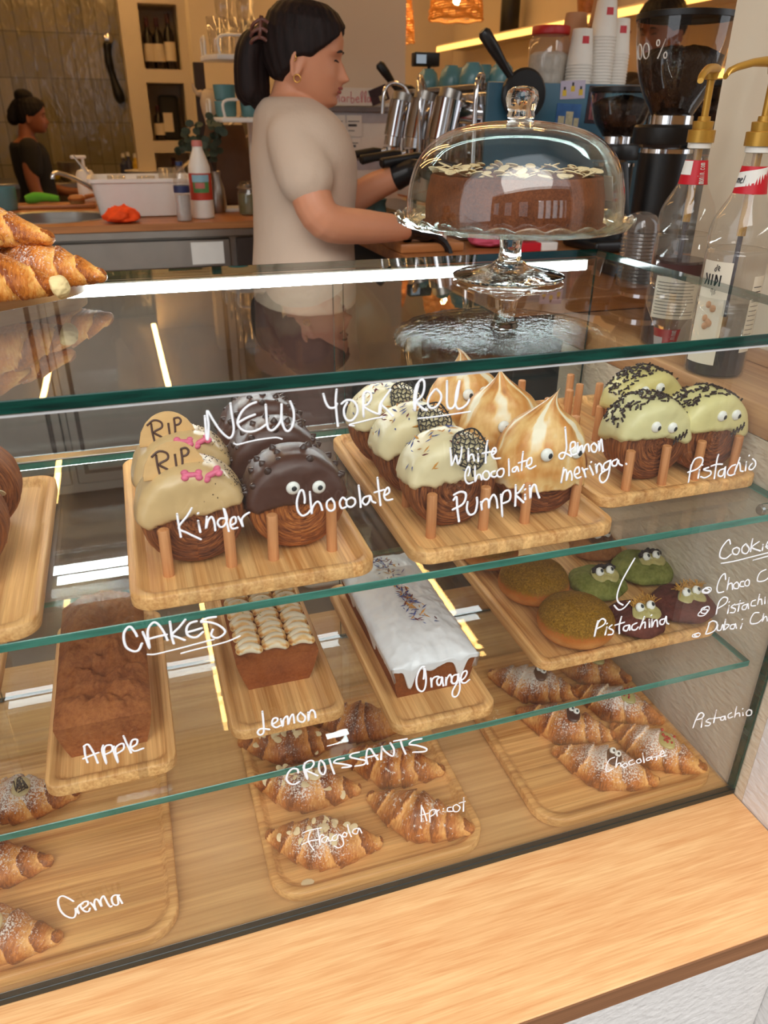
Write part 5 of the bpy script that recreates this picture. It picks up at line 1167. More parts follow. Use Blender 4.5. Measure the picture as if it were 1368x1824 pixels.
for pts in ([(-.18, .24, .36), (-.20, .25, .405), (-.24, .25, .42), (-.275, .24, .40), (-.285, .235, .33)], [(-.19, .06, .36), (-.215, .05, .42), (-.245, .0, .425), (-.26, -.05, .36), (-.262, -.06, .14)], [(-.185, -.33, .39), (-.20, -.36, .418), (-.225, -.385, .408), (-.235, -.40, .34), (-.236, -.405, .13)]):
    MB().tube(crv(pts, 6), .0065, 10).build('steam_wand', M_chrome, em)
for dx, y, s in ((-.105, -.402, 1), (-.13, .455, .8)):
    M_ = frame((dx, y, .375), (1, 0, 0), (0, 0, 1), (0, -1, 0))
    d = MB(); d.lathe([(.001, 0), (.056*s, 0), (.062*s, .006), (.062*s, .018), (.056*s, .024), (.001, .025)], 40, M=M_)
    do = d.build('lever_disc', M_black, em)
    MB().lathe([(.001, .0252), (.011, .0252), (.0115, .031), (.006, .036), (.001, .037)], 20, M=M_).build('centre_bolt', M_chrome, do)
    MB().tube([M_ @ Vector(q) for q in ((-.038*s, .038*s, .012), (-.055*s, .056*s, .012), (-.095*s, .102*s, .013), (-.122*s, .132*s, .013), (-.128*s, .139*s, .013))], [.010, .010, .0155, .0165, .011], 14).build('lever_handle', M_black, do)
# postcards stuck on the blue panel
def card(label, x0, x1, z0, z1, tilt, paint, group='postcards on the blue panel'):
    y = 1.82-.3725
    t = thing('postcard', label, 'postcard', ((x0+x1)/2, y, (z0+z1)/2), 0, group); t.rotation_euler = (0, tilt, 0)
    w_, h = (x1-x0)/2, (z1-z0)/2
    for nm, mat, polys in paint:
        b = MB(); 
        for (a0, c0, a1, c1) in polys: b.b2((a0*w_, -.0012-(.0004 if nm != 'card' else 0), c0*h), (a1*w_, -.0002 if nm == 'card' else -.00125, c1*h))
        o = b.build(nm, mat, t, smooth=False)
    return t
M_lil = plain('lilac_print', (196, 186, 206), .5); M_yel = plain('yellow_print', (220, 186, 60), .5); M_sky = plain('sky_print', (60, 104, 160), .5, var=.3, scale=40); M_pal = plain('pale_print', (206, 196, 160), .5, var=.3, scale=90); M_dk = plain('night_print', (56, 36, 44), .5, var=.4, scale=60); M_rosy = plain('rosy_print', (150, 84, 84), .5, var=.4, scale=90)
card('postcard with three yellow bottles on a lilac ground', .386, .462, .998, 1.042, -.05, (('card', M_lil, [(-1, -1, 1, 1)]), ('bottle_print', M_yel, [(-.82, -.65, -.5, .0), (-.16, -.2, .16, .4), (.5, -.65, .82, .0)]), ('bottle_print', M_ink, [(-.74, .0, -.58, .35), (-.08, .4, .08, .8), (.58, .0, .74, .35)])))
card('dark portrait postcard with rosy towers on the right of the panel', .474, .524, .938, 1.030, .05, (('card', M_dk, [(-1, -1, 1, 1)]), ('tower_print', M_rosy, [(-.6, -.8, -.3, .3), (-.2, -.8, .05, .6), (.15, -.8, .4, .2), (.5, -.8, .75, .4)])))
card('blue sky postcard with a pale building, below the bottle postcard', .380, .456, .918, .986, .03, (('card', M_sky, [(-1, -1, 1, 1)]), ('building_print', M_pal, [(-.8, -.9, -.3, .1), (-.2, -.9, .4, .45), (.5, -.9, .9, .0)])))
card('turquoise postcard edge peeking out at the far right of the panel', .530, .585, .965, 1.034, 0, (('card', plain('turquoise_print', (60, 130, 160), .5), [(-1, -1, 1, 1)]),), 'postcard right')
# cups on the machine
ZM = TC+.4042
M_cup = plain('white_paper_cup', (236, 230, 220), .6, var=.03); M_kraft = plain('kraft_cup', (186, 138, 100), .7, var=.05)
def papercup(name, mat, label, group, r0=.036, r1=.027, h=.088, logo=False):
    t = thing(name, label, 'paper cup', (0, 0, 0), 0, group)
    MB().lathe([(r0-.0012, .001), (r0+.0012, 0), (r0+.0016, .003), (r0, .005), (r1, h), (r1-.002, h+.001), (.001, h-.002)], 28).build('cup', mat, t)
    if logo:
        fa = math.atan2(CAM.y-1.5, CAM.x-.45); rr = lambda z: r0+(r1-r0)*z/h+.0005
        P = [[(rr(z)*math.cos(fa+.05+.65*k/5), rr(z)*math.sin(fa+.05+.65*k/5), z) for k in range(6)] for z in (.052, .070)]
        l = MB().grid(P).build('red_logo', M_red, t, sharp=0)
    return t
def stack(name, mat, label, group, x, y, n, pitch, top_label, **kw):
    p0 = None
    for i in range(n):
        last = i == n-1
        o = papercup(name, mat, top_label if last else label, group, logo=last and mat is M_cup, **kw) if (p0 is None or last) else again(p0, label, (0, 0, 0))
        if p0 is None: p0 = o
        o.location = (x, y, ZM+.0004+i*pitch)
stack('paper_cup', M_cup, 'white paper cup in the short left stack on the espresso machine', 'white cups, short stack', .488, 1.535, 7, .0078, 'topmost white cup with a red logo of the short left stack')
stack('paper_cup', M_cup, 'white paper cup in the tall middle stack on the espresso machine', 'white cups, tall stack', .560, 1.545, 16, .0078, 'topmost white cup of the tall middle stack')
stack('paper_cup', M_cup, 'white paper cup in the right stack on the espresso machine', 'white cups, right stack', .622, 1.565, 11, .0078, 'topmost white cup of the right stack')
stack('kraft_cup', M_kraft, 'brown paper cup in the tall stack behind the white cups', 'brown cups, tall stack', .626, 1.66, 17, .0095, 'topmost brown cup of the tall rear stack', r0=.042, r1=.030, h=.1)
stack('kraft_cup', M_kraft, 'brown paper cup in the stack beside the red lidded jar', 'brown cups, short stack', .535, 1.66, 10, .0095, 'topmost brown cup beside the red lidded jar', r0=.042, r1=.030, h=.1)
jr = thing('plastic_jar', 'clear plastic jar with a red screw lid on the espresso machine', 'jar', (.425, 1.60, ZM))
MB().lathe([(.001, .001), (.054, .001), (.058, .006), (.058, .108), (.050, .120), (.047, .124)], 36).build('jar_body', M_pet_, jr, sharp=0)
MB().lathe([(.001, .1235), (.051, .1235), (.053, .126), (.053, .142), (.051, .145), (.001, .1455)], 36).build('red_lid', plain('red_lid', (188, 24, 28), .4), jr)
MB().lathe([(.001, .003), (.053, .003), (.054, .075), (.04, .083), (.001, .085)], 32).build('white_contents', plain('sugar_sachets', (214, 206, 196), .7, var=.2, scale=60), jr)
tc = thing('teal_cup', 'teal ceramic cup upside down on the espresso machine, nearest the red jar', 'cup', (.31, 1.66, ZM+.0003), 0, 'teal cups on the espresso machine')
MB().lathe([(.036, 0), (.038, .002), (.037, .02), (.030, .045), (.020, .054), (.019, .058), (.001, .058)], 28).build('cup', M_teal, tc)
for i, (x, y, l) in enumerate(((.235, 1.70, 'second'), (.31, 1.78, 'third'), (.235, 1.86, 'fourth'), (.31, 1.95, 'fifth'), (.235, 2.06, 'sixth'))):
    again(tc, 'teal ceramic cup upside down on the espresso machine, %s from the red jar' % l, (x, y, ZM+.0003))
po_ = thing('order_display', 'small black order display on a stalk behind the espresso machine', 'display', (.262, 2.16, ZM))
MB().tube(crv([(.02, 0, 0), (.02, 0, .03), (.012, .0, .05), (.015, 0, .075)], 4), .006, 8).build('stalk', M_black, po_)
hd = MB().b2((-.045, -.02, .07), (.045, .02, .112), .004, 2).build('head', M_black, po_)
MB().b2((-.04, -.0212, .078), (-.005, -.0205, .104)).build('screen', emit('display_glow', (.35, .4, .45), .6), hd, smooth=False)
# clutter on the coffee counter
pk = MB(); pk.add(*[(lambda b: (b.v, b.f))(lump(.055, .05, 4, .28, 2.0))][0])
tag(pk.build('pink_cloth', plain('pink_cloth', (206, 84, 110), .8, bump=.5, bscale=120), None, loc=(.17, 1.38, TC), sharp=0), 'crumpled pink cloth beneath the cake stand plate on the coffee counter', 'cloth')
rb_ = thing('red_box', 'flat red and white packet lying on the coffee counter', 'packet', (.27, 1.28, TC)); MB().b2((-.06, -.02, 0), (.0, .02, .022), .002, 1).build('red_half', M_red, rb_); MB().b2((.0005, -.02, 0), (.05, .02, .022), .002, 1).build('white_half', M_white, rb_)
tp_ = thing('tamping_board', 'wooden tamping board under the paper cup by the gloved hand', 'board', (-.03, 1.42, TC)); MB().b2((-.08, -.10, .0003), (.10, .12, .024), .004, 2).build('board', M_workwood, tp_)
pc = papercup('paper_cup', M_cup, 'white paper cup under the gloved hand on the tamping board', 'cup being filled', r0=.027, r1=.036, h=.06, logo=False); pc.location = (.012, 1.38, TC+.0245)
fa = math.atan2(CAM.y-1.38, CAM.x-.012)
P = [[((.0275+.009*z/.06+.0008)*math.cos(fa+.1+.6*k/5), (.0275+.009*z/.06+.0008)*math.sin(fa+.1+.6*k/5), z) for k in range(6)] for z in (.012, .030)]
MB().grid(P).build('red_logo', M_red, pc, sharp=0)
mj = thing('milk_pitcher', 'steel milk pitcher behind the lower forearm', 'pitcher', (-.06, 1.72, TC)); MB().lathe([(.001, .001), (.045, .001), (.047, .01), (.043, .05), (.036, .085), (.04, .10), (.036, .10), (.034, .086)], 28).build('pitcher_body', M_teal, mj)
MB().tube(crv([(-.044, 0, .02), (-.07, 0, .03), (-.072, 0, .07), (-.042, 0, .085)], 5), .005, 8).build('handle', M_teal, mj)

# ------------------------------------------------------------------ back counter with sink
bc = thing('back_counter', 'stainless steel fridge counter with a wooden top behind the barista', 'counter', (-1.2, 2.44, FLOOR))
BT = .6302
wt_ = MB(); 
hx, hy = -1.02+1.2, 2.42-2.44
# worktop with a round basin cut out
seg = 40; ring = [(hx+.19*math.cos(2*PI*k/seg), hy+.17*math.sin(2*PI*k/seg)) for k in range(seg)]
outer = []
for k in range(seg):
    a = 2*PI*k/seg; c, s = math.cos(a), math.sin(a); x0, x1, y0, y1 = -1.2-hx, 1.08-hx, -.30-hy, .42-hy
    tt = min((x1/c if c > 1e-9 else x0/c if c < -1e-9 else 1e9), (y1/s if s > 1e-9 else y0/s if s < -1e-9 else 1e9)); outer.append((hx+c*tt, hy+s*tt))
for z, fl in ((1.01, False), (.988, True)):
    wt_.grid([[(x, y, z) for x, y in ring], [(x, y, z) for x, y in outer]], False, True, flip=not fl)
wt_.grid([[(x, y, .988) for x, y in outer], [(x, y, 1.01) for x, y in outer]], False, True, flip=True)
wt_.b2((-1.2, -.302, .9882), (1.08, -.296, 1.0098)); wt_.b2((1.075, -.30, .9882), (1.08, .42, 1.0098))
wt_.build('worktop', M_workwood, bc, smooth=False)
MB().lathe([(.001, .86), (.14, .86), (.165, .88), (.172, .98), (.174, 1.0098), (.196, 1.0125), (.197, 1.0105)], 48, c=(0, 0, 0)).build('sink_basin', M_steel, bc, loc=(hx, hy, 0))
MB().b2((-1.2, -.296, .962), (1.07, -.270, .9875), .002, 1).build('steel_rail', M_steel, bc)
MB().b2((-1.2, -.27, .06), (1.07, .40, .96), .002, 1).build('fridge_body', M_steel, bc)
for i, (x0, x1) in enumerate(((-1.18, -.55), (-.53, .10), (.12, .755), (.775, 1.06))):
    d = MB().b2((x0, -.285, .10), (x1, -.2705, .955), .004, 1).build('fridge_door', M_steel if i < 3 else M_dark, bc)
    if i < 3:
        MB().b2((x0+.03, -.2875, .14), (x1-.03, -.2852, .865), .001, 1).build('door_gasket', M_dark, d); MB().b2((x0+.045, -.2905, .155), (x1-.045, -.2877, .85), .001, 1).build('door_face', M_steel, d)
    else: MB().tube(crv([(x0+.05, -.286, .80), (x0+.05, -.31, .80), (x0+.05, -.31, .72), (x0+.05, -.286, .72)], 4), .005, 8).build('handle', M_chrome, d)
MB().b2((.62, -.2875, .872), (.73, -.2855, .945)).build('paper_note', M_paper, bc, smooth=False)
fc = thing('mixer_tap', 'curved chrome mixer tap beside the sink on the back counter', 'tap', (-.845, 2.62, BT)); fc.scale = (.72, .72, .72)
MB().tube([(0, 0, 0), (0, 0, .09), (.003, 0, .10)], [.02, .017, .012], 16).build('tap_base', M_chrome, fc)
MB().tube(crv([(0, -.01, .06), (-.05, -.05, .11), (-.13, -.12, .165), (-.19, -.17, .19), (-.215, -.19, .185), (-.22, -.195, .165)], 5), .011, 12).build('spout', M_chrome, fc)
MB().tube([(0, 0, .10), (-.04, .02, .15), (-.12, .05, .26)], [.007, .006, .005], 8).build('lever', M_chrome, fc)
sd = thing('soap_dispenser', 'white pump soap bottle behind the dish tub', 'soap dispenser', (-.905, 2.84, BT))
MB().lathe([(.001, .0), (.034, 0), (.035, .004), (.035, .11), (.028, .125), (.012, .13), (.012, .138), (.001, .139)], 28).build('bottle_body', M_white, sd)
pp_ = MB(); pp_.cyl((0, 0, .1385), (0, 0, .17), .006, 10); pp_.b2((-.045, -.008, .168), (.014, .008, .18), .004, 2); pp_.build('pump', M_white, sd)
tb = thing('dish_tub', 'white plastic dish tub on the wooden back counter', 'tub', (-.70, 2.46, BT))
P = []
for x, y, z in ((.155, .115, .001), (.16, .12, .004), (.178, .134, .112), (.188, .143, .114), (.189, .144, .126), (.176, .133, .126), (.156, .118, .010)): P.append([(a, b_, z) for a, b_ in rrect(-x, x, -y, y, .03, 6)])
b = MB(); b.grid(P, False, True, flip=True); n = len(P[0]); b.f += [tuple(range(n))[::-1], tuple(range(6*n, 7*n))]; b.mi += [0, 0]; b.build('tub_body', M_white, tb)
for i, (x, y) in enumerate(((-.09, .02), (.01, -.03), (.09, .04))):
    g_ = thing('drinking_glass', 'upturned drinking glass in the dish tub, %s' % ('at its left end', 'in its middle', 'at its right end')[i], 'glass', (-.70+x, 2.46+y, BT+.0106), 0, 'glasses in the dish tub')
    MB().lathe([(.034, .0), (.036, .001), (.031, .14 if i == 2 else .118), (.001, .142 if i == 2 else .12), (.001, .139 if i == 2 else .117), (.029, .137 if i == 2 else .115), (.034, .0)], 28).build('glass_body', M_pet_, g_, sharp=0)
oc = lump(.060, .052, 9, .30, 2.2); tag(oc.build('orange_cloth', plain('orange_cloth', (244, 78, 12), .8, bump=.6, bscale=70, bdist=.004), None, loc=(-.79, 2.205, BT), sharp=0), 'crumpled bright orange cleaning cloth in front of the white tub', 'cloth')
wb = thing('water_bottle', 'half full clear water bottle with a blue cap and label', 'bottle', (-.588, 2.195, BT))
wb.scale = (.76, .76, .74); MB().lathe([(.001, .001), (.03, .001), (.034, .006), (.033, .06), (.0345, .1), (.034, .15), (.03, .19), (.016, .225), (.0135, .232)], 28).build('bottle_body', M_pet_, wb, sharp=0)
MB().lathe([(.001, .2325), (.0155, .2325), (.0155, .25), (.001, .2505)], 20).build('cap', plain('blue_cap', (36, 52, 96), .4), wb)
MB().lathe([(.0350, .122), (.0352, .123), (.0352, .15), (.0350, .151)], 28).build('label', plain('navy_label', (44, 50, 92), .5), wb)
MB().lathe([(.001, .003), (.031, .004), (.0315, .112), (.001, .112)], 28).build('water', plain('cloudy_water', (196, 190, 188), .15), wb)
mk = thing('milk_jug', 'large white plastic milk jug with red label and cap', 'jug', (-.517, 2.262, BT))
mk.scale = (.68, .68, .68); MB().lathe([(.001, .001), (.052, .001), (.057, .006), (.057, .2), (.053, .245), (.036, .295), (.026, .32), (.024, .335)], 36).build('jug_body', M_white, mk)
MB().lathe([(.001, .3355), (.026, .3355), (.027, .345), (.024, .362), (.001, .363)], 24).build('cap', plain('pink_cap', (214, 130, 120), .45), mk)
fa = math.atan2(CAM.y-2.262, CAM.x+.517)
lb = band(.0572, .09, .215, fa-1.3, fa+1.3).build('label', plain('red_milk_label', (196, 64, 44), .5, var=.06), mk, sharp=0)
band(.0578, .125, .205, fa-.7, fa+.75).build('label_picture', plain('green_label_picture', (92, 150, 84), .5, var=.3, scale=45), lb, sharp=0); band(.0582, .175, .208, fa-.75, fa+.8).build('label_sky', plain('label_sky', (150, 196, 214), .5), lb, sharp=0)
band(.0586, .145, .172, fa-.5, fa+.35).build('label_oval', plain('label_oval', (206, 120, 110), .5), lb, sharp=0)
tag(MB().cyl((0, 0, 0), (.045, .0, .0), .0165, 16).build('red_funnel_cap', plain('orange_plastic', (232, 84, 30), .4), None, loc=(-.50, 2.44, BT+.0165)), 'small red plastic cap lying behind the milk jug', 'cap')
gj = thing('preserving_jar', 'clip top glass jar with greenish contents on the back counter', 'jar', (-.335, 2.345, BT))
MB().lathe([(.001, .001), (.043, .001), (.046, .006), (.046, .075), (.040, .086), (.040, .094)], 32).build('jar_body', M_pet_, gj, sharp=0)
MB().lathe([(.001, .0945), (.043, .0945), (.044, .1), (.03, .112), (.001, .113)], 32).build('lid', thin_glass('jar_lid_glass', (.86, .86, .8), .08), gj, sharp=0)
MB().lathe([(.001, .004), (.043, .004), (.043, .07), (.001, .071)], 28).build('green_contents', plain('olive_contents', (112, 112, 66), .5, var=.2, scale=70), gj)
MB().tube([(.0455*math.cos(a), .0455*math.sin(a), .090) for a in [2*PI*k/24 for k in range(25)]], .0018, 6).build('wire_clip', M_steel, gj)
tcu = thing('teal_mug', 'teal mug at the left picture edge behind the sink', 'cup', (-1.195, 2.70, BT)); MB().lathe([(.001, .001), (.036, .001), (.04, .006), (.043, .08), (.041, .08), (.038, .008), (.001, .006)], 28).build('mug', M_teal, tcu)
wbk = thing('wooden_block', 'small wooden board behind the sink with dish brushes', 'board', (-1.04, 2.75, BT)); MB().b2((-.17, -.06, .0003), (.16, .06, .015), .004, 2).build('board', M_workwood, wbk)
gb = MB(); gb.tube(crv([(-.07, 0, .02), (-.02, .01, .028), (.05, 0, .022)], 4), [.012, .016, .018, .02, .018, .016, .014, .012, .010], 10)
tag(gb.build('green_sponge', plain('green_sponge', (96, 176, 48), .9, bump=.5), None, loc=(-1.06, 2.745, BT+.0105), sharp=0), 'bright green dish sponge on the wooden block by the sink', 'sponge')
br_ = thing('dish_brush', 'brown wooden dish brush beside the green sponge', 'brush', (-.945, 2.73, BT+.0155)); MB().lathe([(.001, .012), (.03, .012), (.034, .02), (.024, .03), (.001, .033)], 20).build('brush_head', M_workwood, br_); stuff(MB().lathe([(.001, .0003), (.027, .0003), (.029, .0115), (.001, .0117)], 20).build('bristles', plain('bristles', (150, 110, 60), .9), br_)); MB().tube([(.03, 0, .022), (.08, .01, .03)], [.009, .006], 8).build('handle', M_workwood, br_)

# ------------------------------------------------------------------ far left: prep counter, niches, hanging tools
pcn = thing('prep_counter', 'grey steel prep counter along the tiled wall', 'counter', (-1.6, 6.2, FLOOR)); MB().b2((-1.8, -.3, .85), (.95, .28, .885), .004, 1).build('worktop', M_steel, pcn); MB().b2((-1.78, -.27, .05), (.93, .26, .8495), .004, 1).build('cabinet', plain('grey_cabinet', (120, 112, 100), .5), pcn)
PT = FLOOR+.8855
def at_prep(px, y): q = on_y(px, 300, y); return (q.x, y, PT)
bw = thing('steel_pot', 'steel mixing pot on the prep counter behind the person in black', 'pot', at_prep(127, 6.1)); MB().lathe([(.001, .001), (.075, .001), (.085, .02), (.095, .13), (.1, .132), (.09, .128), (.001, .02)], 28).build('pot_body', M_steel, bw)
ww = thing('white_bowl', 'wide white bowl on the prep counter below the niches', 'bowl', at_prep(257, 6.05)); MB().lathe([(.001, .001), (.07, .001), (.09, .02), (.15, .07), (.147, .072), (.08, .022), (.001, .012)], 32).build('bowl', M_white, ww)
for i, (px, col, hh, l) in enumerate(((243, (226, 186, 60), .15, 'yellow squeeze bottle beside the white bowl'), (231, (52, 60, 100), .16, 'small dark blue bottle, right of the two by the yellow bottle'), (222, (60, 66, 96), .15, 'small dark blue bottle, left of the two by the yellow bottle'))):
    q = thing('squeeze_bottle', l, 'bottle', at_prep(px, 6.3), 0, 'bottles at the tiled wall'); MB().lathe([(.001, .001), (.03, .001), (.032, .006), (.032, hh*.7), (.014, hh*.85), (.012, hh), (.001, hh)], 20).build('bottle_body', plain('bottle_col_%d' % i, col, .4), q)
    MB().lathe([(.001, hh+.0005), (.014, hh+.0005), (.012, hh+.03), (.001, hh+.031)], 16).build('cap', M_white, q)
yb = thing('lemon_heap', 'yellow lemon on the prep counter beside the person in black', 'fruit', at_prep(96, 6.1)); MB().ell((0, 0, .034), (.045, .034, .034)).build('lemon', plain('lemon_skin', (214, 186, 50), .5), yb)
tl = thing('hanging_utensils', 'black kitchen tool with a chrome top hanging at the right end of the tiled wall', 'utensil', (-.68, 6.46, 1.02))
MB().tube(crv([(-.02, 0, .42), (-.025, 0, .30), (.0, 0, .15), (.03, 0, .02)], 5), [.03, .035, .03, .028, .03, .032, .03, .026, .024, .026, .03, .034, .04, .04, .034, .02], 10).build('tool_body', M_black, tl)
MB().ell((-.01, 0, .45), (.04, .02, .04)).build('tool_head', M_chrome, tl)
def wine(label, x, z, h=.33, lab=True, y=6.12):
    t = thing('wine_bottle', label, 'wine bottle', (x, y, z), 0, 'wine bottles in the wall niches')
    MB().lathe([(.001, .001), (.037, .001), (.039, .006), (.039, h*.6), (.03, h*.7), (.0155, h*.78), (.014, h), (.001, h)], 24).build('bottle_body', plain('dark_bottle_glass', (30, 22, 18), .15, var=.02) if 'dark_bottle_glass' not in MATS else MATS['dark_bottle_glass'], t)
    band(.0394, h*.16, h*.5, -PI*.95, -PI*.05).build('label', M_lab, t, sharp=0)
    MB().lathe([(.0158, h*.82), (.0162, h*.83), (.0156, h+.001), (.001, h+.0015)], 18).build('capsule', plain('wine_capsule', (72, 24, 24), .4) if 'wine_capsule' not in MATS else MATS['wine_capsule'], t); return t
for i, x in enumerate((-.415, -.345)): wine(('leftmost wine bottle in the upper niche', 'middle wine bottle in the upper niche')[i], x, 1.2553)
wine('right wine bottle with a lower label in the upper niche', -.265, 1.2553, .36)
wine('wine bottle in the middle niche beside the black gift bag', -.405, .7823, .24)
gbg = thing('gift_bag', 'black bottle bag with a white tag in the middle niche', 'bag', (-.320, 6.15, .7822)); MB().b2((-.075, -.05, .001), (.075, .05, .31), .03, 4).build('bag', M_blacksoft, gbg); MB().b2((-.05, -.0525, .06), (.02, -.0505, .19)).build('tag', M_lab, gbg, smooth=False)
wine('single dark wine bottle in the lowest niche', -.33, .3603, .30)
# ------------------------------------------------------------------ gelato case far behind the jug
gc = thing('gelato_case', 'slanted glass gelato case with bright metal edges behind the milk jug', 'display case', (-.20, 4.3, FLOOR), R(-62))
MB().b2((-.32, -.15, .0), (.55, .5, .98), .004, 1).build('cabinet', M_dark, gc)
Mg = Matrix(((0, 0, 1, 0), (1, 0, 0, 0), (0, 1, 0, 0), (0, 0, 0, 1)))
sl_ = MB(); sl_.add([(-.32, -.15, .985), (.55, -.15, .985), (.55, .42, 1.34), (-.32, .42, 1.34)], [(0, 1, 2, 3)]); sl_.build('slanted_glass', M_glass, gc, smooth=False)
for x in (-.32, -.02, .28, .55): MB().tube([(x, -.15, .985), (x, .42, 1.34)], .010, 8).build('metal_edge', M_chrome, gc)
MB().tube([(-.32, .42, 1.34), (.55, .42, 1.34)], .010, 8).build('metal_edge', M_chrome, gc); MB().b2((-.32, .42, .981), (.55, .5, 1.335), .004, 1).build('back_wall', M_dark, gc)
for i, (x, col) in enumerate(((-.2, (222, 190, 140)), (.0, (230, 214, 190)), (.2, (196, 132, 84)), (.4, (214, 170, 120)))):
    q = thing('gelato_tub', 'steel tub of gelato in the slanted case, %s' % ('first from the left', 'second from the left', 'third from the left', 'rightmost')[i], 'gelato tub', (-.20+x*.469+.12*.883, 4.3-x*.883+.12*.469, FLOOR+.9805), 0, 'gelato tubs')
    q.rotation_euler = (0, 0, R(-62)); MB().b2((-.085, -.12, .001), (.085, .12, .06), .01, 2).build('tub', M_steel, q); lp_ = lump(.075, .05, i, .1); lp_.build('gelato', plain('gelato_%d' % i, col, .6), q, loc=(0, 0, .0605), sharp=0)

# ------------------------------------------------------------------ rack of glasses beside the barista
RK = thing('tiered_rack', 'white two-tier wire railed shelf rack with glasses and teal mugs behind the barista', 'shelf rack', (-.36, 2.43, BT))
for z in (.316, .505):
    MB().prism([(-.09, -.02), (-.055, -.10), (.10, -.10), (.13, -.05), (.13, .10), (-.09, .10)], z-.016, z, bev=.003).build('shelf', M_white, RK)
    for pts in ([(-.085, -.02, z), (-.085, -.02, z+.048), (-.083, .03, z+.055), (-.083, .085, z+.048), (-.083, .085, z)], [(-.045, -.092, z), (-.045, -.092, z+.048), (.02, -.094, z+.055), (.09, -.092, z+.048), (.09, -.092, z)]): MB().tube(crv(pts, 4), .0045, 8).build('wire_rail', M_white, RK)
MB().b2((.06, .085, .0), (.085, .099, .62), .003, 1).build('post', M_white, RK); MB().b2((-.06, .0, 0), (.12, .12, .012), .003, 1).build('base_plate', M_white, RK)
mg = thing('teal_mug', 'upper teal mug stacked on the lower tier of the white rack', 'cup', (-.39, 2.41, BT+.3163+.0505), 0, 'teal mugs on the white rack')
MB().lathe([(.001, .001), (.032, .001), (.036, .006), (.039, .05), (.037, .05), (.034, .008), (.001, .006)], 28).build('mug', M_teal, mg)
again(mg, 'lower teal mug under another on the lower tier of the white rack', (-.39, 2.41, BT+.3163)); again(mg, 'teal mug nearest the ponytail on the lower tier of the white rack', (-.302, 2.40, BT+.3163))
tg = thing('tall_glass', 'clear glass on the upper tier of the rack, left front', 'glass', (-.40, 2.41, BT+.5054), 0, 'glasses on the white rack')
MB().lathe([(.001, .001), (.026, .001), (.028, .004), (.034, .11), (.032, .11), (.026, .006), (.001, .005)], 28).build('glass_body', thin_glass('drinking_glass', (.93, .92, .90), .09), tg, sharp=0)
for (x, y, l, z) in ((-.325, 2.41, 'second on the upper tier of the rack', 0), (-.255, 2.42, 'third on the upper tier of the rack', 0), (-.36, 2.49, 'rear left on the upper tier of the rack', 0), (-.285, 2.50, 'rear right on the upper tier of the rack', 0), (-.36, 2.49, 'stacked top left on the rack', .1115), (-.285, 2.50, 'stacked top right on the rack', .1115)): again(tg, 'clear glass '+l, (x, y, BT+.5054+z))
bgm = MB(); P = []
for z, w_, d_ in ((.006, .085, .05), (.02, .098, .062), (.12, .10, .065), (.22, .085, .05), (.29, .07, .03)): P.append([(w_*math.cos(a)*(1+.06*math.sin(a*5+z*30)), d_*math.sin(a)*(1+.06*math.sin(a*3+z*20)), z) for a in [2*PI*k/36 for k in range(36)]])
bgm.grid(P, False, True, flip=True); bgm.f.append(tuple(range(36))[::-1]); bgm.mi.append(0)
tag(bgm.build('brown_bag', plain('brown_cloth', (92, 68, 52), .85, bump=.3, bscale=60), None, loc=(-.372, 2.64, BT+.0003), sharp=0), 'dark brown cloth bag beneath the white rack behind the barista', 'bag')
# eucalyptus and a pale bull-skull ornament on a dark post
ps = thing('dark_post', 'dark wooden post left of the white rack carrying a pale horned ornament', 'ornament stand', (on_y(352, 105, 2.74).x, 2.74, BT)); MB().b2((-.02, -.012, 0), (.02, .012, .50), .002, 1).build('post', M_dark, ps); MB().lathe([(.001, 0.0003), (.05, .0003), (.05, .01), (.001, .0105)], 24).build('base', M_dark, ps)
sk = MB(); sk.tube(crv([(.03, -.022, .25), (.03, -.026, .32), (.03, -.028, .37), (.03, -.024, .41)], 4), [.012, .018, .022, .026, .03, .034, .036, .038, .038, .036, .034, .028, .02], 14); sk.tube(crv([(.0, -.024, .395), (-.02, -.03, .40), (-.032, -.03, .43)], 4), [.014, .013, .012, .011, .009, .008, .006, .004, .002], 8); sk.tube(crv([(.06, -.024, .395), (.09, -.03, .40), (.105, -.03, .43)], 4), [.014, .013, .012, .011, .009, .008, .006, .004, .002], 8)
plabel(sk.build('horned_ornament', plain('bone_ornament', (206, 186, 156), .7), ps, sharp=0), 'pale horned skull ornament')
eu = thing('eucalyptus_vase', 'dark eucalyptus sprigs in a slim vase beside the milk jug', 'plant', (-.44, 2.44, BT))
MB().lathe([(.001, .001), (.025, .001), (.03, .02), (.026, .08), (.014, .12), (.016, .14), (.012, .138), (.001, .02)], 24).build('vase', M_steel, eu)
st_ = MB(); lf = MB(); rg = random.Random(6)
for i in range(7):
    a = rg.uniform(2.2, 5.4); e = rg.uniform(.03, .09); top_ = rg.uniform(.22, .36)
    C_ = crv([(0, 0, .05), (.2*e*math.cos(a), .2*e*math.sin(a), .17), (e*math.cos(a), e*math.sin(a), top_), (1.5*e*math.cos(a), 1.5*e*math.sin(a), top_-.02)], 5); st_.tube(C_, .0018, 5)
    for k in range(6, len(C_)):
        for s in (0,):
            M = look(C_[k]+Vector((rg.uniform(-.02, .02), rg.uniform(-.02, .02), rg.uniform(-.012, .012))), (rg.uniform(-1, 1), -1, rg.uniform(-.3, 1))); lf.prism([(.016*math.cos(u), .013*math.sin(u)) for u in [2*PI*j/9 for j in range(9)]], -.0006, .0006, M=M)
st_.build('stems', M_dark, eu, sharp=0); stuff(lf.build('leaves', plain('eucalyptus_leaf', (52, 66, 52), .6, var=.25), eu))

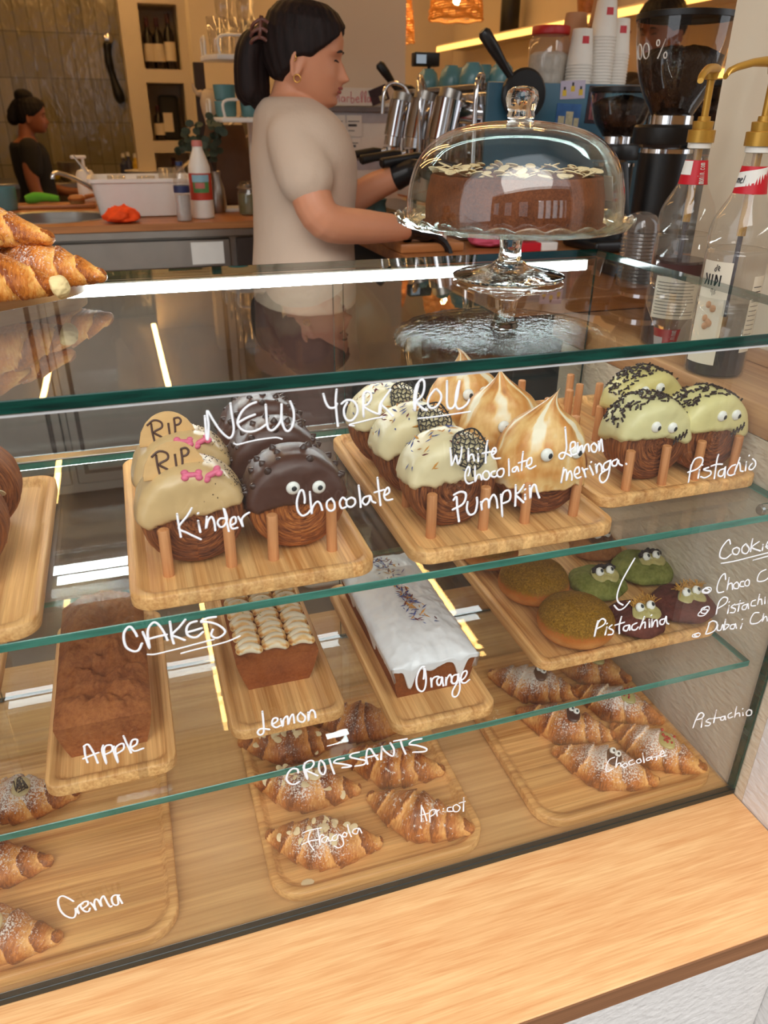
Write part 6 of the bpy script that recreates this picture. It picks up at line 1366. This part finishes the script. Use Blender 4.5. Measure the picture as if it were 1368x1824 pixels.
# ------------------------------------------------------------------ order board on the pillar
ob = thing('order_board', 'white order board with two grey ticket rails and till receipts on the pillar', 'notice board', (.15, 2.6185, .98))
MB().b2((-.17, -.010, -.26), (.165, -.0005, .02), .002, 1).build('board', M_white, ob, smooth=False)
M_rail = plain('grey_rail', (128, 122, 124), .4)
for z in (-.005, -.175): MB().b2((-.165, -.024, z-.008), (.140, -.0102, z+.012), .003, 1).build('ticket_rail', M_rail, ob); MB().b2((-.16, -.013, z-.045), (.132, -.0102, z-.0085), .001, 1).build('rail_plate', plain('rail_plate', (190, 188, 192), .5), ob)
for (x, z, w_, h) in ((-.115, -.098, .065, .075), (-.045, -.098, .062, .075), (-.110, -.175+.008, .06, .06), (-.045, -.165, .055, .06)):
    q = MB().b2((x, -.016, z), (x+w_, -.0135, z+h)).build('receipt', M_paper, ob, smooth=False); l = MB()
    for k in range(3): l.b2((x+.006, -.0168, z+h*(.25+.22*k)), (x+w_*(.5+.16*k), -.0162, z+h*(.25+.22*k)+(.008 if k == 1 else .003)))
    l.build('printed_lines', M_ink, q, smooth=False)
nm = thing('name_card', 'white card with red handwriting standing on the upper ticket rail', 'card', (.11, 2.588, .9895)); MB().b2((-.07, .0, .001), (.10, .002, .062)).build('card', M_paper, nm, smooth=False)
b = MB(); ML = [[(0, 0), (.15, 1), (.35, .2), (.5, 1), (.6, 0)], [(1.1, .45), (.85, .5), (.8, .1), (1.05, .1), (1.1, .5), (1.15, 0)], [(1.35, 0), (1.35, .5), (1.6, .45)], [(1.75, 1.1), (1.75, 0), (2.0, .05), (2.0, .4), (1.75, .4)], [(2.2, .25), (2.5, .35), (2.4, .55), (2.2, .3), (2.35, 0), (2.6, .1)], [(2.75, 0), (2.9, 1.1), (2.7, .8), (2.85, 0)], [(3.1, 0), (3.25, 1.1), (3.05, .8), (3.2, 0)], [(3.65, .45), (3.4, .5), (3.35, .1), (3.6, .1), (3.65, .5), (3.7, 0)]]
for l in ML: b.tube(crv([(-.062+q[0]*.041, -.0012, .012+q[1]*.034) for q in l], 4), .0011, 5)
b.build('lettering', plain('red_marker', (206, 60, 84), .5), nm.children[0], sharp=0)
pf = thing('photo_print', 'small dark photograph tilted against the pillar above the ticket rail', 'photograph', (.238, 2.587, .993)); pf.rotation_euler = (0, -.35, 0); MB().b2((-.03, 0, .006), (.045, .002, .062)).build('print', M_dk, pf, smooth=False); MB().b2((.005, -.0004, .012), (.035, -.0001, .03)).build('picture_patch', M_pal, pf.children[0], smooth=False)

# ------------------------------------------------------------------ far right: lit shelves, pendants
M_strip = emit('warm_strip', (1, .46, .10), SHELF_LED)
for i, (z, y0, y1) in enumerate(((1.362, 1.5, 5.0), (1.102, 1.5, 3.6))):
    s = thing('wall_shelf', ('upper', 'lower')[i]+' cream wall shelf with a warm light strip along its edge', 'shelf', (RX, 0, z), 0, 'lit wall shelves'); MB().b2((-.20, y0, .0), (-.0005, y1, .028), .002, 1).build('shelf_board', M_wallwarm, s)
    plabel(MB().b2((-.206, y0, -.012), (-.2005, y1, .018)).build('light_strip', M_strip, s, smooth=False), 'glowing warm light strip')
for i, (y, l) in enumerate(((2.95, 'pale round vase of dried flowers on the lower lit shelf'), (4.2, 'pale vase of dried grasses below the far end of the upper shelf'))):
    v = thing('dried_flower_vase', l, 'vase', (RX-.15, y, 1.1303 if i == 0 else FLOOR), 0, 'vases of dried flowers')
    if i: MB().b2((-.08, -.2, 0), (.13, .2, 1.38), .004, 1).build('plinth', M_wallwarm, v)
    zo = 0 if i == 0 else 1.381
    MB().lathe([(.001, .001), (.04, .001), (.062, .03), (.062, .06), (.035, .1), (.018, .115), (.02, .125), (.014, .122), (.001, .02)], 28).build('vase', plain('pale_vase_%d' % i, (226, 196, 158), .5), v, loc=(0, 0, zo))
    s_ = MB(); f_ = MB(); rg = random.Random(i+3)
    for k in range(9):
        a = rg.uniform(0, 6.3); e = rg.uniform(.03, .09); hgt = rg.uniform(.16, .22); C_ = crv([(0, 0, .06), (.3*e*math.cos(a), .3*e*math.sin(a), .13), (e*math.cos(a), e*math.sin(a), hgt)], 4); s_.tube(C_, .0014, 4)
        for q in range(6): f_.ell(C_[-1-q//2]+Vector((rg.uniform(-.018, .018), rg.uniform(-.018, .018), rg.uniform(-.014, .014))), rg.uniform(.004, .008), u=6, v=5)
    s_.build('stems', plain('dried_stem_%d' % i, (150, 96, 48), .8), v, loc=(0, 0, zo), sharp=0); stuff(f_.build('dried_flowers', plain('dried_flower_%d' % i, (170, 104, 50), .8), v, loc=(0, 0, zo), sharp=0))
db = thing('dark_bottle', 'dark bottle standing on the far part of the upper lit shelf', 'bottle', (RX-.10, 4.12, 1.3905)); MB().lathe([(.001, .001), (.05, .001), (.055, .008), (.055, .17), (.045, .2), (.022, .215), (.022, .25), (.001, .251)], 24).build('bottle_body', M_black, db)
lv = thing('leafy_plant', 'dark leafy plant on the upper lit shelf above the cups', 'plant', (RX-.13, 3.2, 1.3905)); MB().lathe([(.001, .001), (.05, .001), (.065, .09), (.06, .09), (.001, .08)], 24).build('pot', M_workwood, lv); f_ = MB()
for k in range(60):
    M = look((max(-.15, min(.085, rg.gauss(0, .08))), rg.gauss(0, .09), .1+abs(rg.gauss(0, .07))), (rg.uniform(-1, .3), -1, rg.uniform(-.4, 1))); f_.prism([(.03*math.cos(u), .02*math.sin(u)) for u in [2*PI*j/8 for j in range(8)]], -.0006, .0006, M=M)
stuff(f_.build('leaves', plain('dark_leaf', (44, 50, 30), .6), lv))
def rattan():
    if 'woven_rattan' in MATS: return MATS['woven_rattan']
    t = NT('woven_rattan'); d = t.n('ShaderNodeBsdfDiffuse'); d.inputs[0].default_value = c4((210, 162, 104)); tr = t.n('ShaderNodeBsdfTranslucent'); tr.inputs[0].default_value = c4((238, 192, 124))
    mx = t.n('ShaderNodeMixShader'); mx.inputs[0].default_value = .35; t.l(d.outputs[0], mx.inputs[1]); t.l(tr.outputs[0], mx.inputs[2]); t.l(mx.outputs[0], t.out.inputs[0]); return t.m
def pendant(label, x, y, z, r, h):
    t = thing('pendant_lamp', label, 'pendant lamp', (x, y, z), 0, 'woven pendant lamps'); b = MB(); n = 22
    prf = lambda s: (r*(1-.32*s**1.6), h*s)
    for i in range(n+1):
        rr, zz_ = prf(i/n); b.tube([(rr*(1+.02*math.sin(a*9+i*2))*math.cos(a), rr*(1+.02*math.sin(a*9+i*2))*math.sin(a), zz_+.003*math.sin(a*7+i)) for a in [2*PI*k/30 for k in range(31)]], .0036 if i % 4 else .006, 5)
    for k in range(22):
        a = 2*PI*k/22; b.tube([(prf(i/6)[0]*math.cos(a+.1*i), prf(i/6)[0]*math.sin(a+.1*i), prf(i/6)[1]) for i in range(7)], .0032, 5)
    b.build('woven_shade', rattan(), t, sharp=0)
    MB().cyl((0, 0, h), (0, 0, 2.119-z), .004, 8).build('cord', M_black, t); MB().cyl((0, 0, h*.62), (0, 0, h+.002), .018, 12).build('socket', M_black, t)
    MB().ell((0, 0, h*.45), (.022, .022, .034)).build('bulb', emit('bulb_glow', (1, .72, .36), BULB) if 'bulb_glow' not in MATS else MATS['bulb_glow'], t)
pendant('large woven pendant lamp hanging above the espresso machine', .965, 3.6, 1.395, .135, .21)
pendant('woven pendant lamp half hidden behind the pillar edge', .69, 3.75, 1.30, .10, .24)
M_cl = emit('warm_ceiling_strip', (1, .55, .18), STRIP_STRENGTH)
for i, (x, l) in enumerate(((-.64, 'right warm linear lamp on the ceiling over the barista'), (-1.4, 'left warm linear lamp on the ceiling'), (.75, 'warm linear lamp on the ceiling above the espresso machine'))):
    t = thing('linear_lamp', l, 'ceiling lamp', (x, 4.0, 2.1195), 0, 'linear ceiling lamps')
    MB().b2((-.018, -2.1, -.02), (.018, 2.1, -.0005)).build('housing', M_white, t, smooth=False); MB().b2((-.016, -2.09, -.024), (.016, 2.09, -.0203)).build('light_strip', M_cl, t, smooth=False)

# ------------------------------------------------------------------ people
def skin(name, col): return plain(name, col, .5, var=.05, scale=14, **{'Subsurface Weight': .12, 'Subsurface Radius': (.012, .005, .003)})
M_skin = skin('skin_warm', (206, 142, 108)); M_skin2 = skin('skin_tan', (150, 92, 66)); M_lip = plain('lip_pink', (164, 84, 78), .45)
M_brow = plain('brow_dark', (44, 30, 28), .8)
def hair_mat(name, col):
    t = NT(name); v = t.coord('Object', False); n = t.noise(t.mapping(v, (160, 160, 14)), 1, 4, .6, .3)
    t.pbr(t.ramp(n, [(.35, tuple(q*.55 for q in col)), (.7, col)]), .6, 0, t.bump(n, .4, .002), **{'Specular IOR Level': .2}); return t.m
M_hair = hair_mat('dark_brown_hair', (40, 26, 24)); M_hairb = hair_mat('black_hair', (30, 24, 24))
HR = [(0.0, .060, -.012, .020), (.004, .074, .004, .030), (.012, .083, .028, .041), (.030, .0865, .052, .0535), (.047, .0875, .070, .060), (.066, .087, .083, .0655), (.086, .085, .092, .069), (.106, .083, .097, .0715), (.126, .087, .099, .072), (.150, .0865, .097, .0705), (.175, .075, .088, .063), (.193, .054, .068, .048), (.204, .028, .040, .027), (.207, .002, .002, .002)]
def hring(z):
    zs = [q[0] for q in HR]; return [float(np.interp(z, zs, [q[i] for q in HR])) for i in (1, 2, 3)]
def headpt(z, a, off=0.0, detail=True):
    """a=0 looks forward (+x)"""
    f, b, w_ = hring(z); c, s = math.cos(a), math.sin(a)
    ex = .86 if c > 0 else 1.0
    x = (f if c > 0 else b)*math.copysign(abs(c)**ex, c); y = w_*math.copysign(abs(s)**.92, s)
    if detail and c > .3:
        def g(v, m_, sd): return math.exp(-((v-m_)/sd)**2)
        nose = (.0195*g(z, .068, .010)+.0145*g(z, .080, .013)+.009*g(z, .096, .012))
        x += nose*g(y, 0, .0105+.004*g(z, .066, .010))
        x += (.0065*g(z, .0505, .0045)+.0055*g(z, .0405, .0048)-.002*g(z, .0455, .0016))*g(y, 0, .021)
        x += .006*g(z, .018, .010)*g(y, 0, .018)-.004*g(z, .030, .006)*g(y, 0, .025)
        for sgn in (-1, 1):
            x -= .0085*g(z, .1065, .0085)*g(y, sgn*.031, .015)
            x += .0045*g(z, .104, .0055)*g(y, sgn*.031, .012)
            x += .0030*g(z, .124, .006)*g(y, sgn*.032, .018)
            x += .0035*g(z, .075, .016)*g(y, sgn*.042, .014)
    return (x+(off*c), y+off*s, z)
def head_mesh(b, M, nz=110, na=110):
    P = []
    for i in range(nz+1):
        z = .2068*(i/nz)
        P.append([M @ Vector(headpt(z, 2*PI*k/na)) for k in range(na)])
    o = len(b.v); b.grid(P, False, True, flip=True); b.f += [tuple(o+k for k in range(na)), tuple(o+nz*na+k for k in range(na))[::-1]]; b.mi += [0, 0]
    for s in (-1, 1):       # ears
        E_ = M @ Matrix.Translation((-.010, s*.071, .083)) @ Matrix.Rotation(s*-.35, 4, 'Z') @ Matrix.Rotation(.18, 4, 'Y')
        b.tube([E_ @ Vector((.014*math.cos(u)*(1 if math.sin(u) > 0 else .75), s*.005, .029*math.sin(u))) for u in [2*PI*k/18 for k in range(19)]], .0052, 8)
        b.ell((0, s*.0, -.002), (.011, .0045, .022), M=E_, u=12, v=8)
def loft(b, rings, n=28):
    """rings: (centre, half x, half y) horizontal ellipses"""
    P = []
    for c, rx, ry in rings: P.append([(c[0]+rx*math.cos(u), c[1]+ry*math.sin(u), c[2]) for u in [2*PI*k/n for k in range(n)]])
    o = len(b.v); b.grid(P, False, True, flip=True); m_ = len(P); b.f += [tuple(o+k for k in range(n)), tuple(o+(m_-1)*n+k for k in range(n))[::-1]]; b.mi += [0, 0]
def limb(b, pts, rr, n=5, seg=16):
    C_ = crv(pts, n); N = len(C_); r_ = [float(np.interp(i/(N-1)*(len(rr)-1), range(len(rr)), rr)) for i in range(N)]
    b.tube(C_, r_, seg); b.ell(C_[0], r_[0], u=12, v=8); b.ell(C_[-1], r_[-1], u=12, v=8)
def hand(b, M, side, curl=.5, spread=.10, s=1.0):
    """wrist at origin, fingers along +x, palm facing -z; side=+1 thumb on +y"""
    def A(a, c, r0, r1): b.cap(M @ (Vector(a)*s), M @ (Vector(c)*s), r0*s, r1*s, 10)
    b.cap(M @ Vector((-.045*s, 0, 0)), M @ Vector((.012*s, 0, 0)), .026*s, .026*s, 14)
    for k in range(4):
        y = side*(.028-.0185*k); A((.0, y*.55, 0), (.083-.004*abs(k-1.2), y, .0), .017, .0115)
    A((.02, side*.012, -.004), (.06, -side*.012, -.004), .017, .015)
    for k, (L, r) in enumerate(((.040, .0092), (.045, .0095), (.042, .0092), (.033, .0082))):
        y = side*(.028-.0185*k); p = Vector((.083-.004*abs(k-1.2), y, 0)); a = .15+curl*.5; yaw = side*spread*(1.2-k)*.9
        for j, f in enumerate((1.0, .64, .52)):
            d = Vector((math.cos(a)*math.cos(yaw), math.cos(a)*math.sin(yaw), -math.sin(a)))
            q = p+d*L*f; A(p, q, r*(1-.07*j), r*(1-.07*(j+1))); p = q; a += curl*(.85-.15*j)
    p = Vector((.018, side*.026, -.006)); d = Vector((.62, side*.62, -.35-.3*curl)).normalized()
    q = p+d*.040; A(p, q, .0145, .0105); d2 = Vector((.85, side*.25, -.35-.4*curl)).normalized(); r = q+d2*.030; A(q, r, .0105, .0095); A(r, r+d2*.022+Vector((.004, -side*.004, 0)), .0095, .0078)
def hairline(a, low=.035):
    q = abs((a+PI) % (2*PI)-PI)
    return float(np.interp(q, [0, .35, .75, 1.10, 1.35, 1.62, 1.9, 2.3, PI], [.168, .160, .140, .118, .098, .094, .060, low, low]))
def hair_cap(parent, M, mat, th=.009, low=.035, name='hair'):
    b = MB(); P = []; nz, na = 70, 96
    for i in range(nz+1):
        z = .01+.1968*(i/nz); row = []
        for k in range(na):
            a = 2*PI*k/na; s = sstep(-.006, .012, z-hairline(a, low)); d = -.010+(th+.010)*s+.0012*math.sin(a*23+z*60)*s
            x, y, zz_ = headpt(z, a, d, False); zz_ += th*sstep(.15, .2068, z)*s; row.append(M @ Vector((x, y, zz_)))
        P.append(row)
    b.grid(P, False, True, flip=True); o = nz*na; b.f.append(tuple(o+k for k in range(na))[::-1]); b.mi.append(0)
    return b.build(name, mat, parent, sharp=0)
def face_parts(parent, M, lash=True):
    for s in (-1, 1):
        e = MB()
        e.tube([M @ (Vector(headpt(.1035+.0035*math.cos(u*1.3)-.002, math.atan2(s*(.031+.0145*u)*1.0, .083), 0))+Vector((.0012, 0, 0))) for u in [-1+2*k/10 for k in range(11)]], [.0008+.0015*math.sin(PI*k/10) for k in range(11)], 6)
        e.build('eyelashes', M_brow, parent, sharp=0)
        e = MB()
        e.tube([M @ (Vector(headpt(.1235+.0035*math.cos(u*1.4+.5*1)-.001, math.atan2(s*(.033+.017*u), .083), 0))+Vector((.0006, 0, 0))) for u in [-1+2*k/10 for k in range(11)]], [.0009+.0021*math.sin(PI*(k+1)/12) for k in range(11)], 6)
        e.build('eyebrow', M_brow, parent, sharp=0)
    l = MB()
    for z, r in ((.0500, .0030), (.0415, .0034)):
        l.tube([M @ (Vector(headpt(z-.0012*abs(u), math.atan2(.022*u, .0875), 0))+Vector((-.0002, 0, 0))) for u in [-1+2*k/10 for k in range(11)]], [.0008+r*math.sin(PI*(k+.6)/11.2) for k in range(11)], 8)
    l.build('lips', M_lip, parent, sharp=0)

# --- the barista in the beige shirt; local axes: +x the way she faces, z up from the floor
WX, WY = -.335, 1.45
wm = thing('person', 'person in a beige T-shirt and black gloves working at the espresso machine', 'person', (WX, WY, FLOOR))
def wl(px, py, y): q = on_y(px, py, y); return Vector((q.x-WX, q.y-WY, q.z-FLOOR))
HM = Matrix.Translation((.0, -.005, 1.357)) @ Matrix.Rotation(R(-20), 4, 'Z') @ Matrix.Rotation(R(9), 4, 'Y')
chin = HM.translation
b = MB(); head_mesh(b, HM)
tor = [((-.045, 0, 0), .0, .0)]
def bx(px, py): v = wl(px, py, WY); return v
rings = []
for py, px, hx_, hy_ in ((135, 525, .046, .048), (168, 519, .050, .054), (182, 515, .062, .085), (200, 522, .084, .140), (222, 531, .098, .166), (250, 537, .110, .178), (280, 540, .120, .180), (325, 542, .122, .165), (375, 541, .119, .150), (430, 541, .120, .152), (480, 541, .126, .165)):
    v = bx(px, py); rings.append(((v.x, 0, v.z), hx_, hy_))
zb_ = rings[-1][0][2]; xb = rings[-1][0][0]
rings += [((xb, 0, zb_-.09), .125, .175), ((xb+.005, 0, zb_-.2), .115, .165)]
loft(b, rings[::-1])
sh_n, el_n, wr_n = wl(527, 245, 1.30), wl(578, 392, 1.235), wl(722, 406, 1.33)
sh_f, el_f, wr_f = wl(555, 242, 1.60)+Vector((0, .0, 0)), wl(615, 355, 1.66), wl(735, 303, 1.56)
limb(b, [sh_n+Vector((.0, .038, -.016)), (sh_n+el_n)*.5+Vector((-.010, .002, -.004)), el_n, (el_n+wr_n)*.5+Vector((0, -.006, -.006)), wr_n], [.048, .050, .046, .041, .030])
limb(b, [sh_f+Vector((0, -.034, -.016)), (sh_f+el_f)*.5+Vector((0, -.004, -.004)), el_f, (el_f+wr_f)*.5, wr_f], [.048, .048, .044, .039, .029])
for s in (-1, 1):
    limb(b, [(xb, s*.085, zb_-.20), (xb+.015, s*.09, .50), (xb, s*.09, .12), (xb+.0, s*.09, .07)], [.095, .066, .042, .04])
    b.cap((xb-.02, s*.09, .035), (xb+.13, s*.10, .03), .036, .03, 12)
b.build('body', M_skin, wm, remesh=.0042, smoothit=3)
M_shirt = plain('beige_tshirt', (200, 178, 158), .85, var=.05, scale=7, bump=.25, bscale=28, bdist=.01)
b = MB(); rr_ = [(c, a+.012, q+.018) for c, a, q in rings[2:-1]]
v = rings[2][0]; rr_ = [((v[0], 0, v[2]+.012), .062, .070)]+rr_; c, a, q = rr_[-1]; loft(b, rr_[::-1])
for s_, e_, w_ in ((sh_n, el_n, -1), (sh_f, el_f, 1)):
    limb(b, [s_+Vector((0, -w_*.030, -.004)), s_*.53+e_*.47+Vector((-.010, w_*.004, .0))], [.066, .070]); 
b.ell(tuple(bx(583, 318)-Vector((0, bx(583, 318).y+.06, 0))), (.060, .085, .072)); b.ell(tuple(bx(583, 318)-Vector((0, bx(583, 318).y-.06, 0))), (.060, .085, .072))
b.build('t_shirt', M_shirt, wm, remesh=.006, smoothit=34)
b = MB(); hipz = zb_
loft(b, [((xb, 0, hipz-.26), .150, .195), ((xb, 0, hipz-.18), .140, .190), ((xb, 0, hipz-.03), .134, .182), ((xb, 0, hipz+.0), .130, .176)])
for s in (-1, 1): limb(b, [(xb, s*.088, hipz-.2), (xb+.012, s*.092, .5), (xb, s*.092, .10)], [.112, .085, .070])
b.build('trousers', plain('brown_trousers', (96, 66, 58), .85), wm, remesh=.008, smoothit=4)
for s in (-1, 1): q = MB(); q.cap((xb-.035, s*.09, .042), (xb+.135, s*.10, .038), .041, .036, 14); q.build('shoe', M_white, wm, remesh=.008, smoothit=2)
hair_cap(wm, HM, M_hair, .011, .036)
pt = MB(); O = lambda x, y, z: HM @ Vector((x, y, z))
for k, (dx, dy, w_) in enumerate(((0, 0, 1), (-.012, .016, .8), (-.008, -.016, .8), (.012, .0, .7), (-.022, .004, .7))):
    pt.tube(crv([O(-.085, dy*.6, .125+dx*.3), O(-.112+dx, dy, .118), O(-.122+dx*1.2, dy*1.3, .075), O(-.116+dx, dy*1.4, .030-.008*k), O(-.102+dx*.8, dy*1.2, -.012+.006*k), O(-.088+dx*.6, dy, -.034+.008*k)], 6), [.026*w_+.010*w_*math.sin(PI*i/30)-(.018*w_*max(0, i-20)/10) for i in range(31)], 14)
pt.build('ponytail', M_hair, wm, remesh=.004, smoothit=3)
cl = MB()
for s in (-1, 1):
    for j in range(3): cl.tube(crv([O(-.088, s*.004-.045, .118+.018*j), O(-.104, s*.024-.030, .122+.018*j), O(-.122, s*.026-.022, .112+.017*j), O(-.128, s*.012-.022, .100+.016*j)], 4), .0042, 8)
    cl.tube([O(-.104, s*.024-.030, .118), O(-.104, s*.024-.030, .165)], .0045, 8)
cl.build('hair_claw', plain('brown_claw', (110, 66, 56), .3), wm, sharp=0)
face_parts(wm, HM)
for er_ in (0, 1):
    er = MB()
    if er_ == 0: er.tube([HM @ Vector((-.004+.008*math.cos(u), -.083, .052+.008*math.sin(u))) for u in [2*PI*k/16 for k in range(17)]], .0016, 6)
    else: er.tube([HM @ Vector((-.016+.005*math.cos(u), -.080, .092+.006*math.sin(u))) for u in [2*PI*k/12 for k in range(13)]], .0014, 6)
    er.build('gold_earring', MATS.get('gold') or plain('gold', (220, 170, 90), .25, 1), wm, sharp=0)
M_glove = plain('black_nitrile', (20, 20, 22), .38, bump=.3, bscale=60)
def glove(name, wrist, fore, fingers, palm_dn, side, curl):
    b = MB(); x = Vector(fingers).normalized(); z = -Vector(palm_dn); z = (z-x*z.dot(x)).normalized(); y = z.cross(x)
    M = frame(wrist, x, y, z); hand(b, M, side, curl)
    d = (Vector(fore)-Vector(wrist)).normalized(); b.tube([Vector(wrist)+d*.055, Vector(wrist)+d*.03, Vector(wrist)], [.037, .034, .030], 16); b.ell(wrist, .030)
    return b.build(name, M_glove, wm, remesh=.0028, smoothit=2)
glove('glove', wr_n, el_n, (1, .10, -.32), (.1, -.25, -1), 1, .45)
glove('glove', wr_f, el_f, (.85, -.45, .28), (.35, -.3, -1), -1, .75)

# --- person in black at the far left
p2 = on_y(62, 300, 5.6)
wn = thing('person', 'person in a black top with dark hair tied up, by the tiled wall', 'person', (p2.x, 5.6, FLOOR), R(8))
def simple(t, h, M, skin_, shirt, hairm, arms, hem=.0, low=.035, th=.011):
    k = h/1.62; b = MB(); head_mesh(b, M, 60, 60)
    n_ = M.translation
    base = [((n_.x-.035, 0, n_.z+.05), .048, .05), ((n_.x-.045, 0, n_.z-.03), .052, .054), ((-.03, 0, n_.z-.06), .08, .12), ((-.025, 0, n_.z-.085), .10, .172), ((-.015, 0, 1.24*k), .112, .178), ((-.01, 0, 1.12*k), .115, .16), ((0, 0, 1.0*k), .105, .138), ((0, 0, .90*k), .118, .160), ((-.01, 0, .78*k), .128, .170)]
    loft(b, base[::-1])
    for s in (-1, 1):
        limb(b, [(0, s*.085, .80*k), (.01, s*.09, .48*k), (-.01, s*.09, .08)], [.092, .062, .04]); b.cap((-.03, s*.09, .036), (.13, s*.1, .03), .036, .03, 10)
    for pts in arms: limb(b, [Vector(q) for q in pts], [.056, .047, .040, .034, .027])
    for pts, sd in zip(arms, (-1, 1)):
        w_ = Vector(pts[-1]); d = (w_-Vector(pts[-2])).normalized(); z = Vector((0, -sd*.3, 1)); z = (z-d*z.dot(d)); z = z.normalized() if z.length > .05 else Vector((-1, 0, 0)); hand(b, frame(w_, d, z.cross(d), z), -sd, .4)
    b.build('body', skin_, t, remesh=.006, smoothit=3)
    b = MB(); rr_ = [(c, a+.012, q+.012) for c, a, q in base[2:]]; loft(b, rr_[::-1])
    for pts in arms: limb(b, [Vector(pts[0]), Vector(pts[0])*.5+Vector(pts[2])*.5], [.070, .062])
    b.build('top', shirt, t, remesh=.008, smoothit=5)
    b = MB(); loft(b, [((-.01, 0, .70*k), .146, .185), ((-.01, 0, .79*k), .142, .184), ((0, 0, .93*k), .132, .172)])
    for s in (-1, 1): limb(b, [(-.005, s*.088, .76*k), (.01, s*.092, .48*k), (-.01, s*.092, .11)], [.105, .078, .06])
    b.build('trousers', M_blacksoft, t, remesh=.01, smoothit=4)
    for s in (-1, 1): q = MB(); q.cap((-.04, s*.09, .044), (.135, s*.1, .04), .042, .037, 12); q.build('shoe', M_black, t, remesh=.01, smoothit=2)
    hair_cap(t, M, hairm, th, low)
    face_parts(t, M)
H2 = Matrix.Translation((.03, 0, 1.225)) @ Matrix.Rotation(R(-12), 4, 'Z') @ Matrix.Rotation(R(6), 4, 'Y')
simple(wn, 1.42, H2, M_skin2, plain('black_top', (24, 22, 22), .85), M_hairb, [[(-.02, -.165, 1.13), (-.04, -.2, 1.0), (-.03, -.215, .87), (.02, -.22, .76), (.06, -.21, .66)], [(-.02, .165, 1.13), (.02, .2, 1.0), (.06, .2, .88), (.17, .17, .84), (.27, .14, .83)]])
bn = MB(); bn.ell((-.04, 0, .215), (.062, .055, .042), M=H2); bn.ell((-.115, 0, .075), (.042, .045, .048), M=H2); bn.tube(crv([H2 @ Vector(q) for q in ((-.03, 0, .19), (-.08, 0, .15), (-.115, 0, .09))], 4), .045, 12); bn.build('hair_bun', M_hairb, wn, remesh=.006, smoothit=4)
# --- person behind the tall grinder
p3 = on_y(1205, 45, 2.35)
pm_ = thing('person', 'person in a dark top half hidden behind the tall coffee grinder', 'person', (p3.x-.03, 2.35, FLOOR), R(196))
H3 = Matrix.Translation((.02, 0, p3.z-FLOOR-.12)) @ Matrix.Rotation(R(14), 4, 'Y')
simple(pm_, p3.z-FLOOR+.10, H3, M_skin2, plain('dark_top', (44, 34, 32), .85), M_hairb, [[(-.02, -.175, p3.z-FLOOR-.22), (-.03, -.21, 1.2), (-.02, -.22, 1.06), (.08, -.2, 1.0), (.2, -.16, 1.0)], [(-.02, .175, p3.z-FLOOR-.22), (-.03, .21, 1.2), (-.02, .22, 1.06), (.08, .2, 1.0), (.2, .16, 1.0)]], low=.08)
